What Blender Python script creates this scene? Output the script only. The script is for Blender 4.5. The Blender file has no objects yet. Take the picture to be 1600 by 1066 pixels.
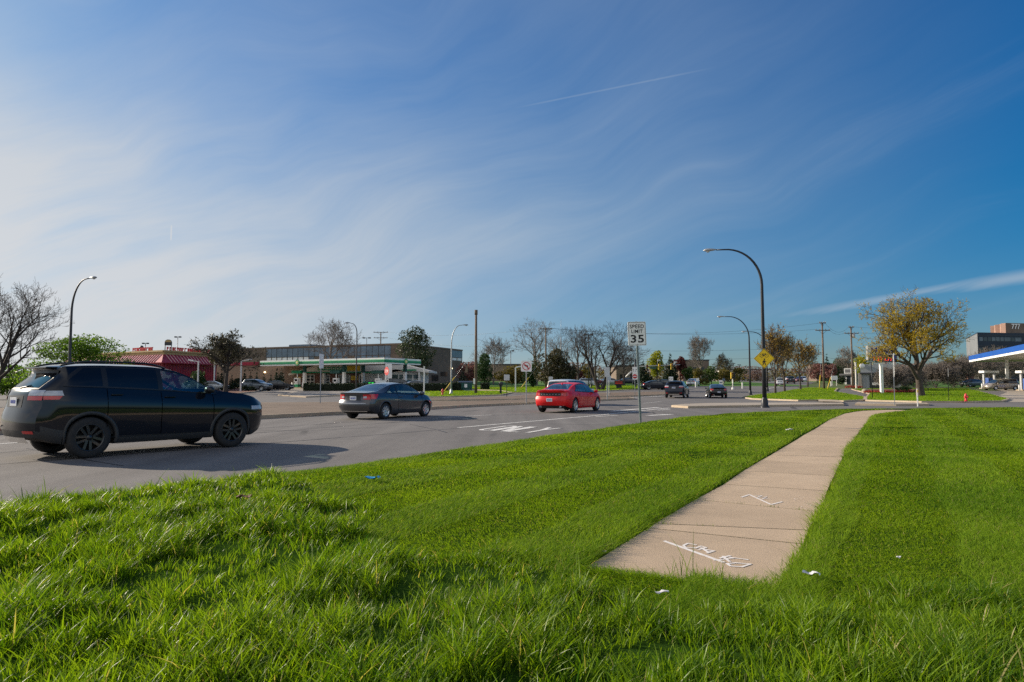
import bpy, bmesh, math, random
import numpy as np
from mathutils import Vector, Matrix

SC = bpy.context.scene
COL = SC.collection
PI = math.pi
rng = np.random.default_rng(7)
random.seed(7)

# ------------------------------------------------------------------ camera
FPX, CX, CY, HOR = 1067.0, 800.0, 533.0, 603.0     # photo pixels: focal length, centre, eye-level row
PITCH = math.atan((HOR - CY) / FPX)
EYE = 1.3
cam_d = bpy.data.cameras.new("camera")
cam = bpy.data.objects.new("camera", cam_d)
COL.objects.link(cam)
cam.location = (0, 0, EYE)
cam.rotation_euler = (PI / 2 + PITCH, 0, 0)
cam_d.sensor_width = 36.0
cam_d.lens = 36.0 * FPX / 1600.0
cam_d.clip_start = 0.05
cam_d.clip_end = 6000
SC.camera = cam

# ------------------------------------------------------------------ view, sun, sky
SC.view_settings.view_transform = 'Standard'
SC.view_settings.look = 'None'
SC.view_settings.exposure = 0.85
SC.view_settings.gamma = 1.0
SC.cycles.use_denoising = False
SUN_EL, SUN_AZ = math.radians(22), math.radians(-66)   # azimuth from +Y towards +X
sun_d = bpy.data.lights.new("sun", 'SUN')
sun_d.energy = 4.0
sun_d.angle = math.radians(0.5)
sun_d.color = (1.0, 0.865, 0.69)
sun = bpy.data.objects.new("sun", sun_d)
COL.objects.link(sun)
to_sun = Vector((math.sin(SUN_AZ) * math.cos(SUN_EL), math.cos(SUN_AZ) * math.cos(SUN_EL), math.sin(SUN_EL)))
sun.rotation_euler = (-to_sun).to_track_quat('-Z', 'Y').to_euler()
sun.location = to_sun * 50

world = bpy.data.worlds.new("World")
SC.world = world
world.use_nodes = True


class NT:
    """tiny helper to write node trees in one line per node"""
    def __init__(self, tree):
        self.t = tree
        self.t.nodes.clear()

    def n(self, typ, ins=None, **props):
        nd = self.t.nodes.new(typ)
        for k, v in props.items():
            setattr(nd, k, v)
        for k, v in (ins or {}).items():
            sock = nd.inputs[k]
            if isinstance(v, bpy.types.NodeSocket):
                self.t.links.new(v, sock)
            else:
                sock.default_value = v
        return nd

    def m(self, op, a, b=0.0, c=None, clamp=False):
        d = {0: a, 1: b}
        if c is not None:
            d[2] = c
        return self.n('ShaderNodeMath', d, operation=op, use_clamp=clamp).outputs[0]

    def ramp(self, fac, stops, interp='LINEAR'):
        r = self.n('ShaderNodeValToRGB', {0: fac})
        cr = r.color_ramp
        cr.interpolation = interp
        while len(cr.elements) > 1:
            cr.elements.remove(cr.elements[-1])
        cr.elements[0].position = stops[0][0]
        cr.elements[0].color = (*stops[0][1], 1) if len(stops[0][1]) == 3 else stops[0][1]
        for p, c in stops[1:]:
            e = cr.elements.new(p)
            e.color = (*c, 1) if len(c) == 3 else c
        return r.outputs[0]

    def mix(self, fac, a, b, blend='MIX'):
        nd = self.t.nodes.new('ShaderNodeMix')
        nd.data_type = 'RGBA'
        nd.blend_type = blend
        for s, v in ((nd.inputs[0], fac), (nd.inputs[6], a), (nd.inputs[7], b)):
            if isinstance(v, bpy.types.NodeSocket):
                self.t.links.new(v, s)
            else:
                s.default_value = v if not isinstance(v, tuple) or len(v) == 4 else (*v, 1)
        return nd.outputs[2]

    def smooth(self, x, lo, hi):
        return self.n('ShaderNodeMapRange', {0: x, 1: lo, 2: hi, 3: 0.0, 4: 1.0}, interpolation_type='SMOOTHSTEP', clamp=True).outputs[0]


def build_sky():
    k = NT(world.node_tree)
    out = k.n('ShaderNodeOutputWorld')
    sky = k.n('ShaderNodeTexSky', sky_type='NISHITA', sun_disc=False, sun_elevation=SUN_EL, sun_rotation=SUN_AZ,
              air_density=1.0, dust_density=0.5, ozone_density=2.5, altitude=200)
    tc = k.n('ShaderNodeTexCoord')
    D = tc.outputs['Generated']
    x, y, z = k.n('ShaderNodeSeparateXYZ', {0: D}).outputs
    dot = lambda v: k.n('ShaderNodeVectorMath', {0: D, 1: v}, operation='DOT_PRODUCT').outputs['Value']
    hs = k.n('ShaderNodeHueSaturation', {'Saturation': 1.35, 'Value': 1.0, 'Color': sky.outputs[0]})
    deep = k.m('MULTIPLY_ADD', k.smooth(z, 0.02, 0.5), 0.20, 0.56)          # clear air is deeper blue low down, away from the sun
    tint = k.mix(1.0, hs.outputs[0], k.mix(1.0, k.mix(k.smooth(z, 0.0, 0.26), (0.56, 0.76, 1.06, 1), (0.13, 0.79, 1.02, 1)), k.n('ShaderNodeCombineXYZ', {0: deep, 1: deep, 2: deep}).outputs[0], 'MULTIPLY'), 'MULTIPLY')
    # thin cirrus: veils plus fine streaks that rise from lower left to upper right, bending flatter to the right
    warp = k.n('ShaderNodeTexNoise', {'Vector': D, 'Scale': 1.6, 'Detail': 3.0})
    wv = k.m('MULTIPLY', k.m('SUBTRACT', warp.outputs[0], 0.5), 0.34)
    pa = dot((0.80, 0.10, 0.52))
    q = k.m('ADD', k.m('ADD', dot((-0.50, 0.25, 0.83)), wv), k.m('MULTIPLY', k.m('MULTIPLY', pa, pa), 0.32))
    ns = lambda a, b, c, det, ro: k.n('ShaderNodeTexNoise', {'Vector': k.n('ShaderNodeCombineXYZ', {0: k.m('MULTIPLY', q, a), 1: k.m('MULTIPLY', pa, b), 2: k.m('ADD', c, k.m('MULTIPLY', y, b * 0.5))}).outputs[0],
                                                            'Scale': 1.0, 'Detail': det, 'Roughness': ro}).outputs[0]
    n1, n2, n3 = ns(5.5, 0.9, 3.7, 7.0, 0.55), ns(17.0, 2.0, 9.1, 6.0, 0.62), ns(2.4, 1.3, 1.3, 5.0, 0.55)
    side = k.smooth(dot((-0.87, 0.5, 0.0)), -0.24, 1.0)                    # thin cloud thickens towards the sun
    sd = dot((-0.87, 0.5, 0.0))
    hi = k.smooth(z, 0.12, 0.52)
    flat = k.m('MULTIPLY', k.smooth(sd, -0.30, 0.45), 0.27)                 # higher up the veil is even and thinner
    near = k.m('SUBTRACT', 1.0, k.m('MULTIPLY', k.m('MULTIPLY', k.m('SUBTRACT', 1.0, k.smooth(z, 0.03, 0.24)), k.m('SUBTRACT', 1.0, k.smooth(sd, 0.45, 0.88))), 0.36))
    side = k.m('MULTIPLY', k.m('ADD', k.m('MULTIPLY', side, k.m('SUBTRACT', 1.0, hi)), k.m('MULTIPLY', flat, hi)), near)
    tex = k.m('ADD', k.m('ADD', k.m('MULTIPLY', n1, 1.25), k.m('MULTIPLY', n2, 0.95)), k.m('MULTIPLY_ADD', n3, 1.05, -0.62))
    mask = k.m('MULTIPLY', side, tex)
    behind = k.smooth(y, -0.05, -0.6)  # unseen cloud behind the camera, added as fill for the shaded sides
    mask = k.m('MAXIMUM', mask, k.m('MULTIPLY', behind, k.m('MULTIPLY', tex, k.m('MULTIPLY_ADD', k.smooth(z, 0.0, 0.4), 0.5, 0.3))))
    streak = k.m('MULTIPLY', k.smooth(k.m('ADD', k.m('MULTIPLY', n1, 0.62), k.m('MULTIPLY', n2, 0.45)), 0.54, 0.80), k.m('SUBTRACT', 0.25, k.m('MULTIPLY', k.smooth(z, 0.05, 0.5), 0.14)))
    mask = k.m('ADD', mask, k.m('MULTIPLY', streak, k.m('SUBTRACT', 1.0, mask)), clamp=True)
    band = k.m('ABSOLUTE', k.m('SUBTRACT', k.m('ADD', z, k.m('MULTIPLY', k.m('SUBTRACT', n2, 0.5), 0.022)), k.m('MULTIPLY_ADD', x, 0.147, 0.041)))
    bank = k.m('MULTIPLY', k.m('SUBTRACT', 1.0, k.smooth(band, 0.0, 0.010)), k.smooth(x, 0.26, 0.5))
    bank = k.m('MULTIPLY', bank, k.smooth(n2, 0.22, 0.62))
    mask = k.m('MAXIMUM', mask, k.m('MULTIPLY', bank, 0.58))
    # two thin vapour trails

    def trail(p, q, width, wt):
        a, b = Vector(p).normalized(), Vector(q).normalized()
        nrm = a.cross(b).normalized()
        mid = (a + b).normalized()
        d = k.m('ABSOLUTE', k.n('ShaderNodeVectorMath', {0: tc.outputs['Generated'], 1: nrm}, operation='DOT_PRODUCT').outputs['Value'])
        c = k.n('ShaderNodeVectorMath', {0: tc.outputs['Generated'], 1: mid}, operation='DOT_PRODUCT').outputs['Value']
        e = math.cos(a.angle(b) / 2)
        return k.m('MULTIPLY', k.m('MULTIPLY', k.m('SUBTRACT', 1.0, k.smooth(d, width * 0.3, width)), k.smooth(c, e, 1 - (1 - e) * 0.15)), wt)
    mask = k.m('ADD', mask, trail(ray(790, 172), ray(1125, 104), 0.0016, 0.13))
    mask = k.m('ADD', mask, trail(ray(268, 350), ray(267, 378), 0.0013, 0.25))
    mask = k.m('MINIMUM', mask, 0.94)
    warm = k.mix(k.m('MULTIPLY', k.smooth(dot((-0.87, 0.5, 0.0)), 0.35, 1.0), k.m('SUBTRACT', 1.0, k.m('MULTIPLY', hi, 0.45))), (0.235, 0.282, 0.335, 1), (0.385, 0.388, 0.395, 1))
    warm = k.mix(behind, warm, (0.53, 0.52, 0.505, 1))  # the added fill cloud is made brighter than the visible ones
    bg1 = k.n('ShaderNodeBackground', {0: tint, 1: 0.085})
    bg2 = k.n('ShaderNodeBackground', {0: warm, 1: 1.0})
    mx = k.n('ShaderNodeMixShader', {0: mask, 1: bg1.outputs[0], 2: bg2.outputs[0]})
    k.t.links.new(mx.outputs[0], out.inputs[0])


# ------------------------------------------------------------------ photo pixels <-> places
_cp, _sp = math.cos(PITCH), math.sin(PITCH)


def ray(px, py):
    rx, ry = (px - CX) / FPX, (CY - py) / FPX
    return (rx, _cp - _sp * ry, _sp + _cp * ry)


build_sky()
BRK = (72.0, 200.0)      # the land is level, then climbs gently, then levels out


def zg(y):
    return 0.0 if y < BRK[0] else min(y - BRK[0], BRK[1] - BRK[0]) * 0.0203


def G(px, py, zo=0.0):
    """the point of the land seen at this pixel"""
    d = ray(px, py)
    lo, hi = 1.0, 420.0
    f = lambda Y: EYE + Y * d[2] / d[1] - zg(Y) - zo
    Y = lo
    while Y < hi and f(Y) > 0:
        Y += 1.0
    a, b = Y - 1.0, Y
    for _ in range(30):
        c = (a + b) / 2
        if f(c) > 0:
            a = c
        else:
            b = c
    return (a * d[0] / d[1], a, zg(a) + zo)


def AX(px, Y):
    d = ray(px, HOR)
    return Y * d[0] / d[1]


def A(px, Y, zo=0.0):
    return (AX(px, Y), Y, zg(Y) + zo)


def HZ(py, Y):
    d = ray(CX, py)
    return EYE + Y * d[2] / d[1]


def HG(py, Y):            # height above the land
    return HZ(py, Y) - zg(Y)


# ------------------------------------------------------------------ objects
def tag(o, label=None, cat=None, group=None, kind=None):
    if label: o['label'] = label
    if cat: o['category'] = cat
    if group: o['group'] = group
    if kind: o['kind'] = kind
    return o


def thing(name, label, cat, loc=(0, 0, 0), rz=0.0, group=None):
    o = bpy.data.objects.new(name, None)
    o.empty_display_size = 0.2
    COL.objects.link(o)
    o.location = loc
    o.rotation_euler = (0, 0, rz)
    return tag(o, label, cat, group)


def link(name, me, parent=None, loc=None):
    o = bpy.data.objects.new(name, me)
    COL.objects.link(o)
    if parent is not None:
        o.parent = parent
    if loc is not None:
        o.location = loc
    return o


def copy_tree(o, parent=None):
    c = o.copy()
    COL.objects.link(c)
    if parent is not None:
        c.parent = parent
        c.matrix_parent_inverse = o.matrix_parent_inverse.copy()
    for ch in list(o.children):
        copy_tree(ch, c)
    return c


def np_mesh(name, V, quads=None, tris=None, mats=(), mq=None, mt=None, smooth=False):
    me = bpy.data.meshes.new(name)
    V = np.asarray(V, dtype=np.float32)
    nq = 0 if quads is None else len(quads)
    nt = 0 if tris is None else len(tris)
    me.vertices.add(len(V))
    me.vertices.foreach_set('co', V.ravel())
    loops = []
    if nq: loops.append(np.asarray(quads, dtype=np.int32).ravel())
    if nt: loops.append(np.asarray(tris, dtype=np.int32).ravel())
    L = np.concatenate(loops)
    me.loops.add(len(L))
    me.loops.foreach_set('vertex_index', L)
    starts = np.concatenate([np.arange(nq) * 4, nq * 4 + np.arange(nt) * 3]).astype(np.int32)
    me.polygons.add(nq + nt)
    me.polygons.foreach_set('loop_start', starts)
    mi = np.zeros(nq + nt, dtype=np.int32)
    if mq is not None and nq: mi[:nq] = mq
    if mt is not None and nt: mi[nq:] = mt
    me.polygons.foreach_set('material_index', mi)
    me.polygons.foreach_set('use_smooth', np.full(nq + nt, smooth))
    for m in mats:
        me.materials.append(m)
    me.update(calc_edges=True)
    return me


class MB:
    """collects simple shapes; build() links them as one mesh object"""
    def __init__(self):
        self.v, self.f, self.m, self.s = [], [], [], []
        self.mats = []

    def mi(self, mat):
        if mat not in self.mats:
            self.mats.append(mat)
        return self.mats.index(mat)

    def add(self, vs, fs, mat, smooth=False):
        b = len(self.v)
        self.v += [tuple(p) for p in vs]
        k = self.mi(mat)
        for f in fs:
            self.f.append([b + i for i in f])
            self.m.append(k)
            self.s.append(smooth)
        return self

    def box(self, c, size, mat, rz=0.0, rx=0.0, ry=0.0, bev=0.0):
        sx, sy, sz = size[0] / 2, size[1] / 2, size[2] / 2
        if bev > 0:
            bm = bmesh.new()
            bmesh.ops.create_cube(bm, size=1.0)
            for q in bm.verts:
                q.co = (q.co.x * size[0], q.co.y * size[1], q.co.z * size[2])
            bmesh.ops.bevel(bm, geom=bm.edges[:], offset=bev, segments=2, affect='EDGES', profile=0.6)
            vs = [q.co.copy() for q in bm.verts]
            bm.verts.index_update()
            fs = [[q.index for q in f.verts] for f in bm.faces]
            bm.free()
        else:
            vs = [Vector((x, y, z)) for x in (-sx, sx) for y in (-sy, sy) for z in (-sz, sz)]
            fs = [(0, 1, 3, 2), (4, 6, 7, 5), (0, 4, 5, 1), (2, 3, 7, 6), (0, 2, 6, 4), (1, 5, 7, 3)]
        R = Matrix.Rotation(rz, 3, 'Z') @ Matrix.Rotation(ry, 3, 'Y') @ Matrix.Rotation(rx, 3, 'X')
        c = Vector(c)
        return self.add([R @ q + c for q in vs], fs, mat)

    def tube(self, pts, radii, mat, sides=10, caps=True, smooth=True):
        pts = [Vector(p) for p in pts]
        n = len(pts)
        if not hasattr(radii, '__len__'):
            radii = [radii] * n
        vs = []
        u = None
        for i, p in enumerate(pts):
            t = (pts[min(i + 1, n - 1)] - pts[max(i - 1, 0)]).normalized()
            if u is None:
                a = Vector((0, 0, 1)) if abs(t.z) < 0.9 else Vector((1, 0, 0))
                u = t.cross(a).normalized()
            else:
                u = (u - t * u.dot(t)).normalized()
            w = t.cross(u)
            for k in range(sides):
                an = 2 * PI * k / sides
                vs.append(p + (u * math.cos(an) + w * math.sin(an)) * radii[i])
        fs = []
        for i in range(n - 1):
            for k in range(sides):
                k2 = (k + 1) % sides
                fs.append((i * sides + k, i * sides + k2, (i + 1) * sides + k2, (i + 1) * sides + k))
        self.add(vs, fs, mat, smooth)
        if caps:
            b = len(self.v) - len(vs)
            km = self.mi(mat)
            self.f += [[b + k for k in reversed(range(sides))], [b + (n - 1) * sides + k for k in range(sides)]]
            self.m += [km, km]
            self.s += [False, False]
        return self

    def lathe(self, prof, c, mat, sides=20, axis='Z', smooth=True):
        """prof: (radius, height) pairs"""
        vs, fs = [], []
        for r, h in prof:
            for k in range(sides):
                a = 2 * PI * k / sides
                x, y = r * math.cos(a), r * math.sin(a)
                vs.append({'Z': (x, y, h), 'Y': (x, h, y), 'X': (h, x, y)}[axis])
        n = len(prof)
        for i in range(n - 1):
            for k in range(sides):
                k2 = (k + 1) % sides
                q = (i * sides + k, i * sides + k2, (i + 1) * sides + k2, (i + 1) * sides + k)
                fs.append(q if axis != 'Y' else q[::-1])
        vs = [(p[0] + c[0], p[1] + c[1], p[2] + c[2]) for p in vs]
        return self.add(vs, fs, mat, smooth)

    def prism(self, poly, z0, z1, mat, topmat=None):
        n = len(poly)
        vs = [(p[0], p[1], z0) for p in poly] + [(p[0], p[1], z1) for p in poly]
        self.add(vs, [(i, (i + 1) % n, n + (i + 1) % n, n + i) for i in range(n)], mat)
        b = len(self.v) - len(vs)
        self.f += [list(range(b + n, b + 2 * n)), list(range(b + n - 1, b - 1, -1))]
        self.m += [self.mi(topmat or mat), self.mi(mat)]
        self.s += [False, False]
        return self

    def plate(self, poly, y0, y1, mat):
        """outline in the x-z plane given thickness along y"""
        n = len(poly)
        vs = [(p[0], y0, p[1]) for p in poly] + [(p[0], y1, p[1]) for p in poly]
        fs = [(i, n + i, n + (i + 1) % n, (i + 1) % n) for i in range(n)]
        fs += [list(range(n)), list(range(2 * n - 1, n - 1, -1))]
        return self.add(vs, fs, mat)

    def mesh(self, name, fix=True):
        me = bpy.data.meshes.new(name)
        me.from_pydata(self.v, [], self.f)
        for m in self.mats:
            me.materials.append(m)
        me.polygons.foreach_set('material_index', self.m)
        me.polygons.foreach_set('use_smooth', self.s)
        if fix:
            bm = bmesh.new()
            bm.from_mesh(me)
            bmesh.ops.recalc_face_normals(bm, faces=bm.faces[:])
            bm.to_mesh(me)
            bm.free()
        me.update()
        return me

    def build(self, name, parent=None, loc=None, fix=True):
        return link(name, self.mesh(name, fix), parent, loc)


def text_mesh(s, size, mat, depth=0.004, bold=0.0, align='CENTER', xs=1.0, spacing=1.0, fit=None):
    """lettering as a mesh standing in the x-z plane, read from -y"""
    cu = bpy.data.curves.new('lettering', 'FONT')
    cu.body = s
    cu.size = size
    cu.extrude = depth
    cu.offset = bold
    cu.align_x = align
    cu.align_y = 'CENTER'
    cu.space_character = spacing
    cu.resolution_u = 3
    o = bpy.data.objects.new('lettering', cu)
    me = bpy.data.meshes.new_from_object(o)
    bpy.data.objects.remove(o)
    bpy.data.curves.remove(cu)
    me.transform(Matrix.Rotation(PI / 2, 4, 'X') @ Matrix.Diagonal((xs, 1, 1, 1)))
    if fit:
        c = np.array([v.co[:] for v in me.vertices])
        lo_, hi_ = c.min(0), c.max(0)
        me.transform(Matrix.Diagonal((fit[0] / (hi_[0] - lo_[0]), 1, fit[1] / (hi_[2] - lo_[2]), 1)) @ Matrix.Translation((-(lo_[0] + hi_[0]) / 2, 0, -(lo_[2] + hi_[2]) / 2)))
    me.materials.clear()
    me.materials.append(mat)
    me.update()
    return me


# ------------------------------------------------------------------ value noise for scattering
def vnoise(x, y, scale, seed):
    g = np.random.default_rng(seed).random((256, 256))
    X, Y = np.asarray(x) / scale + 1000, np.asarray(y) / scale + 1000
    xi, yi = np.floor(X).astype(int), np.floor(Y).astype(int)
    fx, fy = X - xi, Y - yi
    fx, fy = fx * fx * (3 - 2 * fx), fy * fy * (3 - 2 * fy)
    q = lambda a, b: g[a % 256, b % 256]
    return (q(xi, yi) * (1 - fx) + q(xi + 1, yi) * fx) * (1 - fy) + (q(xi, yi + 1) * (1 - fx) + q(xi + 1, yi + 1) * fx) * fy


# ------------------------------------------------------------------ materials
def pm(name, col, rough=0.6, metal=0.0, var=0.12, scale=4.0, bump=0.0, bscale=None, coat=0.0, spec=0.5, detail=4.0, emit=None):
    """a painted / plain surface with procedural mottling"""
    m = bpy.data.materials.new(name)
    m.use_nodes = True
    k = NT(m.node_tree)
    out = k.n('ShaderNodeOutputMaterial')
    tc = k.n('ShaderNodeTexCoord')
    nz = k.n('ShaderNodeTexNoise', {'Vector': tc.outputs['Object'], 'Scale': scale, 'Detail': detail, 'Roughness': 0.6})
    lo = tuple(max(0.0, c * (1 - var * 1.6)) for c in col)
    hi = tuple(min(1.0, c * (1 + var * 1.6)) for c in col)
    c = k.ramp(nz.outputs[0], [(0.25, lo), (0.75, hi)])
    p = k.n('ShaderNodeBsdfPrincipled', {'Base Color': c, 'Roughness': rough, 'Metallic': metal, 'Coat Weight': coat,
                                         'Coat Roughness': 0.04, 'Specular IOR Level': spec})
    if emit:
        p.inputs['Emission Color'].default_value = (*emit[0], 1)
        p.inputs['Emission Strength'].default_value = emit[1]
    if bump:
        bz = k.n('ShaderNodeTexNoise', {'Vector': tc.outputs['Object'], 'Scale': bscale or scale * 6, 'Detail': 4.0})
        b = k.n('ShaderNodeBump', {'Strength': bump, 'Distance': 0.02, 'Height': bz.outputs[0]})
        k.t.links.new(b.outputs[0], p.inputs['Normal'])
    k.t.links.new(p.outputs[0], out.inputs[0])
    return m


def leaf_mat(name, c1, c2, trans=0.4, tcol=None, clump=0.35, cscale=0.5, rough=0.6, c3=None, spec=0.3):
    """foliage: each leaf its own tint between two colours, drifting in clumps"""
    m = bpy.data.materials.new(name)
    m.use_nodes = True
    k = NT(m.node_tree)
    out = k.n('ShaderNodeOutputMaterial')
    tc = k.n('ShaderNodeTexCoord')
    ge = k.n('ShaderNodeNewGeometry')
    nz = k.n('ShaderNodeTexNoise', {'Vector': tc.outputs['Object'], 'Scale': cscale, 'Detail': 3.0})
    f = k.m('ADD', k.m('MULTIPLY', ge.outputs['Random Per Island'], 1 - clump), k.m('MULTIPLY', k.smooth(nz.outputs[0], 0.3, 0.7), clump))
    stops = [(0.0, c1), (1.0, c2)] if c3 is None else [(0.0, c1), (0.90, c2), (0.955, c3), (1.0, c3)]
    c = k.ramp(f if c3 is None else k.m('MAXIMUM', k.m('MULTIPLY', f, 0.9), k.smooth(ge.outputs['Random Per Island'], 0.90, 0.985)), stops)
    p = k.n('ShaderNodeBsdfPrincipled', {'Base Color': c, 'Roughness': rough, 'Specular IOR Level': spec})
    if trans > 0:
        tr = k.n('ShaderNodeBsdfTranslucent', {0: k.mix(1.0, c, (*(tcol or (1.5, 1.6, 0.9)), 1), 'MULTIPLY')})
        mx = k.n('ShaderNodeMixShader', {0: trans, 1: p.outputs[0], 2: tr.outputs[0]})
        k.t.links.new(mx.outputs[0], out.inputs[0])
    else:
        k.t.links.new(p.outputs[0], out.inputs[0])
    return m


def ground_mat(name, stops, scales, bump=0.3, bscale=60.0, rough=0.9, stretch=None, crack=None, spec=0.3, brick=None, island=0.0):
    """ground surface in world metres: several noises, optional streaks along the road, optional cracks or paving"""
    m = bpy.data.materials.new(name)
    m.use_nodes = True
    k = NT(m.node_tree)
    out = k.n('ShaderNodeOutputMaterial')
    tc = k.n('ShaderNodeTexCoord')
    P = tc.outputs['Object']
    f = None
    for sc, w in scales:
        nz = k.n('ShaderNodeTexNoise', {'Vector': P, 'Scale': sc, 'Detail': 5.0, 'Roughness': 0.62})
        t = k.m('MULTIPLY', nz.outputs[0], w)
        f = t if f is None else k.m('ADD', f, t)
    if stretch:
        mp = k.n('ShaderNodeMapping', {'Vector': P, 'Rotation': (0, 0, math.radians(stretch[0])), 'Scale': (1.0, stretch[2], 1.0)})
        nz = k.n('ShaderNodeTexNoise', {'Vector': mp.outputs[0], 'Scale': stretch[1], 'Detail': 4.0})
        f = k.m('ADD', f, k.m('MULTIPLY', k.m('SUBTRACT', nz.outputs[0], 0.5), stretch[3]))
    c = k.ramp(f, stops)
    if crack:
        vo = k.n('ShaderNodeTexVoronoi', {'Vector': k.mix(0.12, P, k.n('ShaderNodeTexNoise', {'Vector': P, 'Scale': 0.6, 'Detail': 4.0}).outputs[1]), 'Scale': crack[0]},
                 feature='DISTANCE_TO_EDGE')
        e = k.m('SUBTRACT', 1.0, k.smooth(vo.outputs[0], crack[1] * 0.4, crack[1]))
        gate = k.smooth(k.n('ShaderNodeTexNoise', {'Vector': P, 'Scale': 0.13, 'Detail': 2.0}).outputs[0], 0.46, 0.6)
        c = k.mix(k.m('MULTIPLY', k.m('MULTIPLY', e, gate), crack[2]), c, (0.03, 0.03, 0.032, 1))
    if brick:
        br = k.n('ShaderNodeTexBrick', {'Vector': k.n('ShaderNodeMapping', {'Vector': P, 'Rotation': (0, 0, math.radians(brick[3]))}).outputs[0],
                                        'Color1': (1, 1, 1, 1), 'Color2': (0.72, 0.70, 0.68, 1), 'Mortar': (0.5, 0.5, 0.5, 1), 'Scale': 1.0,
                                        'Mortar Size': brick[2], 'Brick Width': brick[0], 'Row Height': brick[1]})
        c = k.mix(1.0, c, br.outputs[0], 'MULTIPLY')
    if island:
        ge = k.n('ShaderNodeNewGeometry')
        c = k.mix(1.0, c, k.ramp(ge.outputs['Random Per Island'], [(0, (1 - island,) * 3), (1, (1 + island * .6,) * 3)]), 'MULTIPLY')
    p = k.n('ShaderNodeBsdfPrincipled', {'Base Color': c, 'Roughness': rough, 'Specular IOR Level': spec})
    if bump:
        bz = k.n('ShaderNodeTexNoise', {'Vector': P, 'Scale': bscale, 'Detail': 3.0})
        b = k.n('ShaderNodeBump', {'Strength': bump, 'Distance': 0.01, 'Height': bz.outputs[0]})
        k.t.links.new(b.outputs[0], p.inputs['Normal'])
    k.t.links.new(p.outputs[0], out.inputs[0])
    return m


def brick_mat(name, c1, c2, mortar, w=0.25, h=0.085, ms=0.012, rough=0.85):
    m = bpy.data.materials.new(name)
    m.use_nodes = True
    k = NT(m.node_tree)
    out = k.n('ShaderNodeOutputMaterial')
    tc = k.n('ShaderNodeTexCoord')
    s = k.n('ShaderNodeSeparateXYZ', {0: tc.outputs['Object']})
    vec = k.n('ShaderNodeCombineXYZ', {0: k.m('ADD', s.outputs[0], s.outputs[1]), 1: s.outputs[2]})
    br = k.n('ShaderNodeTexBrick', {'Vector': vec.outputs[0], 'Color1': (*c1, 1), 'Color2': (*c2, 1), 'Mortar': (*mortar, 1), 'Scale': 1.0,
                                    'Mortar Size': ms, 'Brick Width': w, 'Row Height': h})
    nz = k.n('ShaderNodeTexNoise', {'Vector': tc.outputs['Object'], 'Scale': 0.35, 'Detail': 5.0})
    c = k.mix(1.0, br.outputs[0], k.ramp(nz.outputs[0], [(0.3, (0.75, 0.75, 0.75)), (0.7, (1.15, 1.12, 1.08))]), 'MULTIPLY')
    p = k.n('ShaderNodeBsdfPrincipled', {'Base Color': c, 'Roughness': rough, 'Specular IOR Level': 0.3})
    k.t.links.new(p.outputs[0], out.inputs[0])
    return m


M = {}
M['asphalt'] = ground_mat('asphalt', [(0.30, (0.105, 0.098, 0.095)), (0.5, (0.150, 0.140, 0.134)), (0.72, (0.205, 0.192, 0.182))],
                          [(0.12, 0.28), (1.3, 0.22), (55.0, 0.5)], bump=0.35, bscale=140, stretch=(-29, 1.5, 0.03, 0.55), crack=(0.14, 0.012, 0.8))
M['old_asphalt'] = ground_mat('old_asphalt', [(0.3, (0.10, 0.094, 0.09)), (0.7, (0.20, 0.19, 0.18))], [(0.15, 0.5), (6.0, 0.5)], bump=0.2)
M['concrete'] = ground_mat('concrete', [(0.33, (0.27, 0.205, 0.145)), (0.44, (0.42, 0.318, 0.218)), (0.54, (0.475, 0.36, 0.248)), (0.68, (0.55, 0.43, 0.305))],
                           [(0.45, 0.42), (3.0, 0.28), (70.0, 0.3)], bump=0.35, bscale=160, island=0.10)
M['kerb'] = ground_mat('kerb_concrete', [(0.3, (0.32, 0.25, 0.18)), (0.7, (0.52, 0.43, 0.32))], [(0.8, 0.6), (12.0, 0.4)], bump=0.2)
M['paver'] = ground_mat('paver', [(0.3, (0.155, 0.112, 0.082)), (0.7, (0.27, 0.205, 0.152))], [(0.35, 0.4), (4.0, 0.2), (40.0, 0.4)], bump=0.4, bscale=50,
                        brick=(0.42, 0.21, 0.014, -27))
M['lot'] = ground_mat('lot_concrete', [(0.3, (0.27, 0.23, 0.185)), (0.7, (0.44, 0.385, 0.32))], [(0.12, 0.5), (2.0, 0.3), (20.0, 0.2)], bump=0.1)
M['turf'] = ground_mat('turf', [(0.30, (0.030, 0.075, 0.008)), (0.5, (0.058, 0.145, 0.012)), (0.72, (0.115, 0.215, 0.020))],
                       [(0.16, 0.3), (1.2, 0.3), (28.0, 0.4)], bump=1.0, bscale=30)
M['soil'] = ground_mat('soil', [(0.3, (0.016, 0.040, 0.006)), (0.7, (0.036, 0.074, 0.010))], [(0.7, 0.5), (9.0, 0.5)], bump=0.5, spec=0.0, rough=1.0)
M['mulch'] = ground_mat('mulch', [(0.3, (0.10, 0.045, 0.03)), (0.7, (0.24, 0.10, 0.06))], [(2.0, 0.5), (18.0, 0.5)], bump=0.8)
M['gravel'] = ground_mat('gravel', [(0.3, (0.14, 0.125, 0.11)), (0.7, (0.34, 0.31, 0.28))], [(2.5, 0.5), (14.0, 0.5)], bump=0.8)
M['land'] = ground_mat('land', [(0.3, (0.05, 0.085, 0.018)), (0.7, (0.115, 0.13, 0.04))], [(0.02, 0.4), (0.2, 0.3), (3.0, 0.3)], bump=0.5, bscale=8)
M['paint_white'] = ground_mat('road_paint', [(0.36, (0.30, 0.29, 0.275)), (0.50, (0.66, 0.65, 0.62)), (0.7, (0.78, 0.77, 0.74))], [(3.0, 0.4), (30.0, 0.6)], bump=0.1)
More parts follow.
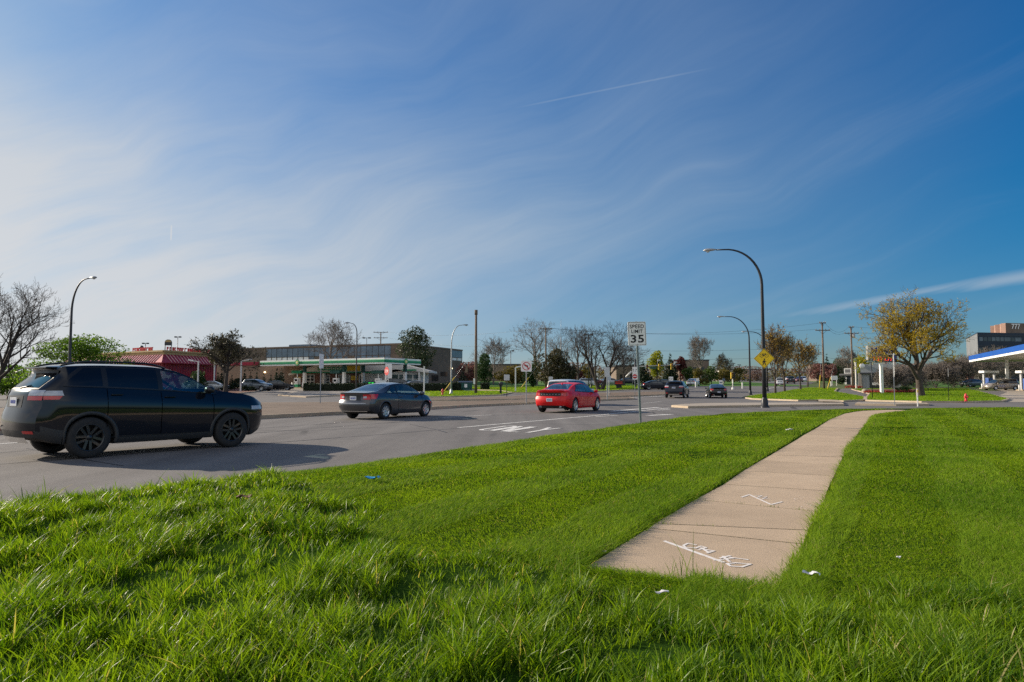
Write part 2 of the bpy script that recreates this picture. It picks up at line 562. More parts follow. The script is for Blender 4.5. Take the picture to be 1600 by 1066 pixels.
M['chalk'] = ground_mat('spray_chalk', [(0.38, (0.46, 0.36, 0.26)), (0.45, (0.68, 0.63, 0.58)), (0.60, (0.80, 0.77, 0.75))], [(18.0, 0.4), (150.0, 0.6)], bump=0.0)

M['tar'] = pm('tar', (0.055, 0.052, 0.052), 0.6, scale=9, var=0.25)
M['black_metal'] = pm('black_metal', (0.016, 0.018, 0.022), 0.45, 0.3, scale=6)
M['dark_metal'] = pm('dark_metal', (0.055, 0.058, 0.065), 0.5, 0.5, scale=6)
M['galv'] = pm('galvanised', (0.36, 0.38, 0.39), 0.5, 0.6, 0.14, 9)
M['post_green'] = pm('green_grey_post', (0.15, 0.19, 0.19), 0.55, 0.3, 0.18, 14)
M['grey_metal'] = pm('grey_metal', (0.33, 0.34, 0.35), 0.45, 0.4, scale=5)
M['white_metal'] = pm('white_metal', (0.72, 0.71, 0.68), 0.45, 0.0, scale=5, var=0.06)
M['white_sign'] = pm('white_sign', (0.84, 0.83, 0.80), 0.4, 0.0, scale=6, var=0.06)
M['sign_back'] = pm('sign_back', (0.52, 0.53, 0.53), 0.42, 0.5, scale=4, var=0.1)
M['black_ink'] = pm('black_ink', (0.012, 0.012, 0.013), 0.5, scale=9)
M['red_ink'] = pm('red_ink', (0.55, 0.02, 0.025), 0.45, scale=9, var=0.08)
M['blue_ink'] = pm('blue_ink', (0.012, 0.035, 0.30), 0.45, scale=9)
M['green_ink'] = pm('green_ink', (0.0, 0.16, 0.07), 0.45, scale=9)
M['yellow_sign'] = pm('yellow_sign', (0.98, 0.62, 0.004), 0.4, scale=5, var=0.06)
M['yellow'] = pm('yellow_plastic', (0.75, 0.50, 0.03), 0.5, scale=5)
M['wood'] = pm('pole_wood', (0.135, 0.098, 0.070), 0.85, scale=3, var=0.25, bump=0.4)
M['bark'] = pm('bark', (0.068, 0.052, 0.042), 0.9, scale=5, var=0.3, bump=0.8, bscale=14)
M['bark_grey'] = pm('bark_grey', (0.165, 0.14, 0.12), 0.9, scale=5, var=0.3, bump=0.6, bscale=14)
M['bark_dark'] = pm('bark_dark', (0.040, 0.031, 0.026), 0.9, scale=5, var=0.3, bump=0.6, bscale=14)
M['insulator'] = pm('insulator', (0.20, 0.17, 0.15), 0.3, scale=9)
M['wire'] = pm('wire', (0.03, 0.03, 0.033), 0.5, scale=2)
M['lens'] = pm('lamp_lens', (0.55, 0.56, 0.55), 0.25, scale=6)
M['hydrant_red'] = pm('hydrant_red', (0.55, 0.018, 0.02), 0.4, scale=6, coat=0.3)
M['dump_green'] = pm('dumpster_green', (0.015, 0.085, 0.075), 0.5, scale=3, var=0.2)
M['glass_dark'] = pm('dark_glass', (0.012, 0.016, 0.022), 0.06, scale=1.5, spec=0.6)
M['glass_blue'] = pm('blue_glass', (0.10, 0.15, 0.21), 0.15, scale=0.6, var=0.25, spec=0.6)
M['glass_store'] = pm('store_glass', (0.05, 0.09, 0.10), 0.08, scale=0.8, var=0.5, spec=0.6)

M['tyre'] = pm('tyre_rubber', (0.018, 0.018, 0.019), 0.8, scale=18, var=0.2)
M['rim_black'] = pm('rim_black', (0.012, 0.012, 0.013), 0.35, 0.0, scale=9, coat=0.4)
M['rim_silver'] = pm('rim_silver', (0.60, 0.61, 0.63), 0.28, 0.85, scale=9, var=0.06)
M['well'] = pm('wheel_well', (0.010, 0.010, 0.011), 0.9, scale=9)
M['cladding'] = pm('cladding', (0.028, 0.029, 0.031), 0.55, scale=30, var=0.1)
M['trim'] = pm('black_trim', (0.010, 0.010, 0.011), 0.35, scale=9)
M['seam'] = pm('panel_gap', (0.001, 0.001, 0.001), 1.0, scale=9, spec=0.0)
M['chrome'] = pm('chrome', (0.75, 0.76, 0.78), 0.12, 1.0, scale=9, var=0.03)
M['lamp_red'] = pm('lamp_red', (0.50, 0.012, 0.015), 0.12, scale=12, coat=0.8)
M['lamp_clear'] = pm('lamp_clear', (0.42, 0.44, 0.48), 0.12, scale=12, coat=0.8)
M['lamp_orange'] = pm('lamp_orange', (0.65, 0.14, 0.02), 0.15, scale=12, coat=0.8)
M['plate'] = pm('plate', (0.62, 0.64, 0.68), 0.4, scale=30, var=0.12)
M['car_glass'] = pm('car_glass', (0.018, 0.032, 0.038), 0.04, scale=1.2, var=0.4, spec=0.7, coat=0.6)
M['car_glass_teal'] = pm('car_glass_teal', (0.045, 0.13, 0.145), 0.04, scale=1.6, var=0.6, spec=0.7, coat=0.6)
M['privacy'] = pm('privacy_glass', (0.005, 0.006, 0.009), 0.05, scale=1.2, spec=0.4, coat=0.2)



def clear_glass(name, tint, rough=0.0):
    m = bpy.data.materials.new(name)
    m.use_nodes = True
    k = NT(m.node_tree)
    out = k.n('ShaderNodeOutputMaterial')
    tc = k.n('ShaderNodeTexCoord')
    nz = k.n('ShaderNodeTexNoise', {'Vector': tc.outputs['Object'], 'Scale': 2.0, 'Detail': 3.0})
    tr = k.n('ShaderNodeBsdfTransparent', {0: k.ramp(nz.outputs[0], [(0.3, tuple(c * 0.92 for c in tint)), (0.7, tint)])})
    gl = k.n('ShaderNodeBsdfGlossy', {'Color': (0.9, 0.97, 1.0, 1), 'Roughness': 0.03})
    lw = k.n('ShaderNodeLayerWeight', {'Blend': 0.5})
    mx = k.n('ShaderNodeMixShader', {0: k.m('MULTIPLY_ADD', k.m('POWER', lw.outputs['Facing'], 4.0), 0.75, 0.11, clamp=True), 1: tr.outputs[0], 2: gl.outputs[0]})
    k.t.links.new(mx.outputs[0], out.inputs[0])
    return m


M['clear_glass'] = clear_glass('clear_glass', (0.62, 0.80, 0.81))
M['cabin'] = pm('cabin_trim', (0.022, 0.022, 0.024), 0.8, scale=12, var=0.2)
M['seat'] = pm('seat_cloth', (0.085, 0.082, 0.084), 0.9, scale=40, var=0.2)


def paint(name, col, rough=0.28, metal=0.25, coat=1.0):
    dark = max(col) < 0.05
    return pm(name, col, rough, metal, var=0.05, scale=2.0, coat=0.7 if dark else coat, spec=0.15 if dark else 0.4)


# ------------------------------------------------------------------ ground sheets that follow the land
def drape(name, pts, mat, zo=0.004, h=0.0, kerb=None, inset=0.16, parent=None):
    """a flat-lying polygon at zo above the land; h > 0 raises it on kerb-coloured sides with a kerb top round it"""
    bm = bmesh.new()
    vs = [bm.verts.new((p[0], p[1], 0)) for p in pts]
    f = bm.faces.new(vs)
    bmesh.ops.recalc_face_normals(bm, faces=[f])
    if f.normal.z < 0:
        f.normal_flip()
    f.material_index = 0
    mats = [mat]
    if h > 0 and kerb is not None:
        mats.append(kerb)
        r = bmesh.ops.inset_individual(bm, faces=[f], thickness=inset, use_even_offset=True)
        for q in r['faces']:
            q.material_index = 1
    rim = [e for e in bm.edges if e.is_boundary]
    if h > 0:
        r = bmesh.ops.extrude_edge_only(bm, edges=rim)
        for q in [g for g in r['geom'] if isinstance(g, bmesh.types.BMVert)]:
            q.co.z = -1.0
        for q in [g for g in r['geom'] if isinstance(g, bmesh.types.BMFace)]:
            q.material_index = len(mats) - 1
    for yb in BRK:
        bmesh.ops.bisect_plane(bm, geom=bm.verts[:] + bm.edges[:] + bm.faces[:], plane_co=(0, yb, 0), plane_no=(0, 1, 0))
    for q in bm.verts:
        q.co.z = zg(q.co.y) + (zo + h if q.co.z > -0.5 else -0.03)
    bmesh.ops.triangulate(bm, faces=[q for q in bm.faces if len(q.verts) > 4])
    bmesh.ops.recalc_face_normals(bm, faces=bm.faces[:])
    me = bpy.data.meshes.new(name)
    bm.to_mesh(me)
    bm.free()
    up = sum(p.normal.z * p.area for p in me.polygons)
    if up < 0:
        me.flip_normals()
    for m in mats:
        me.materials.append(m)
    o = link(name, me, parent)
    if parent is None:
        tag(o, kind='structure')
    return o


def GP(lst, zo=0.0):
    return [G(a, b, zo)[:2] for a, b in lst]

# ================================================================== THE GROUND
def quad_sheet(name, x0, x1, ys, mat, zo, nx=1):
    V, F = [], []
    for y in ys:
        for i in range(nx + 1):
            V.append((x0 + (x1 - x0) * i / nx, y, zg(y) + zo))
    for j in range(len(ys) - 1):
        for i in range(nx):
            a = j * (nx + 1) + i
            F.append((a, a + 1, a + nx + 2, a + nx + 1))
    return tag(link(name, np_mesh(name, V, quads=F, mats=[mat]), None), kind='structure')


quad_sheet('ground', -2500, 2500, [-60, BRK[0], BRK[1], 3000], M['land'], -0.012)
drape('road', [(-75, -8), (60, -8), (190, 60), (190, 98), (84, 106), (72, 100), (60, 98), (47, 98), (50, 120), (92, 205), (134, 300), (104, 300), (40, 190), (10, 126),
               (-20, 112), (-60, 112), (-75, 90)], M['asphalt'], 0.0)
# far carriageway of the cross street and the station forecourts
drape('forecourt', [(-72, 92), (-40, 96), (-22, 94.5), (-10, 98), (-8, 128), (-20, 150), (-72, 150)], M['lot'], 0.004)
drape('station_forecourt', GP([(1535, 625.5), (1585, 628.5), (1640, 628.5)]) + [(130, 56), (130, 99), (96, 112), (76, 108), (68, 94)], M['lot'], 0.006)
drape('parking_lot', GP([(1300, 612), (1352, 620.5), (1362, 617), (1330, 607.5), (1316, 607.5)]), M['old_asphalt'], 0.008)

# raised, kerbed pieces
MED = drape('median', GP([(-260, 694), (0, 679), (200, 667), (395, 655.5), (570, 646), (740, 636), (860, 630), (992, 624.6),
                    (985, 622.5), (900, 624.5), (770, 629), (640, 631), (500, 631.5), (380, 632.5), (180, 637), (0, 642), (-260, 650)]), M['paver'], 0.0, 0.15, M['kerb'], 0.18)
drape('median_strip', GP([(560, 626.5), (700, 627), (830, 625), (930, 621.5), (1000, 619.4), (1075, 616), (1070, 613), (1000, 614), (930, 616), (845, 617), (800, 621), (700, 623.5), (575, 624.5)]),
      M['paver'], 0.0, 0.14, M['kerb'], 0.18)
drape('forecourt_bed', GP([(434, 618.5), (478, 621.5), (520, 619.5), (600, 619.5), (672, 620.5), (672, 614), (600, 611.5), (520, 611.5), (470, 612.5)]), M['gravel'], 0.0, 0.13, M['kerb'], 0.3)
drape('shrub_bed', GP([(318, 615.5), (372, 616), (405, 612.5), (400, 608), (330, 608)]), M['mulch'], 0.0, 0.14, M['kerb'], 0.25)
drape('verge_lawn', GP([(648, 621.5), (700, 621), (784, 618), (800, 614.5), (778, 612), (720, 612), (660, 613.2)]), M['turf'], 0.0, 0.12, M['kerb'], 0.16)
drape('corner_lawn', GP([(800, 614.5), (850, 614.5), (930, 612.5), (975, 610), (1060, 606.5), (1060, 603.5), (975, 603.6), (850, 605), (730, 606), (735, 609.5), (780, 611)]), M['turf'], 0.0, 0.12, M['kerb'], 0.16)
drape('traffic_island', GP([(1049, 636.4), (1075, 638.2), (1130, 637.2), (1200, 636.0), (1319, 634.4), (1316, 632), (1200, 632), (1110, 632.8), (1070, 634.3)], 0.0), M['lot'], 0.0, 0.13, M['kerb'], 0.2)
drape('corner_island', GP([(1336, 633.6), (1400, 634.6), (1452, 634.2), (1448, 632.3), (1400, 632.2), (1340, 631.4)], 0.0), M['lot'], 0.0, 0.13, M['kerb'], 0.2)
drape('road_lawn', GP([(1160, 622), (1175, 624.6), (1247, 627.2), (1280, 627.0), (1318, 628.3), (1352, 626.5), (1352, 621.5), (1305, 613), (1310, 607.5), (1262, 607), (1238, 610), (1212, 615), (1180, 618.5)]),
      M['turf'], 0.0, 0.13, M['kerb'], 0.18)
drape('tree_lawn', GP([(1352, 627.2), (1440, 629.5), (1520, 629.6), (1568, 628.4), (1578, 625), (1560, 620), (1535, 613.5), (1515, 608.8), (1440, 608), (1360, 608.5), (1330, 609), (1358, 616.5), (1352, 622)]),
      M['turf'], 0.0, 0.13, M['kerb'], 0.18)
drape('ramp', GP([(1279, 627.2), (1318, 628.4), (1304, 623.4), (1278, 623)], 0.135), M['kerb'], 0.139)
drape('flower_bed', GP([(1352, 613), (1425, 613.2), (1432, 610.8), (1355, 610.8)], 0.13), M['mulch'], 0.136, 0.22, M['mulch'], 0.05)
drape('far_bed', GP([(1322, 605.5), (1345, 606.5), (1345, 603.8), (1326, 603.6)]), M['mulch'], 0.02, 0.22, M['mulch'], 0.05)
drape('far_lawn', [(84, 210), (140, 210), (140, 120), (78, 120)], M['turf'], 0.012)
drape('school_lawn', [(-10, 130), (60, 134), (66, 220), (-10, 220)], M['turf'], 0.012)
drape('left_lawn', [(-130, 20), (-64, 26), (-58, 60), (-120, 80)], M['turf'], 0.016)

# ------------------------------------------------------------------ the near lawn
_k0, _k1 = (3.6, 20.8), (0.487, 0.873)
KPTS = [(3.6 - 0.557 * 24.8, -4.0), (3.6, 20.8)] + [G(a, b, 0.13)[:2] for a, b in ((1060, 653), (1140, 646.5), (1240, 642), (1330, 639.3), (1450, 638), (1620, 637))]
KPTS.append((70.0, KPTS[-1][1] + 1.2))
_ky = np.array([p[1] for p in KPTS])
_kx = np.array([p[0] for p in KPTS])


def XK(y):
    return np.interp(y, _ky, _kx)


def sstep(x, a, b):
    t = np.clip((np.asarray(x, float) - a) / (b - a), 0, 1)
    return t * t * (3 - 2 * t)


def kdist(x, y):
    return (x - _k0[0]) * _k1[1] - (y - _k0[1]) * _k1[0]


# pavement edges (left, right) read off the ground
WL = [G(a, b, 0.085) for a, b in ((912, 889), (1023, 820), (1087, 781), (1162, 734), (1244, 684), (1290, 659), (1320, 646.5), (1345, 642.5), (1420, 639.6))]
WR = [G(a, b, 0.085) for a, b in ((1213, 924), (1253, 856), (1287, 790), (1312, 737), (1322, 702), (1344, 677), (1362, 650), (1390, 645.0), (1430, 641.8))]
_wc = np.array([((l[0] + r[0]) / 2, (l[1] + r[1]) / 2) for l, r in zip(WL, WR)])


def walk_d(x, y):
    xl = np.interp(y, [p[1] for p in WL], [p[0] for p in WL])
    xr = np.interp(y, [p[1] for p in WR], [p[0] for p in WR])
    s = np.maximum(xl - x, x - xr) * 0.88
    s = np.maximum(s, (WL[0][1] - 0.08 + (WR[0][1] - WL[0][1]) / (WR[0][0] - WL[0][0]) * (x - WL[0][0]) - y) * 0.9)      # past the broken end
    return np.maximum(s + 0.6, 0.0)


def lawn_z(x, y):
    x, y = np.asarray(x, float), np.asarray(y, float)
    z = 0.085 + 0.035 * sstep(walk_d(x, y), 0.61, 0.74) + 0.02 * sstep(walk_d(x, y), 0.7, 2.6)
    kd = kdist(x, y)
    z = z + 0.10 * (1 - sstep(y, 7.0, 11.5)) * (1 - sstep(kd, 0.5, 3.0)) * sstep(kd, -0.1, 0.5)
    z = z + 0.03 * (1 - sstep(y, 2.5, 4.5))
    z = z + (vnoise(x, y, 1.1, 5) - 0.5) * 0.035 * sstep(walk_d(x, y), 0.6, 1.6)
    return z


def lawn_mesh():
    ys = np.concatenate([np.arange(-4, 3, 0.3), np.arange(3, 16, 0.14), np.arange(16, 30, 0.3), np.arange(30, _ky[-3], 0.7), np.linspace(_ky[-3], _ky[-1], 8)])
    us = np.concatenate([np.arange(0, 3.6, 0.3), np.arange(3.6, 9, 0.1), np.arange(9, 30, 1.2), np.arange(30, 71, 5)])
    Y, U = np.meshgrid(ys, us, indexing='ij')
    X = XK(Y) + U
    Z = lawn_z(X, Y)
    n, m = Y.shape
    idx = np.arange(n * m).reshape(n, m)
    Q = np.stack([idx[:-1, :-1], idx[:-1, 1:], idx[1:, 1:], idx[1:, :-1]], -1).reshape(-1, 4)
    o = link('lawn', np_mesh('lawn', np.stack([X, Y, Z], -1).reshape(-1, 3), quads=Q, mats=[M['soil']], smooth=True))
    tag(o, kind='structure')
    # the kerb along the carriageway
    V, F = [], []
    for i, y in enumerate(ys):
        x = float(XK(y))
        dx, dy = float(XK(y + 0.1) - XK(y - 0.1)), 0.2
        l = math.hypot(dx, dy)
        nx, ny = -dy / l, dx / l
        for off, z in ((0.0, float(lawn_z(x, y)) - 0.03), (0.01, 0.105), (0.10, 0.10), (0.12, 0.0), (0.13, -0.02), (0.14, -0.03)):
            V.append((x + nx * off, y + ny * off, z))
        if i:
            for j in range(5):
                a, b = (i - 1) * 6 + j, i * 6 + j
                F.append((a, b, b + 1, a + 1))
    o = link('kerb', np_mesh('kerb', V, quads=F, mats=[M['kerb']]))
    tag(o, kind='structure')


lawn_mesh()

# ------------------------------------------------------------------ pavement slabs, with open joints
JN = [((912, 889), (1213, 924)), ((1014, 825.5), (1255, 850.5)), ((1024, 818.5), (1263, 829)), ((1087, 781), (1281, 800)), ((1132, 757), (1292, 767.5)), ((1162, 736), (1303, 744)),
      ((1190, 719.5), (1311, 727.5)), ((1205, 711), (1317, 714.5)), ((1232, 695), (1325, 698.5)), ((1244, 688), (1330, 692)), ((1257, 679.5), (1336, 684)), ((1273, 671), (1343, 674)), ((1298, 655), (1358, 657)),
      ((1320, 646.5), (1368, 648))]


def slabs():
    b = MB()
    edge = [(Vector(G(*l, 0.095)), Vector(G(*r, 0.095))) for l, r in JN]
    edge += [(Vector(WL[-2]) , Vector(WR[-2])), (Vector(WL[-1]), Vector(WR[-1]))]
    rn = random.Random(3)
    for i in range(len(edge) - 1):
        (l0, r0), (l1, r1) = edge[i], edge[i + 1]
        g = 0.012 if i else 0.0
        d = ((l1 + r1) - (l0 + r0)).normalized()
        a, bq, c, e = l0 + d * g, r0 + d * g, r1 - d * 0.012, l1 - d * 0.012
        z = 0.097 + rn.uniform(-0.001, 0.001)
        n = 14
        low = [a.lerp(bq, t / n) for t in range(n + 1)]
        hi = [c.lerp(e, t / n) for t in range(n + 1)]
        if i == 0:                                         # the broken, grass-eaten end
            low = [p - d * (rn.uniform(0.0, 0.05)) for p in low]
        poly = [(p.x, p.y) for p in low + hi]
        b.prism(poly, 0.02, z, M['concrete'])
    tag(b.build('sidewalk'), kind='structure')


slabs()
WPOLY = np.array([(p[0], p[1]) for p in WL] + [(p[0], p[1]) for p in reversed(WR)])


def inside(poly, x, y):
    r = np.zeros(len(x), bool)
    n = len(poly)
    j = n - 1
    for i in range(n):
        xi, yi, xj, yj = poly[i][0], poly[i][1], poly[j][0], poly[j][1]
        c = ((yi > y) != (yj > y)) & (x < (xj - xi) * (y - yi) / (yj - yi + 1e-12) + xi)
        r ^= c
        j = i
    return r


# ------------------------------------------------------------------ grass blades
M['grass'] = leaf_mat('grass_blades', (0.020, 0.078, 0.003), (0.200, 0.300, 0.014), 0.40, (1.95, 1.9, 0.65), clump=0.25, cscale=0.9, rough=0.42, spec=0.22, c3=(0.34, 0.30, 0.12))
M['lawn_grass'] = leaf_mat('lawn_blades', (0.066, 0.150, 0.006), (0.235, 0.345, 0.022), 0.42, (1.9, 1.8, 0.7), clump=0.40, cscale=0.5, rough=0.6, spec=0.08, c3=(0.34, 0.30, 0.12))


def blades(name, bands, keep, height, seg, mat, wbase=0.0042, lean=0.55, zf=None, tuft=0, lay=0.5):
    """many single blades as one mesh: every blade a bent, tapering strip"""
    xs, ys, tx, ty, th = [], [], [], [], []
    for (y0, y1, den) in bands:
        xl, xr = -(0.78 * y1 + 2.0), 0.78 * y1 + 2.0
        n = int((y1 - y0) * (xr - xl) * den)
        x = rng.uniform(xl, xr, n)
        y = rng.uniform(y0, y1, n)
        k = (np.abs(x) < 0.78 * y + 2.0)
        x, y = x[k], y[k]
        k = keep(x, y)
        xs.append(x[k]); ys.append(y[k])
        if tuft:                                          # drawn into tufts round scattered centres
            gx, gy = x[k], y[k]
            nc = max(8, len(gx) // tuft)
            ci = rng.integers(0, len(gx), nc)
            own = rng.integers(0, nc, len(gx))
            m_ = rng.random(len(gx)) < 0.62
            sp = rng.normal(0, 0.028, (2, len(gx))) * np.repeat(rng.uniform(0.6, 1.6, nc)[None], 2, 0)[:, own]
            xs[-1] = np.where(m_, gx[ci][own] + sp[0], gx)
            ys[-1] = np.where(m_, gy[ci][own] + sp[1], gy)
            tx.append(np.where(m_, sp[0], 0)); ty.append(np.where(m_, sp[1], 0)); th.append(np.where(m_, rng.uniform(0.75, 1.5, nc)[own], 0.8))
    x, y = np.concatenate(xs), np.concatenate(ys)
    n = len(x)
    z = (zf or lawn_z)(x, y) - 0.006
    h, lf, da = height(x, y)
    far = np.maximum(1.0, y / 4.5)
    w = wbase * far ** 0.85 * rng.uniform(0.7, 1.3, n) * (0.8 + 0.8 * np.clip(h / 0.15, 0, 1))
    ang = rng.uniform(0, 2 * PI, n)
    mixd = rng.uniform(0, 1, n) < lay
    ang = np.where(mixd, da + rng.normal(0, 0.7, n), ang)
    if tuft:
        tx, ty = np.concatenate(tx), np.concatenate(ty)
        ang = np.where((tx != 0) & (rng.random(n) < 0.75), np.arctan2(ty, tx) + rng.normal(0, 0.5, n), ang)
        h = h * np.concatenate(th)
    ln = lf * np.abs(rng.normal(1.0, 0.5, n)) * h
    dx, dy = np.cos(ang), np.sin(ang)
    fa = rng.uniform(0, 2 * PI, n)                          # which way the flat of the blade faces
    fx, fy = np.cos(fa) * w / 2, np.sin(fa) * w / 2
    V = []
    ts = np.linspace(0, 1, seg + 1)
    for t in ts[:-1]:
        px, py, pz = x + dx * ln * t ** 1.8, y + dy * ln * t ** 1.8, z + h * (t - 0.22 * lf * t ** 2.4)
        wt = (1 - t ** 2 * 0.75)
        V += [np.stack([px - fx * wt, py - fy * wt, pz], -1), np.stack([px + fx * wt, py + fy * wt, pz], -1)]
    V.append(np.stack([x + dx * ln, y + dy * ln, z + h * (1 - 0.22 * lf)], -1))
    nv = len(V)
    V = np.stack(V, 1).reshape(-1, 3)
    b = (np.arange(n) * nv)[:, None]
    T = []
    for s in range(seg - 1):
        o = 2 * s
        T += [b + np.array([o, o + 1, o + 3]), b + np.array([o, o + 3, o + 2])]
    o = 2 * (seg - 1)
    T.append(b + np.array([o, o + 1, o + 2]))
    T = np.concatenate(T, 0)
    return tag(link(name, np_mesh(name, V, tris=T, mats=[mat], smooth=True)), kind='stuff')


_rx = np.array([-12, -5, -2.9, -0.46, 0.38, 1.56, 2.55, 5])
_ry = np.array([15, 11, 8.6, 4.9, 4.15, 3.75, 3.45, 3.2])


def rough(x, y):
    yb = np.interp(x, _rx, _ry) + (vnoise(x, y, 0.8, 21) - 0.5) * 1.5
    return 1 - sstep(y, yb - 0.5, yb + 0.5)


def keep_rough(x, y):
    ok = (x > XK(y) + 0.02) & (rough(x, y) > rng.uniform(0.15, 0.6, len(x)))
    ok &= ~(inside(WPOLY, x, y))
    n_ = 0.62 * vnoise(x, y, 0.50, 31) + 0.38 * vnoise(x, y, 0.16, 32)
    return ok & (np.clip((n_ - 0.30) / 0.28, 0.28, 1.0) > rng.random(len(x)))


def h_rough(x, y):
    c = vnoise(x, y, 0.55, 33)
    c2 = vnoise(x, y, 0.22, 34)
    h = (0.036 + 0.084 * c + 0.048 * c2) * rng.uniform(0.55, 1.25, len(x))
    h = np.where(rng.uniform(0, 1, len(x)) < 0.04, h * 1.5, h)
    h = h * np.clip(0.20 + (walk_d(x, y) - 0.6) * 0.62, 0.20, 1.0) * (1 - 0.35 * sstep(y, 5.5, 8.0))
    h = h * (0.72 + 0.5 * sstep(0.62 * vnoise(x, y, 0.50, 31) + 0.38 * vnoise(x, y, 0.16, 32), 0.35, 0.65))
    return h, np.full(len(x), 0.52), vnoise(x, y, 0.9, 35) * 5.0 - 2.2


def keep_mown(x, y):
    ok = (x > XK(y) + 0.03) & (y < np.interp(x, _kx, _ky) - 0.05) & (rough(x, y) < rng.uniform(0.3, 0.95, len(x)))
    xx, yy = x + rng.normal(0, 0.018, len(x)), y + rng.normal(0, 0.018, len(x))
    ok &= ~inside(WPOLY, xx, yy)
    return ok & (0.50 + 0.70 * vnoise(x, y, 0.5, 41) > rng.uniform(0.0, 0.9, len(x)))


def h_mown(x, y):
    h = (0.030 + 0.022 * vnoise(x, y, 0.45, 42) + 0.012 * vnoise(x, y, 2.2, 43)) * rng.uniform(0.6, 1.3, len(x))
    edge = 1 - sstep(walk_d(x, y), 0.62, 0.80)
    h = h * (1 + 0.7 * edge)
    # mowing passes run along the pavement and lay the blades alternately
    s = np.floor(kdist(x, y) / 0.75 + 0.25 * vnoise(x, y, 1.5, 44)).astype(int) % 2
    da = np.where(s == 0, math.radians(62), math.radians(62 + 180))
    h = h * np.where(s == 0, 1.14, 0.84)
    return h, np.full(len(x), 1.15), da


blades('rough_grass', [(1.3, 4.0, 7000), (4.0, 6.5, 5800), (6.5, 13, 3200)], keep_rough, h_rough, 4, M['grass'], wbase=0.0045, tuft=46)
blades('mown_grass', [(2.4, 5.0, 11500), (5.0, 7.5, 6800), (7.5, 11, 3800), (11, 16, 1900), (16, 26, 720), (26, 43.5, 260)], keep_mown, h_mown, 2, M['lawn_grass'], wbase=0.0034, lay=0.85)


def joint_weeds():
    """short tufts in some joints and a few tall stalks at the end of the walk"""
    pts = []
    rn = random.Random(11)
    for (l, r), part in ((JN[3], 1.0), (JN[2], 0.45), (JN[8], 0.25), (JN[12], 1.0), (JN[6], 0.2)):
        L, R = Vector(G(*l, 0.095)), Vector(G(*r, 0.095))
        for _ in range(int(150 * part)):
            t = rn.random() ** 1.3 * part if part < 1 else rn.random()
            if part < 0.4: t = 1 - t
            if math.sin(t * 23 + l[0]) + rn.uniform(-1.0, 1.0) > 0.2:
                p = L.lerp(R, t)
                pts.append((p.x, p.y, 0.088, rn.uniform(0.012, 0.042), 0.003))
    ex = [((1078, 905), 0.30), ((1081, 907), 0.36), ((1073, 906), 0.22), ((1050, 900), 0.12), ((1062, 902), 0.16), ((1118, 905), 0.15), ((1126, 910), 0.17), ((1104, 908), 0.11), ((1246, 932), 0.12), ((1232, 936), 0.10),
          ((1300, 762), 0.14), ((1304, 760), 0.12)]
    for (px, py), hh in ex:
        for q in range(3 if hh < 0.2 else 1):
            p = G(px + rn.uniform(-3, 3), py, 0.085)
            pts.append((p[0], p[1], 0.08, hh * rn.uniform(0.8, 1.0), 0.0055))
    V, T = [], []
    for (x, y, z, h, w) in pts:
        a, f = rn.uniform(0, 6.28), rn.uniform(-0.6, 0.6)
        ln = h * rn.uniform(0.1, 0.5)
        b = len(V)
        for t in (0, 0.35, 0.7):
            px, py, pz = x + math.cos(a) * ln * t * t, y + math.sin(a) * ln * t * t, z + h * t
            wt = w / 2 * (1 - 0.6 * t)
            V += [(px - math.cos(f) * wt, py - math.sin(f) * wt, pz), (px + math.cos(f) * wt, py + math.sin(f) * wt, pz)]
        V.append((x + math.cos(a) * ln, y + math.sin(a) * ln, z + h))
        T += [(b, b + 1, b + 3), (b, b + 3, b + 2), (b + 2, b + 3, b + 5), (b + 2, b + 5, b + 4), (b + 4, b + 5, b + 6)]
    tag(link('weeds', np_mesh('weeds', V, tris=T, mats=[M['grass']])), kind='stuff')


joint_weeds()


def far_tufts():
    """short blades over the lawns on the far side of the junction"""
    regs = []
    for nm in ('verge_lawn', 'corner_lawn', 'road_lawn', 'tree_lawn'):
        o = bpy.data.objects[nm]
        me = o.data
        for p in me.polygons:
            if p.material_index == 0 and p.normal.z > 0.5:
                v = [me.vertices[i].co for i in p.vertices]
                for i in range(1, len(v) - 1):
                    regs.append((v[0].copy(), v[i].copy(), v[i + 1].copy()))
    P = []
    for a, b, c in regs:
        ar = ((b - a).cross(c - a)).length / 2
        n = int(ar * 45)
        if n < 1: continue
        r1, r2 = np.sqrt(rng.random(n)), rng.random(n)
        A_, B_, C_ = (np.array(q) for q in (a, b, c))
        P.append((1 - r1)[:, None] * A_ + (r1 * (1 - r2))[:, None] * B_ + (r1 * r2)[:, None] * C_)
    P = np.concatenate(P)
    n = len(P)
    h = rng.uniform(0.04, 0.10, n)
    a = rng.uniform(0, 2 * PI, n)
    w = rng.uniform(0.02, 0.05, n)
    d = np.stack([np.cos(a) * w, np.sin(a) * w, np.zeros(n)], -1)
    tip = P + np.stack([rng.normal(0, 0.04, n), rng.normal(0, 0.04, n), h], -1)
    V = np.stack([P - d, P + d, tip], 1).reshape(-1, 3)
    tag(link('far_grass', np_mesh('far_grass', V, tris=np.arange(n * 3).reshape(-1, 3), mats=[M['lawn_grass']])), kind='stuff')


far_tufts()

# ------------------------------------------------------------------ road paint
def strip(b, p, q, w, z, mat):
    P, Q = Vector((*p[:2], 0)), Vector((*q[:2], 0))
    d = (Q - P).normalized()
    n = Vector((-d.y, d.x, 0)) * w / 2
    N = max(1, int((Q - P).length / 8))
    for i in range(N):
        a, c = P.lerp(Q, i / N), P.lerp(Q, (i + 1) / N)
        b.add([(v.x, v.y, zg(v.y) + z) for v in (a - n, c - n, c + n, a + n)], [(0, 1, 2, 3)], mat)


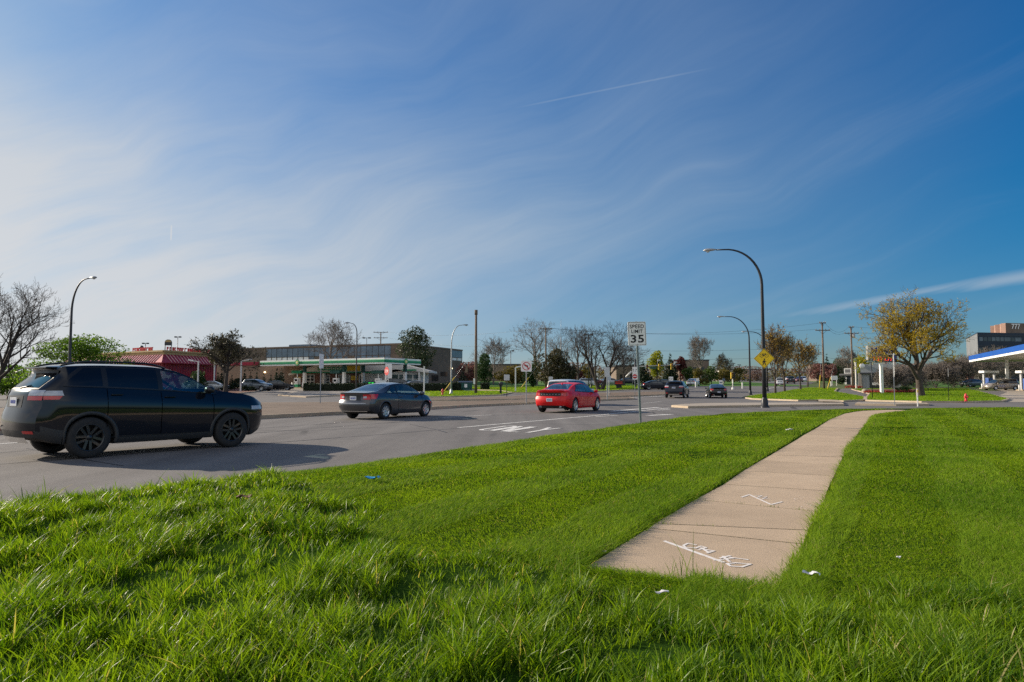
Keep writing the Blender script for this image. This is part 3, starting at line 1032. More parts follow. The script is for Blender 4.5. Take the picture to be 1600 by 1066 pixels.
def road_paint():
    b = MB()
    PW = M['paint_white']
    solid = [((716, 668.5), (916, 651)), ((916, 651), (1010, 641.2))]
    for p, q in solid: strip(b, G(*p), G(*q), 0.15, 0.005, PW)
    for p, q in (((-40, 697), (40, 691)), ((690, 652.8), (768, 648.6)), ((885, 641.8), (930, 639)), ((1005, 630.4), (1033, 627.8)), ((300, 675), (400, 668.5)), ((1028, 641.5), (1048, 639.4)), ((930, 651.5), (965, 649.2))):
        strip(b, G(*p), G(*q), 0.13, 0.005, PW)
    for p, q in (((955, 642.8), (1030, 636.8)), ((1012, 649.6), (1050, 647.6)), ((990, 621.0), (1036, 619.0))):
        strip(b, G(*p), G(*q), 0.35, 0.005, PW)
    # turning-lane edge line beside the island, stop lines
    for p, q in (((1010, 641.2), (1046, 637.6)), ((1200, 607.5), (1222, 603.5))): strip(b, G(*p), G(*q), 0.2, 0.005, PW)
    tag(b.build('lane_markings', fix=False), kind='structure')
    b = MB()
    rn = random.Random(12)
    for p, q in (((-120, 735), (716, 669.5)), ((-60, 712), (690, 654.5)), ((1010, 640.4), (768, 649.4)), ((300, 676.5), (560, 659)), ((40, 701), (190, 728)), ((640, 663), (700, 676))):
        P, Q = Vector((*G(*p)[:2], 0)), Vector((*G(*q)[:2], 0))
        n = max(3, int((Q - P).length / 1.1))
        pts = [P.lerp(Q, i / n) + Vector((rn.gauss(0, .03), rn.gauss(0, .03), 0)) for i in range(n + 1)]
        for a, c in zip(pts[:-1], pts[1:]):
            strip(b, a, c + (c - a) * .02, rn.uniform(.025, .06), 0.0042 + rn.random() * .0004, M['tar'])
    tag(b.build('road_seams', fix=False), kind='structure')
    # ONLY, painted tall so that drivers read it from a distance
    o = Vector((*G(747, 672.2)[:2], 0))
    right = Vector((*G(838, 677.2)[:2], 0)) - o
    u = right.normalized()
    fwd = Vector((*G(794, 665.6)[:2], 0)) - o
    H = fwd.length
    fwd = fwd.normalized()
    pitchw = right.length / 3.9
    W = pitchw * 0.72
    LET = {'O': [[(0, 0.12), (0, 0.88), (0.3, 1), (0.7, 1), (1, 0.88), (1, 0.12), (0.7, 0), (0.3, 0), (0, 0.12)]],
           'N': [[(0, 0), (0, 1)], [(0, 1), (1, 0)], [(1, 0), (1, 1)]], 'L': [[(0, 1), (0, 0)], [(0, 0), (1, 0)]],
           'Y': [[(0, 1), (0.5, 0.5)], [(1, 1), (0.5, 0.5)], [(0.5, 0.5), (0.5, 0)]]}
    b = MB()
    z = 0.006
    for i, ch in enumerate('ONLY'):
        for st in LET[ch]:
            for p, q in zip(st[:-1], st[1:]):
                P = o + u * (i * pitchw + p[0] * W) + fwd * (p[1] * H)
                Q = o + u * (i * pitchw + q[0] * W) + fwd * (q[1] * H)
                d = (Q - P).normalized()
                strip(b, P - d * 0.05, Q + d * 0.05, 0.14, z, PW)
                z += 0.0002
    tag(b.build('road_lettering', fix=False), kind='structure')


road_paint()


def chalk():
    S = 500.0 / 1600.0
    px = lambda a, c: (900 + a * S, 640 + c * S)
    sets = [
        (0.036, [[(445, 658), (735, 762)]]),
        (0.021, [[(445, 656), (470, 668)], [(690, 752), (740, 748)],
                 [(600, 676), (560, 668), (537, 678), (548, 690), (590, 690)], [(612, 700), (650, 690), (625, 682), (596, 693)], [(625, 690), (660, 712)], [(650, 700), (690, 706)], [(690, 706), (655, 717)],
                 [(720, 742), (770, 730)], [(735, 733), (768, 760)], [(745, 745), (785, 742)], [(770, 738), (858, 750)],
                 [(872, 772), (800, 766), (756, 770), (772, 782), (830, 786), (872, 772)]]),
        (0.025, [[(828, 438), (866, 425)], [(866, 425), (975, 475)], [(975, 475), (1030, 461)]]),
        (0.013, [[(893, 430), (930, 430)], [(930, 430), (905, 440)], [(915, 440), (955, 436)], [(955, 436), (930, 448)], [(940, 446), (968, 444)]]),
    ]
    b = MB()
    z = 0.0990
    for w, sts in sets:
        for st in sts:
            for p, q in zip(st[:-1], st[1:]):
                P, Q = Vector((*G(*px(*p), 0.1)[:2], 0)), Vector((*G(*px(*q), 0.1)[:2], 0))
                d = (Q - P).normalized()
                strip(b, P - d * w * 0.3, Q + d * w * 0.3, w, z, M['chalk'])
                z += 0.00004
    # spilled chips
    rn = random.Random(5)
    for _ in range(46):
        p = G(1258 + rn.gauss(0, 14) , 786 + rn.gauss(0, 6), 0.1)
        r = rn.uniform(0.003, 0.011)
        b.add([(p[0] + r * math.cos(a) * rn.uniform(0.6, 1.2), p[1] + r * math.sin(a) * rn.uniform(0.6, 1.2), 0.0995 + rn.random() * 0.003) for a in (0, 1.3, 2.6, 3.7, 5.1)], [(0, 1, 2, 3, 4)], M['chalk'])
    tag(b.build('chalk_marks', fix=False), kind='structure')


chalk()

# ================================================================== VEHICLES
def pchip(keys):
    xs = np.array([k[0] for k in keys], float)
    ys = np.array([k[1] for k in keys], float)
    h = np.diff(xs)
    d = np.diff(ys) / h
    m = np.zeros_like(ys)
    m[0], m[-1] = d[0], d[-1]
    for i in range(1, len(xs) - 1):
        if d[i - 1] * d[i] > 0:
            w1, w2 = 2 * h[i] + h[i - 1], h[i] + 2 * h[i - 1]
            m[i] = (w1 + w2) / (w1 / d[i - 1] + w2 / d[i])

    def f(x):
        x = min(max(float(x), xs[0]), xs[-1])
        i = min(int(np.searchsorted(xs, x, 'right')) - 1, len(h) - 1)
        t = (x - xs[i]) / h[i]
        a, b = ys[i], ys[i + 1]
        return float((1 + 2 * t) * (1 - t) ** 2 * a + t * (1 - t) ** 2 * h[i] * m[i] + t * t * (3 - 2 * t) * b + t * t * (t - 1) * h[i] * m[i + 1])
    return f


SIDE_CAR = [(0, 0.90), (0.05, 0.945), (0.14, 0.968), (0.30, 0.978), (0.50, 0.993), (0.66, 1.0), (0.76, 0.994), (0.84, 0.974), (0.92, 0.948), (1.0, 0.910)]
SPECS = {
    'crossover': dict(
        xr=-2.30, xf=2.26, hw=[(-2.30, .80), (-2.05, .885), (-1.4, .92), (1.2, .92), (1.8, .905), (2.1, .85), (2.26, .74)],
        zt=[(-2.30, 1.61), (-1.95, 1.665), (-1.0, 1.72), (-.3, 1.715), (.18, 1.65), (.40, 1.57), (1.04, 1.23), (1.18, 1.20), (1.7, 1.135), (2.0, 1.08), (2.18, 1.02), (2.26, .94)],
        zb=[(-2.30, 1.29), (-1.5, 1.265), (0, 1.185), (.8, 1.13), (1.2, 1.11), (1.8, 1.04), (2.15, .965), (2.26, .88)],
        wr=[(-2.30, .56), (-1.8, .62), (-.5, .655), (.2, .645), (.7, .70), (1.05, .77), (1.2, .80), (2.0, .77), (2.26, .66)],
        zs=[(-2.30, .40), (-1.95, .29), (-1.3, .235), (1.4, .235), (2.0, .235), (2.26, .30)],
        rear=[(.25, -2.14), (.40, -2.24), (.58, -2.30), (.78, -2.29), (.90, -2.24), (1.18, -2.19), (1.32, -2.06), (1.56, -1.84), (1.62, -1.86), (1.66, -1.90), (1.75, -1.88)],
        front=[(.22, 2.10), (.45, 2.23), (.65, 2.26), (.90, 2.25), (1.02, 2.18)],
        ax=(-1.35, 1.34), R=.37, cladz=0.20, dlo=(-1.88, .98), cuts=(-1.10, -.12), fq=(.07, .90), ws=(1.06, .24), backz=(1.24, 1.59, .62),
        tail=(1.05, 1.225), lampx=.42, rails=True, side=SIDE_CAR),
    'coupe': dict(
        xr=-2.23, xf=2.23, hw=[(-2.23, .74), (-2.0, .84), (-1.4, .875), (1.2, .875), (1.8, .84), (2.08, .74), (2.23, .56)],
        zt=[(-2.23, 1.01), (-1.88, 1.045), (-1.72, 1.06), (-1.2, 1.20), (-.6, 1.355), (-.1, 1.40), (.30, 1.36), (.6, 1.26), (1.2, .965), (1.35, .92), (1.75, .83), (2.08, .69), (2.23, .58)],
        zb=[(-2.23, .97), (-1.6, .995), (-.9, .965), (0, .915), (1, .87), (1.35, .86), (1.8, .76), (2.08, .62), (2.23, .50)],
        wr=[(-2.23, .64), (-1.85, .70), (-1.6, .68), (-1.1, .60), (-.3, .555), (.3, .56), (.8, .63), (1.25, .73), (1.4, .76), (2.0, .66), (2.23, .48)],
        zs=[(-2.23, .34), (-1.9, .24), (-1.3, .19), (1.4, .18), (2.0, .18), (2.23, .22)],
        rear=[(.2, -2.05), (.34, -2.16), (.52, -2.23), (.66, -2.21), (.70, -2.16), (.90, -2.14), (.98, -2.19), (1.05, -2.22)],
        front=[(.15, 2.08), (.4, 2.2), (.55, 2.23), (.7, 2.17), (.8, 2.1)],
        ax=(-1.29, 1.33), R=.315, cladz=0.0, dlo=(-1.28, 1.12), cuts=(-.52,), fq=(.07, .88), ws=(1.22, .36), bw=(-1.70, -.72),
        tail=(.74, .95), lampx=.40, rails=False, side=SIDE_CAR),
    'sedan': dict(
        xr=-2.52, xf=2.52, hw=[(-2.52, .80), (-2.3, .90), (-1.6, .95), (1.4, .945), (2.1, .90), (2.38, .82), (2.52, .66)],
        zt=[(-2.52, 1.055), (-2.3, 1.085), (-1.98, 1.10), (-1.82, 1.12), (-1.1, 1.34), (-.5, 1.455), (0, 1.48), (.50, 1.43), (.75, 1.35), (1.42, 1.03), (1.55, .99), (2.0, .94), (2.38, .82), (2.52, .70)],
        zb=[(-2.52, 1.015), (-1.9, 1.04), (-.9, 1.0), (.2, .955), (1.2, .935), (1.55, .93), (2.1, .85), (2.38, .74), (2.52, .62)],
        wr=[(-2.52, .70), (-2.1, .78), (-1.8, .75), (-1.3, .66), (-.4, .605), (.4, .605), (1.0, .70), (1.45, .79), (1.6, .82), (2.2, .76), (2.52, .58)],
        zs=[(-2.52, .36), (-2.2, .26), (-1.5, .20), (1.6, .20), (2.2, .20), (2.52, .24)],
        rear=[(.2, -2.36), (.36, -2.46), (.55, -2.52), (.72, -2.50), (.80, -2.44), (.98, -2.43), (1.03, -2.50), (1.1, -2.51)],
        front=[(.15, 2.38), (.4, 2.5), (.6, 2.52), (.8, 2.47), (.9, 2.4)],
        ax=(-1.50, 1.55), R=.36, cladz=0.0, dlo=(-1.42, 1.30), cuts=(-.95, .12), fq=(.07, .88), ws=(1.42, .56), bw=(-1.82, -.78),
        tail=(.80, .985), lampx=.34, rails=False, side=SIDE_CAR),
    'minivan': dict(
        xr=-2.5, xf=2.5, hw=[(-2.5, .82), (-2.3, .92), (-1.6, .95), (1.4, .95), (2.1, .90), (2.35, .80), (2.5, .62)],
        zt=[(-2.5, 1.62), (-2.2, 1.70), (-1, 1.75), (0, 1.73), (.45, 1.66), (.8, 1.50), (1.6, 1.06), (1.75, 1.0), (2.1, .90), (2.38, .74), (2.5, .62)],
        zb=[(-2.5, 1.06), (-1, 1.04), (.4, .98), (1.3, .93), (1.7, .92), (2.1, .82), (2.38, .66), (2.5, .56)],
        wr=[(-2.5, .62), (-2, .70), (-.5, .72), (.4, .70), (1.2, .76), (1.6, .80), (2.2, .74), (2.5, .55)],
        zs=[(-2.5, .36), (-2.2, .26), (-1.5, .22), (1.6, .22), (2.2, .22), (2.5, .26)],
        rear=[(.25, -2.4), (.45, -2.48), (.7, -2.5), (1.05, -2.42), (1.6, -2.24), (1.75, -2.2)],
        front=[(.2, 2.38), (.4, 2.48), (.55, 2.5), (.75, 2.42), (.9, 2.3)],
        ax=(-1.55, 1.50), R=.33, cladz=0.0, dlo=(-2.2, 1.45), cuts=(-1.0, .15), fq=(.06, .9), ws=(1.6, .52), backz=(1.08, 1.6, .68),
        tail=(.82, 1.15), lampx=.16, rails=False, side=SIDE_CAR),
}


class Body:
    def __init__(self, sp):
        self.sp = sp
        for k in ('hw', 'zt', 'zb', 'wr', 'zs', 'rear', 'front', 'side'):
            setattr(self, k, pchip(sp[k]))
        self.xr, self.xf = sp['xr'], sp['xf']

    def bx(self, y, z):
        return self.rear(z) + 0.24 * abs(y / 0.92) ** 3

    def fx(self, y, z):
        return self.front(z) - 0.24 * abs(y / 0.92) ** 2.4

    def mapx(self, x0, y, z):
        Lb = 0.62
        if x0 < self.xr + Lb:
            B = self.bx(y, z)
            t = (x0 - self.xr) / Lb
            return B + t * (self.xr + Lb - B)
        if x0 > self.xf - Lb:
            B = self.fx(y, z)
            t = (self.xf - x0) / Lb
            return B + t * (self.xf - Lb - B)
        return x0

    def low(self, x, f):                       # below the window line
        zs, zb = self.zs(x), self.zb(x)
        return self.hw(x) * self.side(f), zs + (zb - zs) * f

    def lowz(self, x, z):
        zs, zb = self.zs(x), self.zb(x)
        return self.hw(x) * self.side(min(max((z - zs) / (zb - zs), 0), 1))

    def rail(self, x):
        zb, zt = self.zb(x), self.zt(x)
        g = min(1.0, max(0.0, (zt - zb) / 0.3))
        return self.wr(x), zb + (zt - zb) * (0.72 + 0.19 * g)

    def glass(self, x, f):
        yb, zb = self.hw(x) * self.side(1.0), self.zb(x)
        yr, zr = self.rail(x)
        return yb + (yr - yb) * f + 0.022 * math.sin(PI * f) * min(1, (zr - zb) / 0.3), zb + (zr - zb) * f

    def top(self, x, g):
        yr, zr = self.rail(x)
        zt = self.zt(x)
        return g * yr, zt - (zt - zr) * abs(g) ** 2.4


def make_car(label, cat, kind, paint_m, loc, rz, group=None, name='car', scale=(1, 1, 1), rim='rim_silver', glass='car_glass', rear_glass=None, cut=True, clad=None, detail=True, plate=True, see=None):
    sp = SPECS[kind]
    B = Body(sp)
    root = thing(name, label, cat, loc, rz, group)
    S = Matrix.Diagonal((*scale, 1))
    glass = M[glass] if isinstance(glass, str) else glass
    rear_glass = M[rear_glass] if rear_glass else glass
    clad = clad or (M['cladding'] if sp['cladz'] else paint_m)
    # ---- shell
    NX = 72 if detail else 44
    xs = [sp['xr'] + (sp['xf'] - sp['xr']) * (i / NX) for i in range(NX + 1)]
    FL = [0, .05, .14, .25, .38, .5, .6, .68, .74, .78, .84, .92, 1.0]
    FG = [.07, .3, .5, .7, .89, 1.0]
    GT = [.93, .85, .72, .5, .25, 0.0]
    V, mats = [], []
    rows = len(FL) + len(FG) + len(GT)
    for x in xs:
        half = [B.low(x, f) for f in FL] + [B.glass(x, f) for f in FG] + [B.top(x, g) for g in GT]
        full = [(y, z) for y, z in half] + [(-y, z) for y, z in reversed(half[:-1])]
        V += [(B.mapx(x, y, z), y, z) for y, z in full]
    nr = 2 * rows - 1
    F, mi = [], []
    for i in range(NX):
        for j in range(nr - 1):
            a = i * nr + j
            F.append((a, a + 1, a + nr + 1, a + nr))
            zc = sum(V[q][2] for q in F[-1]) / 4
            mi.append(1 if (sp['cladz'] and (zc < sp['zs'][3][1] + 0.13 or (xs[i] < sp['xr'] + 0.5 and zc < 0.56))) else 0)
        F.append((i * nr + nr - 1, i * nr, (i + 1) * nr, (i + 1) * nr + nr - 1))
        mi.append(2)
    for end in (0, NX):                                     # rounded tail and nose
        fn = B.bx if end == 0 else B.fx
        cols = 12
        prev = None
        for j in range(rows):
            yl, z = V[end * nr + j][1], V[end * nr + j][2]
            if j == rows - 1:
                cur = [end * nr + j] * (cols + 1)
            else:
                cur = [end * nr + j]
                for c in range(1, cols):
                    y = yl * (1 - 2 * c / cols)
                    V.append((fn(y, z), y, z))
                    cur.append(len(V) - 1)
                cur.append(end * nr + nr - 1 - j)
            if prev:
                for c in range(cols):
                    q = [prev[c], prev[c + 1], cur[c + 1], cur[c]]
                    q = [p for k, p in enumerate(q) if p not in q[:k]]
                    if len(q) < 3: continue
                    F.append(q if end == 0 else q[::-1])
                    zc = sum(V[p][2] for p in q) / len(q)
                    mi.append(1 if sp['cladz'] and zc < 0.56 else 0)
            prev = cur
    me = bpy.data.meshes.new('body')
    me.from_pydata(V, [], F)
    bm = bmesh.new()
    bm.from_mesh(me)
    bm.faces.ensure_lookup_table()
    for f, q in zip(bm.faces, mi):
        f.material_index = q
        f.smooth = True
    bmesh.ops.remove_doubles(bm, verts=bm.verts[:], dist=1e-4)
    bmesh.ops.holes_fill(bm, edges=[e for e in bm.edges if e.is_boundary])
    bmesh.ops.recalc_face_normals(bm, faces=bm.faces[:])
    bm.to_mesh(me)
    bm.free()
    for m in (paint_m, clad, M['well']):
        me.materials.append(m)
    if cut:
        body = link('body', me)
        cb = MB()
        ra = sp['R'] + 0.055
        for ax in sp['ax']:
            for s in (-1, 1):
                cb.tube([(ax, s * 0.52, sp['R'] - 0.01), (ax, s * 1.2, sp['R'] - 0.01)], ra, M['well'], 28, smooth=False)
        co = cb.build('cutter')
        md = body.modifiers.new('b', 'BOOLEAN')
        md.operation, md.solver, md.object = 'DIFFERENCE', 'EXACT', co
        dg = bpy.context.evaluated_depsgraph_get()
        dg.update()
        me2 = bpy.data.meshes.new_from_object(body.evaluated_get(dg))
        bpy.data.objects.remove(body)
        bpy.data.objects.remove(co)
        if len(me2.polygons) > 300:
            me = me2
            me.name = 'body'
            if len(me.materials) > 3 or True:
                pass
    if see is not None:                      # open the shell behind the glass from x = see forwards
        d0, d1 = sp['dlo']
        bm = bmesh.new()
        bm.from_mesh(me)
        kill = []
        for f in bm.faces:
            c = f.calc_center_median()
            zb = B.zb(c.x)
            yr, zr = B.rail(c.x)
            fr = (c.z - zb) / max(zr - zb, 1e-3)
            side_ok = see < c.x < d1 - .03 and c.x > d0 + (0.55 if 'bw' in sp else 0.42) * min(max(fr, 0), 1) + .04 and sp['fq'][0] < fr < sp['fq'][1] and abs(c.y) > yr * .9 and abs(f.normal.z) < .85
            ok = side_ok
            for lo_, hi_ in ([(sp['ws'][1] + .02, sp['ws'][0] - .06)] + ([(sp['bw'][0] + .06, sp['bw'][1] - .04)] if 'bw' in sp and see < -1 else [])):
                if lo_ < c.x < hi_ and abs(c.y) < yr * .88 and c.z > zb + .02 and f.normal.z > .15: ok = True
            if ok: kill.append(f)
        bmesh.ops.delete(bm, geom=kill, context='FACES')
        bm.to_mesh(me)
        bm.free()
        kb = MB()
        xe = sp['ws'][0] - .30
        x0 = max(see - .9, d0 + .1)
        zf = .42
        kb.box(((x0 + xe) / 2, 0, zf), (xe - x0, 1.3, .04), M['cabin'])
        for s in (-1, 1):
            kb.box(((x0 + xe) / 2, s * (B.hw(0) - .14), (zf + B.zb(0)) / 2 - .03), (xe - x0, .05, B.zb(0) - zf - .04), M['cabin'])
        kb.box((sp['ws'][0] - .22, 0, B.zb(sp['ws'][0] - .2) - .10), (.46, 1.34, .26), M['cabin'], bev=.05)
        kb.box((x0, 0, B.zb(x0) - .22), (.06, 1.2, .5), M['cabin'])
        kb.tube([(sp['ws'][0] - .48 + .10 * math.sin(a), .36 + .18 * math.cos(a), B.zb(.4) - .02 + .17 * math.sin(a)) for a in np.linspace(0, 2 * PI, 17)], .016, M['cabin'], 6)
        link('cabin', (lambda q: (q.transform(S), q)[1])(kb.mesh('cabin')), root)
        for sx, sy in [(sp['ws'][0] - 1.12, .36), (sp['ws'][0] - 1.12, -.36)] + ([(sp['ws'][0] - 1.95, .36), (sp['ws'][0] - 1.95, -.36)] if see < -1 else []):
            sb = MB()
            zt_ = B.zb(0) + .10
            sb.box((sx + .22, sy, zf + .16), (.5, .48, .2), M['seat'], bev=.06)
            sb.box((sx - .08, sy, (zf + .1 + zt_) / 2), (.16, .46, zt_ - zf - .1), M['seat'], ry=-.18, bev=.06)
            sb.box((sx - .15, sy, zt_ + .13), (.10, .26, .17), M['seat'], ry=-.15, bev=.04)
            link('seat', (lambda q: (q.transform(S), q)[1])(sb.mesh('seat')), root)
    me.set_sharp_from_angle(angle=math.radians(34))
    me.transform(S)
    link('body', me, root)

    def fin(mb, nm, par=root):
        me_ = mb.mesh(nm)
        me_.transform(S)
        return link(nm, me_, par)

    def side_patch(b, s, xq, fq, mat, off, nx=14, nf=5, zone='glass'):
        """xq(f) -> (x0, x1)"""
        vs = []
        for i in range(nf + 1):
            f = fq[0] + (fq[1] - fq[0]) * i / nf
            x0, x1 = xq((i / nf))
            for j in range(nx + 1):
                x = x0 + (x1 - x0) * j / nx
                y, z = B.glass(x, f) if zone == 'glass' else (B.lowz(x, f), f)
                X = B.mapx(x, y, z)
                up = off * (0.45 if zone == 'glass' else 0.0)
                vs.append((X, s * (y + off), z + up))
        fs = [(i * (nx + 1) + j, i * (nx + 1) + j + 1, (i + 1) * (nx + 1) + j + 1, (i + 1) * (nx + 1) + j) for i in range(nf) for j in range(nx)]
        b.add(vs, fs if s < 0 else [q[::-1] for q in fs], mat, True)

    def top_patch(b, x0, x1, g, mat, off, nx=10, ng=10, curve=0.0):
        vs = []
        for i in range(nx + 1):
            for j in range(ng + 1):
                gg = -g + 2 * g * j / ng
                x = x0 + (x1 - x0) * i / nx + curve * (1 - abs(gg) ** 2)
                y, z = B.top(x, gg)
                dz = (B.zt(x + .03) - B.zt(x - .03)) / .06
                nn = Vector((-dz, 0, 1)).normalized() * off
                vs.append((x + nn.x, y, z + nn.z))
        fs = [(i * (ng + 1) + j, i * (ng + 1) + j + 1, (i + 1) * (ng + 1) + j + 1, (i + 1) * (ng + 1) + j) for i in range(nx) for j in range(ng)]
        b.add(vs, fs, mat, True)

    def rear_patch(b, y0, y1, zlo, zhi, mat, off=0.006, front=False, ny=8, nz=4):
        vs = []
        fn = B.fx if front else B.bx
        for i in range(nz + 1):
            for j in range(ny + 1):
                y = y0 + (y1 - y0) * j / ny
                a, c = (zlo(y), zhi(y)) if callable(zlo) else (zlo, zhi)
                z = a + (c - a) * i / nz
                vs.append((fn(y, z) + (off if front else -off), y, z))
        fs = [(i * (ny + 1) + j, i * (ny + 1) + j + 1, (i + 1) * (ny + 1) + j + 1, (i + 1) * (ny + 1) + j) for i in range(nz) for j in range(ny)]
        b.add(vs, fs, mat, True)

    # ---- glass
    d0, d1 = sp['dlo']
    xe0 = d0 + (0.42 if 'backz' in sp else 0.55) * (1 if kind != 'minivan' else 0.55)
    cuts = list(sp['cuts'])
    b = MB()
    for s in (-1, 1):
        if see is None:
            side_patch(b, s, lambda t: (d0 - .04 + (xe0 - d0) * t, d1 + .03), (sp['fq'][0] - .045, sp['fq'][1] + .035), M['trim'], 0.003, 26, 6)
            continue
        xa = lambda t: d0 + (xe0 - d0) * t
        side_patch(b, s, lambda t: (d0 - .04, d1 + .03), (sp['fq'][0] - .045, sp['fq'][0] + .015), M['trim'], 0.0085, 30, 1)
        side_patch(b, s, lambda t: (xe0 - .02, d1 + .02), (sp['fq'][1] - .02, sp['fq'][1] + .04), M['trim'], 0.0085, 30, 1)
        side_patch(b, s, lambda t: (xa(t) - .05, xa(t) + .05), (sp['fq'][0], sp['fq'][1]), M['trim'], 0.0085, 2, 6)
        side_patch(b, s, lambda t: (d1 - .04, d1 + .03), (sp['fq'][0], sp['fq'][1]), M['trim'], 0.0085, 2, 6)
        for c_ in sp['cuts']:
            side_patch(b, s, lambda t: (c_ - .045, c_ + .045), (sp['fq'][0], sp['fq'][1]), M['trim'], 0.0085, 2, 6)
        if see > -1: side_patch(b, s, lambda t: (xa(t), sp['cuts'][-1]), sp['fq'], M['trim'], 0.003, 20, 5)
    fin(b, 'window_frame')
    ed = [None] + cuts + [None]
    for s in (-1, 1):
        for i in range(len(ed) - 1):
            last = i == len(ed) - 2
            x0 = (lambda t: d0 + (xe0 - d0) * t) if ed[i] is None else (lambda t, c=ed[i]: c + .035)
            x1 = (lambda t: d1) if last else (lambda t, c=ed[i + 1]: c - .035)
            b = MB()
            side_patch(b, s, lambda t: (x0(t), x1(t)), sp['fq'], glass if last else rear_glass, 0.007)
            fin(b, 'side_window')
    b = MB()
    top_patch(b, sp['ws'][0] - .05, sp['ws'][1], .94, glass, 0.004, curve=0.05)
    fin(b, 'windshield')
    b = MB()
    if 'bw' in sp:
        if see is None: top_patch(b, sp['bw'][0], sp['bw'][1], .93, M['trim'], 0.003, curve=-0.05)
        top_patch(b, sp['bw'][0] + .05, sp['bw'][1] - .05, .86, rear_glass, 0.007, curve=-0.05)
    else:
        z0, z1, w = sp['backz']
        rear_patch(b, -w, w, z0, z1, M['trim'], 0.003)
        rear_patch(b, -w + .04, w - .04, z0 + .03, z1 - .04, rear_glass, 0.008)
    fin(b, 'rear_window')
    # ---- lamps
    t0, t1 = sp['tail']
    for s in (-1, 1):
        b = MB()
        yo = B.hw(sp['xr']) * .99
        yi = yo - sp['lampx'] * 0.72
        mid = t0 + (t1 - t0) * .45
        if kind == 'crossover':
            rear_patch(b, s * yi, s * yo, mid, t1, M['lamp_clear'], 0.010)
            rear_patch(b, s * yi, s * yo, t0, mid - .005, M['lamp_red'], 0.010)
            side_patch(b, s, lambda t: (sp['xr'] + .0, sp['xr'] + .44 - .05 * t), (mid, t1 - .01), M['lamp_clear'], 0.008, 8, 4, 'low')
            side_patch(b, s, lambda t: (sp['xr'] + .0, sp['xr'] + .30 + .10 * t), (t0 + .01, mid - .005), M['lamp_red'], 0.008, 8, 4, 'low')
        else:
            rear_patch(b, s * yi, s * yo, lambda y: t0 + (t1 - t0) * .12 * (1 - (abs(y) - yi) / (yo - yi)), lambda y: t1 - .012, M['lamp_red'], 0.010)
            ext = {'coupe': .42, 'sedan': .10}.get(kind, .16)
            side_patch(b, s, lambda t: (sp['xr'] + .0, sp['xr'] + .06 + ext * (0.35 + .65 * t)), (t0 + .03, min(t1, B.zb(sp['xr']) - .005)), M['lamp_red'], 0.008, 8, 4, 'low')
            if kind == 'coupe':
                rear_patch(b, s * (yi + .02), s * (yi + .15), t0 + .06, t0 + .13, M['lamp_clear'], 0.014)
        fin(b, 'tail_light')
        b = MB()
        yo = B.hw(sp['xf']) * .98
        zc = B.zb(sp['xf'])
        rear_patch(b, s * (yo - .26), s * yo, zc - .10, zc - .005, M['lamp_clear'], 0.008, True)
        side_patch(b, s, lambda t: (sp['xf'] - .42, sp['xf']), (zc - .09, zc - .01), M['lamp_clear'], 0.007, 8, 3, 'low')
        fin(b, 'headlight')
    if kind == 'sedan':                      # lamps joined across the boot lid
        b = MB()
        rear_patch(b, -.80, .80, t0 + .01, t1 - .005, M['trim'], 0.006, ny=20)
        for yy in np.linspace(-.62, .62, 9):
            rear_patch(b, yy - .018, yy + .018, t0 + .075, t0 + .105, M['lamp_clear'], 0.011)
        fin(b, 'rear_panel')
    b = MB()
    rear_patch(b, -.42, .42, .42, .52, M['trim'], 0.008, True, ny=10)
    rear_patch(b, -.36, .36, B.zb(sp['xf']) - .09, B.zb(sp['xf']) - .01, M['trim'], 0.008, True, ny=10)
    fin(b, 'grille')
    # ---- plate, bumper trim, exhaust
    zp = {'crossover': 1.02, 'coupe': .80, 'sedan': .63, 'minivan': .78}[kind]
    if plate:
        b = MB()
        if kind in ('coupe', 'crossover'):
            rear_patch(b, -.34, .34, zp - .10, zp + .11, M['trim'], 0.004)
        xx = B.bx(0, zp) - .015
        b.box((xx, 0, zp), (.012, .31, .155), M['plate'], bev=.003)
        for k_ in range(6):
            b.box((xx - .007, -.1 + k_ * .04, zp), (.003, .022, .06), M['blue_ink'])
        fin(b, 'license_plate')
    b = MB()
    if kind == 'coupe':
        rear_patch(b, -.62, .62, .30, .325, M['chrome'], 0.014, ny=16)
        rear_patch(b, -.60, .60, .60, .625, M['lamp_clear'], 0.004, ny=14)
    elif kind == 'sedan':
        rear_patch(b, -.70, .70, .22, .36, M['trim'], 0.010, ny=16)
        for s in (-1, 1):
            b.tube([(B.bx(.5, .3) - .05, s * .52, .30), (B.bx(.5, .3) + .15, s * .52, .30)], .05, M['chrome'], 12)
            b.add([(B.bx(.66, .36) - .02, s * (.60 + a), .345 + c) for a, c in ((0, 0), (.12, .015), (.12, .05), (0, .035))], [(0, 1, 2, 3)], M['lamp_red'])
    elif kind == 'crossover':
        rear_patch(b, -.5, .5, .30, .40, M['chrome'], 0.006, ny=12)
        for s in (-1, 1):
            rear_patch(b, s * .52, s * .74, .47, .52, M['lamp_red'], 0.012)
    else:
        rear_patch(b, -.7, .7, .50, .54, M['trim'], 0.006, ny=12)
    fin(b, 'bumper_trim')
    # ---- seams, handles, mirrors
    dx0 = sp['ax'][0] + sp['R'] + .10
    seams = [c for c in cuts] + [d1 + .08 - .1]
    if kind in ('crossover', 'minivan'): seams = [cuts[0] + .02, cuts[1], d1 - .06]
    if kind == 'coupe': seams = [cuts[0], d1 - .05]
    if kind == 'sedan': seams = [cuts[0] - .1, cuts[1], d1 - .05]
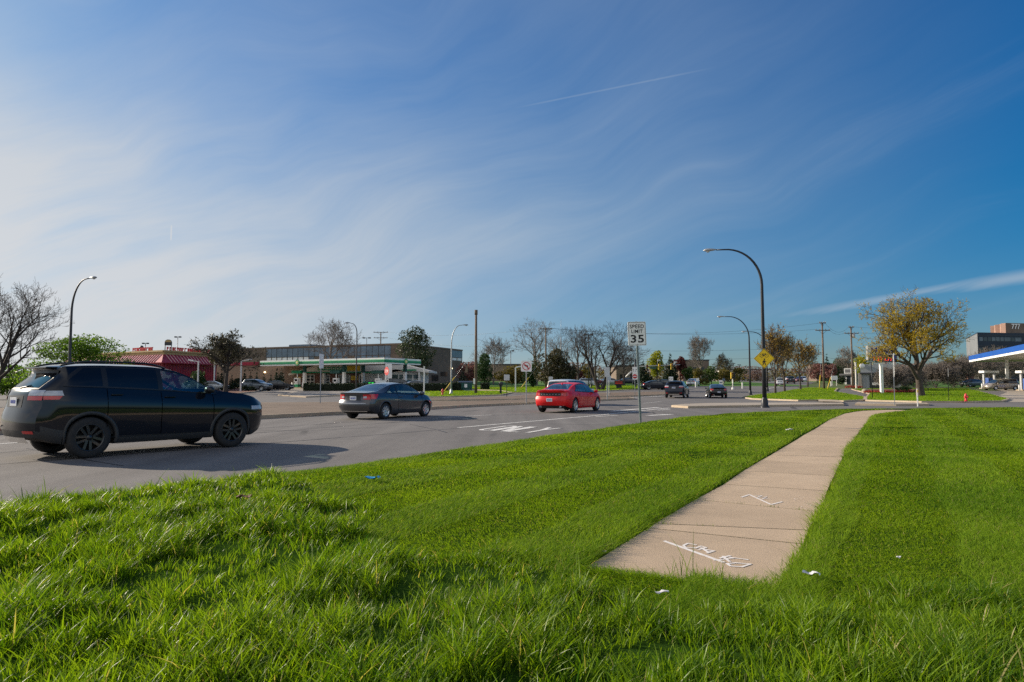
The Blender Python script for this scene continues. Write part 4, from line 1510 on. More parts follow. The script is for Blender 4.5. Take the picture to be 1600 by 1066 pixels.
    for s in (-1, 1):
        b = MB()
        for k_, c in enumerate(seams):
            zl = B.zs(c) + .13
            side_patch(b, s, lambda t: (c - .006, c + .006), (zl, B.zb(c) - .005), M['seam'], 0.0025, 1, 10, 'low')
        a, c = seams[0], seams[-1]
        side_patch(b, s, lambda t: (a, c), (B.zs(0) + .12, B.zs(0) + .132), M['trim'], 0.003, 20, 1, 'low')
        fx_ = sp['ax'][0] + .12
        side_patch(b, s, lambda t: (fx_, fx_ + .18), (B.zb(fx_) - .20, B.zb(fx_) - .195), M['trim'], 0.0025, 4, 1, 'low')
        fin(b, 'door_seam')
    for s in (-1, 1):
        for c in seams[:-1]:
            b = MB()
            x = c + .16
            z = B.zb(x) - .10
            b.box((x, s * (B.lowz(x, z) + .022), z), (.20, .022, .026), paint_m, bev=.008)
            b.box((x - .07, s * (B.lowz(x, z) + .010), z), (.03, .03, .02), paint_m)
            b.box((x + .07, s * (B.lowz(x, z) + .010), z), (.03, .03, .02), paint_m)
            fin(b, 'door_handle')
        b = MB()
        x = d1 - .22
        yb, zb = B.glass(x, .05)
        b.box((x, s * (yb + .06), zb + .02), (.06, .12, .03), M['trim'], bev=.008)
        b.lathe([(0.0, -.07), (.06, -.062), (.088, -.03), (.092, .02), (.07, .07), (.03, .10), (0, .105)], (x, s * (yb + .165), zb + .075), M['trim'] if kind == 'crossover' else paint_m, 14, 'X')
        for q in range(len(b.v) - 14 * 7, len(b.v)):
            vx, vy, vz = b.v[q]
            b.v[q] = (vx, s * (yb + .165) + (vy - s * (yb + .165)) * 1.25, zb + .075 + (vz - zb - .075) * .85)
        fin(b, 'mirror')
    # wheel-arch lips
    for s in (-1, 1):
        for ax in sp['ax']:
            b = MB()
            vs, n = [], 22
            for i in range(n + 1):
                an = math.radians(-12 + 204 * i / n)
                for r, o in ((sp['R'] + .050, -.03), (sp['R'] + .052, .012), (sp['R'] + (.105 if sp['cladz'] else .075), .010 if sp['cladz'] else .004), (sp['R'] + (.115 if sp['cladz'] else .085), -.004)):
                    x, z = ax + r * math.cos(an), sp['R'] - .01 + r * math.sin(an)
                    z = max(z, B.zs(x))
                    y = B.lowz(x, z)
                    vs.append((B.mapx(x, y, z), s * (y + o), z))
            fs = [(i * 4 + j, i * 4 + j + 1, i * 4 + j + 5, i * 4 + j + 4) for i in range(n) for j in range(3)]
            b.add(vs, fs, clad, True)
            fin(b, 'wheel_arch')
    if sp['rails']:
        for s in (-1, 1):
            b = MB()
            pts = []
            for i in range(15):
                x = -1.75 + 1.80 * i / 14
                y, z = B.top(x, .93)
                pts.append((x, s * y, z + .012 + .05 * min(1, 6 * (i / 14) * (1 - i / 14) + .0)))
            b.tube(pts, .018, M['trim'], 8)
            fin(b, 'roof_rail')
        b = MB()
        b.box((B.rear(1.62) + .03, 0, 1.628), (.22, 1.02, .028), paint_m, bev=.012)
        fin(b, 'spoiler')
        b = MB()
        b.tube([(B.bx(0, 1.26) - .02, .02, 1.26), (B.bx(0, 1.31) - .02, -.36, 1.31)], .010, M['trim'], 6)
        fin(b, 'wiper')
    elif kind == 'sedan':
        b = MB()
        x = -2.36
        b.box((x, 0, B.zt(x) + .012), (.16, 1.36, .022), paint_m, bev=.009)
        fin(b, 'spoiler')
        b = MB()
        b.lathe([(.0, .07), (.02, .06), (.05, .0)], (-.95, 0, B.zt(-.95) - .005), paint_m, 10)
        fin(b, 'antenna')
    # ---- wheels
    R = sp['R']
    rm = M[rim]
    wm, wr_ = MB(), MB()
    w = .105
    wm.lathe([(R * .66, -w), (R * .80, -w * 1.04), (R * .94, -w * .95), (R, -w * .62), (R, w * .62), (R * .94, w * .95), (R * .80, w * 1.04), (R * .66, w), (R * .64, w * .5), (R * .64, -w * .5), (R * .66, -w)], (0, 0, 0), M['tyre'], 32, 'Y')
    wr_.lathe([(R * .64, -w * .8), (R * .67, -w * 1.0), (R * .62, -w * .98), (R * .58, -w * .5), (R * .56, w * .3)], (0, 0, 0), rm, 32, 'Y')
    wr_.lathe([(0, -w * .72), (R * .12, -w * .72), (R * .16, -w * .55), (R * .16, -w * .2)], (0, 0, 0), rm, 16, 'Y')
    wr_.lathe([(0, w * .1), (R * .60, w * .1)], (0, 0, 0), M['well'], 24, 'Y')
    nsp = {'crossover': 5, 'coupe': 7, 'sedan': 5, 'minivan': 7}[kind]
    for i in range(nsp):
        for dd in ((-.15, .15) if nsp == 5 else (0,)):
            a = 2 * PI * i / nsp + .2
            c = Vector((math.cos(a), 0, math.sin(a)))
            t = Vector((-math.sin(a), 0, math.cos(a)))
            r0, r1 = R * .13, R * .64
            w0, w1 = R * (.06 if dd else .10), R * (.065 if dd else .15)
            p = [c * r0 - t * w0 + t * dd * R * .5, c * r0 + t * w0 + t * dd * R * .5, c * r1 + t * w1 + t * dd * R * 1.05, c * r1 - t * w1 + t * dd * R * 1.05]
            vs = [q + Vector((0, -w * (.74 if k_ < 2 else .82), 0)) for k_, q in enumerate(p)] + [q + Vector((0, -w * .35, 0)) for q in p]
            wr_.add(vs, [(0, 1, 2, 3), (0, 4, 5, 1), (1, 5, 6, 2), (2, 6, 7, 3), (3, 7, 4, 0)], rm)
    tm, rmh = wm.mesh('wheel'), wr_.mesh('rim')
    for ax in sp['ax']:
        for s in (-1, 1):
            o = link('wheel', tm, root)
            o.location = (ax * scale[0], s * (B.lowz(ax, R) - w + .015) * scale[1], R)
            o.rotation_euler = (0, rng.uniform(0, 1.2), 0 if s < 0 else PI)
            link('rim', rmh, o)
    return root


def at_wheels(pr, pf, R=0.36, w=0.9):
    """stand a car so that its right-hand wheels touch the ground at the two photo pixels: centre and heading"""
    a, b = Vector(G(*pr)), Vector(G(*pf))
    d = (b - a)
    h = math.atan2(d.y, d.x)
    m = (a + b) / 2
    n = Vector((-math.sin(h), math.cos(h), 0))
    return m + n * w, h


suv_paint = paint('black_paint', (0.005, 0.007, 0.012), 0.14, 0.0)
P0 = Vector(G(141, 716)); P1 = Vector(G(359, 699))
hd = math.atan2(P1.y - P0.y, P1.x - P0.x)
c0 = (P0 + P1) / 2 + Vector((-math.sin(hd), math.cos(hd), 0)) * 0.86
suv = make_car('glossy black crossover with black wheels passing nearest on the road', 'suv', 'crossover', suv_paint, (c0.x, c0.y, 0.0), hd, name='suv', scale=(1.03, 1.0, 1.0), rim='rim_black', glass='clear_glass', rear_glass='privacy', see=-.14)

m = (Vector(G(599, 655.5)) + Vector(G(663, 650.5))) / 2
hd = math.radians(90 - 27.0)
c = m + Vector((-math.sin(hd), math.cos(hd), 0)) * 0.80
make_car('dark grey two-door coupe driving away beside the paved median', 'car', 'coupe', paint('grey_paint', (0.060, 0.060, 0.066), 0.25, 0.55), (c.x, c.y, 0), hd, glass='clear_glass', see=-3.0, name='coupe', scale=(1.05, 1.02, 1.03))
m = (Vector(G(896.5, 645.2)) + Vector(G(932, 641.8))) / 2
hd = math.radians(90 - 27.5)
c = m + Vector((-math.sin(hd), math.cos(hd), 0)) * 0.86
make_car('bright red four-door sedan with a full-width dark lamp panel driving away', 'car', 'sedan', paint('red_paint', (0.62, 0.003, 0.005), 0.4, 0.0, coat=0.22), (c.x, c.y, 0), hd, glass='clear_glass', see=-3.0, name='sedan')


def car_px(px, Y, head, *a, **k):
    k.setdefault('cut', False)
    k.setdefault('detail', False)
    p = A(px, Y)
    # head: degrees clockwise from straight ahead
    return make_car(*a, loc=p, rz=math.radians(90 - head), **k)


WHT = paint('white_paint', (0.62, 0.64, 0.66), 0.3, 0.0)
SIL = paint('silver_paint', (0.42, 0.45, 0.48), 0.3, 0.5)
GOLD = paint('gold_paint', (0.42, 0.36, 0.29), 0.3, 0.4)
NAVY = paint('navy_paint', (0.008, 0.012, 0.024), 0.25, 0.2)
BLK = paint('black_paint_far', (0.006, 0.007, 0.009), 0.25, 0.1)
SLATE = paint('slate_paint', (0.12, 0.145, 0.17), 0.3, 0.4)
MAROON = paint('maroon_paint', (0.10, 0.012, 0.018), 0.3, 0.2)

car_px(893, 47.5, 31, 'white minivan mostly hidden behind the red sedan', 'minivan', 'minivan', WHT, name='minivan')
car_px(1058, 73.5, 22, 'dark navy suv with lit red tail lamps crossing the junction ahead', 'suv', 'crossover', NAVY, name='suv', scale=(1.08, 1.12, 1.05), cut=True, rear_glass='privacy')
car_px(1119, 73.5, 10, 'black sedan crossing the junction left of the kerbed road lawn', 'car', 'sedan', BLK, name='sedan', scale=(.95, .96, .99), cut=True)
car_px(1083, 135, 28, 'small white car beyond the junction, between the dark suv and the black sedan', 'car', 'sedan', WHT, name='sedan', scale=(.92, .95, 1))
car_px(1024, 106, 82, 'dark blue sedan waiting on the cross street left of the dark suv', 'car', 'sedan', NAVY, name='sedan', scale=(.9, .95, 1))
car_px(1043, 109, 82, 'black hatchback on the cross street partly hidden by the dark suv', 'car', 'crossover', BLK, name='hatchback', scale=(.9, .95, .9))
car_px(1219.5, 131, 24, 'white hatchback driving away behind the roadside trees', 'car', 'crossover', WHT, name='hatchback', scale=(.95, .98, .95))
car_px(1236, 160, 24, 'dark pickup-height car beyond the white hatchback on the far road', 'car', 'crossover', BLK, name='suv', scale=(1, 1, 1))
car_px(1249, 185, 204, 'dark red car coming towards the viewer on the far road', 'car', 'sedan', MAROON, name='sedan')
car_px(1233, 195, 22, 'silver car tiny at the top of the far road', 'car', 'sedan', SIL, name='sedan')
car_px(1256, 215, 204, 'white van at the crest of the far road', 'van', 'minivan', WHT, name='van')
car_px(1563, 104, 262, 'gold minivan parked under the blue-edged canopy', 'minivan', 'minivan', GOLD, name='minivan', cut=True, rear_glass='privacy', scale=(1.08, 1, 1))
car_px(1519, 126, 255, 'blue car parked beyond the gold minivan by the brick sign', 'car', 'sedan', SLATE, name='sedan', scale=(.95, 1, 1))
car_px(402, 99, 105, 'grey suv parked in front of the cypress hedge beside the green-edged canopy', 'suv', 'crossover', SLATE, name='suv', cut=True)
car_px(433, 103, 80, 'black sedan parked behind the leftmost pump', 'car', 'sedan', BLK, name='sedan')
car_px(330, 99, 80, 'silver sedan half hidden behind the shrub bed', 'car', 'sedan', SIL, name='sedan')
car_px(312, 104, 80, 'pale car behind the black crossover bonnet, left of the silver sedan', 'car', 'sedan', WHT, name='sedan')
car_px(627, 104, 85, 'black pickup-sized suv parked in front of the station shop', 'suv', 'crossover', BLK, name='suv', scale=(1.12, 1, 1))
car_px(652, 104, 85, 'white sedan parked at the right end of the station shop', 'car', 'sedan', WHT, name='sedan')
for i, (px, Y, mt, lb) in enumerate(((914, 138, WHT, 'white car parked left of the big twin-trunk tree'), (925, 142, MAROON, 'dark red car parked just left of the twin-trunk tree trunk'), (953, 145, SIL, 'silver car parked between the twin-trunk tree and the red lettered sign'),
                                    (982, 148, NAVY, 'dark car parked right of the red lettered sign'), (1322, 168, BLK, 'dark car parked near the small dark-roofed kiosk'))):
    car_px(px, Y, 80, lb, 'car', 'sedan', mt, name='sedan', group='cars parked beyond the far lawn')

# ================================================================== TREES AND SHRUBS
def tubes_np(lines, sides):
    """lines: list of (points Nx3, radii N) -> verts, quads"""
    P, T, R, seg = [], [], [], []
    o = 0
    for p, r in lines:
        p = np.asarray(p, float)
        t = np.gradient(p, axis=0)
        P.append(p); T.append(t); R.append(np.asarray(r, float))
        n = len(p)
        seg.append(np.stack([np.arange(o, o + n - 1), np.arange(o + 1, o + n)], -1))
        o += n
    P, T, R, seg = np.concatenate(P), np.concatenate(T), np.concatenate(R), np.concatenate(seg)
    T /= np.linalg.norm(T, axis=1, keepdims=True) + 1e-9
    ref = np.where(np.abs(T[:, 2:3]) > 0.8, np.array([[1.0, 0.13, 0.0]]), np.array([[0.05, 0.1, 1.0]]))
    U = np.cross(T, ref)
    U /= np.linalg.norm(U, axis=1, keepdims=True) + 1e-9
    W = np.cross(T, U)
    a = np.arange(sides) * 2 * PI / sides
    V = P[:, None, :] + R[:, None, None] * (np.cos(a)[None, :, None] * U[:, None, :] + np.sin(a)[None, :, None] * W[:, None, :])
    k = np.arange(sides)
    k2 = (k + 1) % sides
    A_, B_ = seg[:, 0:1] * sides, seg[:, 1:2] * sides
    Q = np.stack([A_ + k, A_ + k2, B_ + k2, B_ + k], -1).reshape(-1, 4)
    return V.reshape(-1, 3), Q


def grow(rn, H, spread, clear, r0, levels, nlimb=6, dens=1.0, up=0.35, wander=0.10, upright=0.9, lean=(0, 0), multi=1):
    """a branching skeleton: returns lists of limbs per level"""
    out = [[] for _ in range(levels + 1)]

    def branch(p, d, L, r, lv):
        n = max(3, int(5 if lv < 2 else (4 if lv == 2 else 3)))
        pts, rad = [p.copy()], [r]
        dirs = [d]
        dd = d.copy()
        for i in range(n):
            wd = wander * (0.35 if lv == 0 else 1.0)
            dd = dd + np.array([rn.gauss(0, wd), rn.gauss(0, wd), rn.gauss(0, wd * 0.6) + up * (0.22 if lv else 0.05)])
            dd /= np.linalg.norm(dd)
            pts.append(pts[-1] + dd * L / n)
            rad.append(r * (1 - 0.62 * (i + 1) / n))
            dirs.append(dd.copy())
        out[lv].append((np.array(pts), np.array(rad)))
        if lv >= levels:
            return
        cnt = {0: nlimb, 1: int(7 * dens), 2: int(6 * dens), 3: int(5 * dens), 4: int(4 * dens)}.get(lv, 3)
        cnt = max(2, cnt)
        for c in range(cnt):
            t = (0.35 if lv else (clear / max(L, 0.1))) + (1 - (0.35 if lv else (clear / max(L, 0.1)))) * ((c + rn.random()) / cnt)
            t = min(t, 0.98)
            q = t * n
            i = min(int(q), n - 1)
            pos = pts[i] + (pts[i + 1] - pts[i]) * (q - i)
            base = dirs[min(i + 1, n)]
            az = c * 2.4 + rn.uniform(-0.6, 0.6)
            ang = rn.uniform(0.45, 0.95) * (1.05 if lv else 1.0) * spread
            a = np.cross(base, np.array([0.3, 0.5, 0.81]))
            a /= np.linalg.norm(a)
            b = np.cross(base, a)
            nd = base * math.cos(ang) + (a * math.cos(az) + b * math.sin(az)) * math.sin(ang)
            nd /= np.linalg.norm(nd)
            rr = (rad[i] + (rad[i + 1] - rad[i]) * (q - i)) * rn.uniform(0.55, 0.80)
            l2 = L * rn.uniform(0.42, 0.66) * (1.0 if lv else (1.25 - 0.55 * t))
            branch(pos, nd, l2, max(rr, 0.006), lv + 1)

    for s in range(multi):
        an = s * 2 * PI / max(multi, 1) + 0.4
        tilt = 0.0 if multi == 1 else 0.33
        d = np.array([math.cos(an) * tilt + lean[0], math.sin(an) * tilt + lean[1], 1.0])
        d /= np.linalg.norm(d)
        branch(np.array([math.cos(an), math.sin(an), 0]) * (0 if multi == 1 else r0 * 0.6), d, H * upright, r0 * (1 if multi == 1 else 0.75), 0)
    return out


def leaf_quads(C, size, aspect=0.55, jitter=0.4, up=0.0):
    n = len(C)
    d = rng.normal(0, 1, (n, 3))
    d /= np.linalg.norm(d, axis=1, keepdims=True)
    e = rng.normal(0, 1, (n, 3))
    e[:, 2] *= (1 - up)
    e = np.cross(d, e)
    e /= np.linalg.norm(e, axis=1, keepdims=True) + 1e-9
    s = size * rng.uniform(1 - jitter, 1 + jitter, (n, 1))
    a, b = d * s, e * s * aspect
    V = np.stack([C - a, C + b, C + a, C - b], 1).reshape(-1, 3)
    return V, np.arange(n * 4).reshape(-1, 4)


def bare_tree(name, label, cat, loc, H, spread=1.0, clear=1.5, r0=0.2, levels=4, seed=1, bark='bark', leaf=None, nleaf=0, lsize=0.1, group=None, twig_min=0.012, wide=None, parent_mesh=None, lz=0.0, **kw):
    rn = random.Random(seed)
    sk = grow(rn, H, spread, clear, r0, levels, **kw)
    root = thing(name, label, cat, loc, rn.uniform(0, 6.28) if 'lean' not in kw else 0.0, group)
    allp = np.concatenate([p for lv in sk for p, r in lv])
    top = np.percentile(allp[:, 2], 99.7)
    sz = H / top
    sxy = sz
    if wide:
        sxy = (wide / 2) / np.percentile(np.hypot(allp[:, 0], allp[:, 1]), 98)
    fl = [0.02 * H * 0]
    S = np.array([sxy, sxy, sz])
    sc = lambda lst: [(p * S, np.maximum(r, twig_min)) for p, r in lst]
    low = sc(sk[0] + sk[1])
    # flare the foot
    for i, (p, r) in enumerate(low):
        if p[0, 2] < 0.05 and len(r):
            r = r.copy(); r[0] *= 1.35
            low[i] = (p, r)
    V, Q = tubes_np(low, 8)
    link('trunk', np_mesh('trunk', V, quads=Q, mats=[M[bark]], smooth=True), root)
    Vs, Qs = tubes_np(sc([b for lv in sk[2:4] for b in lv]), 5)
    if len(sk) > 4:
        V2, Q2 = tubes_np(sc([b for lv in sk[4:] for b in lv]), 3)
        Qs = np.concatenate([Qs, Q2 + len(Vs)])
        Vs = np.concatenate([Vs, V2])
    mq = np.zeros(len(Qs), int)
    mats = [M[bark]]
    if leaf is not None and nleaf:
        tw = [p * S for lv in sk[-2:] for p, r in lv]
        tw = np.concatenate([t[1:] for t in tw])
        if lz > 0:                                   # leaves thicker low down, thinner at the tips of the top
            pr = np.clip(1.15 - (tw[:, 2] / H) ** 1.5 * lz, 0.08, 1)
            tw = tw[rng.random(len(tw)) < pr]
        C = tw[rng.integers(0, len(tw), nleaf)] + rng.normal(0, lsize * 0.9, (nleaf, 3))
        VL, QL = leaf_quads(C, lsize)
        Qs = np.concatenate([Qs, QL + len(Vs)])
        Vs = np.concatenate([Vs, VL])
        mq = np.concatenate([mq, np.ones(nleaf, int)])
        mats.append(leaf)
    link('crown', np_mesh('crown', Vs, quads=Qs, mats=mats, mq=mq, smooth=True), root)
    return root


def blob_points(n, lobes, shell=0.55):
    """points filling several overlapping ellipsoids, denser near their skins, with gaps"""
    L = np.array([(l[3] * l[4] * l[5]) ** 0.67 for l in lobes])
    idx = rng.choice(len(lobes), n, p=L / L.sum())
    lo = np.array(lobes)[idx]
    d = rng.normal(0, 1, (n, 3))
    d /= np.linalg.norm(d, axis=1, keepdims=True)
    r = rng.random((n, 1)) ** (1 / 3)
    r = shell + (1 - shell) * r
    r *= 1 + 0.13 * np.sin(d[:, :1] * 7 + idx[:, None] * 1.7) * np.cos(d[:, 1:2] * 8 + d[:, 2:3] * 6)
    return lo[:, :3] + d * r * lo[:, 3:6]


def leafy(name, label, cat, loc, W, H, base, leafm, n=2600, lsize=0.16, seed=1, trunk_r=0.14, bark='bark_dark', group=None, lobes=12, squash=1.0, droop=0.0, cone=False, D=None, twigs=0):
    """a crown of many leaf-sized faces in lobes round a trunk; cone=True piles whorls to a point"""
    rn = random.Random(seed)
    root = thing(name, label, cat, loc, rn.uniform(0, 6.28) if D is None else 0.0, group)
    D = D or W
    lb = []
    ch = H - base
    if cone:
        for i in range(lobes):
            t = (i + 0.5) / lobes
            rr = (1 - t) ** 0.85 * 0.94 + 0.05
            k_ = max(1, int(5 * rr))
            for j in range(k_):
                a = j * 2 * PI / k_ + i * 1.1 + rn.uniform(-.3, .3)
                off = rr * 0.5 * rn.uniform(0.75, 1.15) if k_ > 1 else 0
                lb.append((math.cos(a) * off * W / 2, math.sin(a) * off * D / 2, base + t * ch * 0.97, W / 2 * rr * 0.6, D / 2 * rr * 0.6, ch / lobes * 0.85))
    else:
        for i in range(lobes):
            a, z = rn.uniform(0, 6.28), rn.random()
            env = math.sin(PI * min(1, 0.18 + 0.80 * z)) ** 0.6
            off = env * math.sqrt(rn.random()) * 0.68
            s = rn.uniform(0.26, 0.46)
            lb.append((math.cos(a) * off * W / 2, math.sin(a) * off * D / 2, base + ch * (0.16 + 0.68 * z) - droop * off * H * 0.3, W / 2 * s, D / 2 * s, ch * s * 0.5 * squash))
    C = blob_points(n, lb)
    C[:, 2] = np.maximum(C[:, 2], 0.05)
    VL, QL = leaf_quads(C, lsize)
    b = MB()
    b.tube([(0, 0, 0), (rn.uniform(-.05, .05) * W, 0, base + ch * 0.3), (0, rn.uniform(-.05, .05) * W, base + ch * 0.75)], [trunk_r * 1.25, trunk_r, trunk_r * 0.3], M[bark], 8)
    for l in lb[::max(1, len(lb) // 7)]:
        b.tube([(0, 0, base + ch * 0.12), (l[0] * .5, l[1] * .5, (base + l[2]) / 2 + ch * .06), l[:3]], [trunk_r * .5, trunk_r * .35, trunk_r * .12], M[bark], 5)
    b.build('trunk', root)
    link('crown', np_mesh('crown', VL, quads=QL, mats=[leafm]), root)
    return root


L_ = {}
L_['pine'] = leaf_mat('pine_needles', (0.018, 0.034, 0.014), (0.060, 0.082, 0.030), 0.1, clump=0.5)
L_['cypress'] = leaf_mat('cypress', (0.008, 0.020, 0.008), (0.024, 0.044, 0.016), 0.1, clump=0.5)
L_['brown_ever'] = leaf_mat('brown_evergreen', (0.034, 0.034, 0.016), (0.095, 0.080, 0.040), 0.12, clump=0.5)
L_['spring'] = leaf_mat('spring_leaves', (0.045, 0.095, 0.010), (0.125, 0.20, 0.022), 0.45, clump=0.4)
L_['gold'] = leaf_mat('gold_buds', (0.27, 0.185, 0.012), (0.52, 0.41, 0.036), 0.45, (1.6, 1.5, 0.8), clump=0.35, cscale=0.25)
L_['buds'] = leaf_mat('brown_buds', (0.18, 0.115, 0.020), (0.38, 0.26, 0.045), 0.35, (1.5, 1.3, 0.9), clump=0.35)
L_['pink'] = leaf_mat('pink_blossom', (0.15, 0.065, 0.055), (0.28, 0.135, 0.115), 0.3, (1.3, 1.2, 1.2), clump=0.4)
L_['maroon'] = leaf_mat('maroon_leaves', (0.055, 0.016, 0.016), (0.14, 0.035, 0.030), 0.3, (1.4, 1.2, 1.1), clump=0.4)
L_['olive'] = leaf_mat('olive_leaves', (0.060, 0.058, 0.014), (0.17, 0.125, 0.028), 0.35, clump=0.5)
L_['lime'] = leaf_mat('lime_leaves', (0.11, 0.15, 0.008), (0.34, 0.33, 0.018), 0.45, (1.5, 1.5, 0.8), clump=0.5)
L_['green'] = leaf_mat('green_leaves', (0.030, 0.060, 0.012), (0.085, 0.125, 0.028), 0.35, clump=0.5)
L_['dkgreen'] = leaf_mat('dark_leaves', (0.018, 0.046, 0.014), (0.055, 0.100, 0.030), 0.2, clump=0.5)
L_['hedge'] = leaf_mat('hedge_leaves', (0.008, 0.018, 0.006), (0.026, 0.044, 0.014), 0.15, clump=0.4, cscale=2.0)
L_['twig'] = leaf_mat('dry_twigs', (0.10, 0.078, 0.060), (0.22, 0.175, 0.135), 0.1, (1, 1, 1), clump=0.4)
L_['twig_red'] = leaf_mat('reddish_twigs', (0.11, 0.066, 0.052), (0.22, 0.140, 0.110), 0.15, (1.1, 1, 1), clump=0.4)
L_['leaf_red'] = leaf_mat('red_flowers', (0.22, 0.03, 0.02), (0.42, 0.08, 0.05), 0.3, (1.2, 1, 1), clump=0.3)

T = 'tree'
# --- the left side
bare_tree('bare_tree', 'large leafless tree at the left edge behind the black crossover', T, A(-24, 42), 8.2, 1.0, 1.9, 0.24, 5, 4, 'bark_dark', wide=8.8, nlimb=8, dens=0.85, up=0.5, multi=2, twig_min=0.007)
leafy('green_tree', 'spreading green leafy tree behind the black crossover roof', T, A(128, 60), 11.4, 5.9, 1.1, L_['spring'], 17000, 0.095, 3, 0.16, lobes=42, squash=0.8, droop=0.6, D=8)
leafy('green_tree', 'low yellow-green bush at the left edge under the leafless tree', T, A(20, 66), 6.5, 3.2, 0.3, L_['spring'], 2600, 0.14, 8, 0.1, lobes=10)
bare_tree('bare_tree', 'leafless spreading tree with a dense dark crown beside the white lamps', T, A(353, 86), 7.9, 1.05, 2.3, 0.28, 4, 12, 'bark_dark', L_['brown_ever'], 2600, 0.13, wide=8.6, nlimb=8, dens=1.05, up=0.35)
leafy('evergreen', 'dark green evergreen bush in front of the red restaurant wall', T, A(305, 96), 3.6, 3.1, 0.1, L_['dkgreen'], 2200, 0.11, 15, 0.1, lobes=12)
leafy('evergreen', 'dense dark evergreen crown rising behind the leafless spreading tree', T, A(352, 96), 6.6, 7.4, 3.6, L_['brown_ever'], 3600, 0.17, 14, 0.2, lobes=16)
bare_tree('bare_tree', 'leafless rounded tree rising behind the green-edged canopy', T, A(514, 138), 13.4, 1.0, 4.2, 0.30, 5, 21, 'bark_grey', wide=11.2, nlimb=9, dens=0.95, up=0.35, twig_min=0.016)
leafy('pine_tree', 'tall open pine with tiered dark clumps in front of the long brick building', T, A(648, 128), 8.6, 11.8, 2.6, L_['pine'], 5600, 0.17, 31, 0.24, lobes=30, squash=0.62, D=7)
# --- behind the verge, left of the big twin-trunk tree
leafy('flowering_tree', 'pink-brown blossoming tree at the right end of the brick building', T, A(731, 150), 5.8, 5.6, 0.5, L_['pink'], 2600, 0.17, 41, 0.12, lobes=14)
leafy('conifer', 'dark green bushy tree right behind the plain wooden pole', T, A(757, 140), 5.4, 7.0, 0.3, L_['dkgreen'], 3600, 0.17, 42, 0.14, lobes=16)
leafy('conifer', 'small dark pointed conifer behind the green dumpster', T, A(723, 122), 2.6, 3.4, 0.2, L_['cypress'], 1100, 0.12, 43, 0.07, lobes=7, cone=True)
bare_tree('bare_tree', 'thin leafless tree between the dark bushy tree and the olive bush', T, A(771, 150), 10.4, 1.0, 3.0, 0.16, 4, 44, 'bark_grey', wide=8.4, nlimb=9, dens=1.0, twig_min=0.018)
leafy('bush', 'broad olive-yellow bush behind the short white lamp post', 'bush', A(800, 142), 8.4, 4.4, 0.2, L_['olive'], 3600, 0.18, 45, 0.1, lobes=18)
leafy('evergreen', 'massive brown-green evergreen behind the no-left-turn sign', T, A(866, 112), 7.6, 6.6, 0.2, L_['brown_ever'], 6500, 0.17, 46, 0.2, lobes=26)
leafy('evergreen', 'lower dark evergreen just right of the no-left-turn sign', T, A(833, 118), 4.0, 4.6, 0.2, L_['dkgreen'], 2200, 0.16, 47, 0.12, lobes=10)
bare_tree('bare_tree', 'tall leafless tree above the massive brown-green evergreen', T, A(838, 140), 14.0, 1.0, 3.4, 0.28, 5, 48, 'bark_grey', wide=11.0, nlimb=8, dens=0.8, twig_min=0.012)
bare_tree('bare_tree', 'leafless tree behind the thin mast, left of the parking lot lamp', T, A(880, 150), 11.0, 1.05, 2.6, 0.22, 4, 49, 'bark_grey', wide=9.0, nlimb=8, dens=0.9, twig_min=0.012)
bare_tree('bare_tree', 'leafless tree between the thin mast and the parking lot lamp', T, A(903, 128), 11.6, 1.05, 2.6, 0.25, 5, 50, 'bark', wide=9.4, nlimb=7, dens=0.8, twig_min=0.010)
bare_tree('bare_tree', 'big leafless twin-trunk tree left of the speed limit sign', T, A(938, 101), 9.9, 0.95, 1.8, 0.36, 5, 52, 'bark_dark', wide=11.4, nlimb=7, dens=0.82, multi=2, up=0.45, twig_min=0.009)
bare_tree('bare_tree', 'leafless tree seen just behind the speed limit sign', T, A(975, 135), 9.0, 1.1, 2.2, 0.22, 4, 53, 'bark', wide=9.5, nlimb=9, dens=1.0, twig_min=0.016)
leafy('flowering_tree', 'dark red small tree behind the twin-trunk tree', T, A(893, 150), 6.0, 4.2, 0.4, L_['maroon'], 1600, 0.18, 54, 0.1, lobes=9)
leafy('bush', 'green bush in the gap left of the twin trunks', 'bush', A(917, 156), 5.0, 4.8, 0.2, L_['olive'], 1800, 0.18, 55, 0.1, lobes=9)
# --- across the junction
leafy('conifer', 'dark conifer left of the yellow-green tree under the signal arm', T, A(1005, 150), 4.2, 5.6, 0.6, L_['cypress'], 2200, 0.18, 61, 0.14, lobes=9, cone=True)
leafy('lime_tree', 'bright yellow-green tree behind the traffic signal arm', T, A(1026, 152), 4.8, 7.2, 1.4, L_['lime'], 3800, 0.17, 62, 0.15, lobes=18)
leafy('conifer', 'dark pointed conifer right of the yellow-green tree', T, A(1048, 156), 4.4, 7.4, 0.6, L_['cypress'], 2600, 0.19, 63, 0.15, lobes=11, cone=True)
leafy('flowering_tree', 'maroon-leaved tree right of the dark pointed conifer', T, A(1064, 158), 4.4, 6.6, 0.8, L_['maroon'], 2600, 0.18, 64, 0.12, lobes=14)
bare_tree('bare_tree', 'tall pale leafless tree above the junction, behind the green shrubs', T, A(1096, 172), 12.0, 1.0, 3.0, 0.24, 5, 65, 'bark_grey', wide=9.0, nlimb=9, dens=0.9, twig_min=0.020)
bare_tree('bare_tree', 'small leafless tree with a few leaves left of the tall lamp', T, A(1131, 168), 7.2, 1.0, 1.8, 0.16, 4, 66, 'bark_grey', L_['olive'], 900, 0.14, wide=5.4, nlimb=8, dens=1.0, twig_min=0.020)
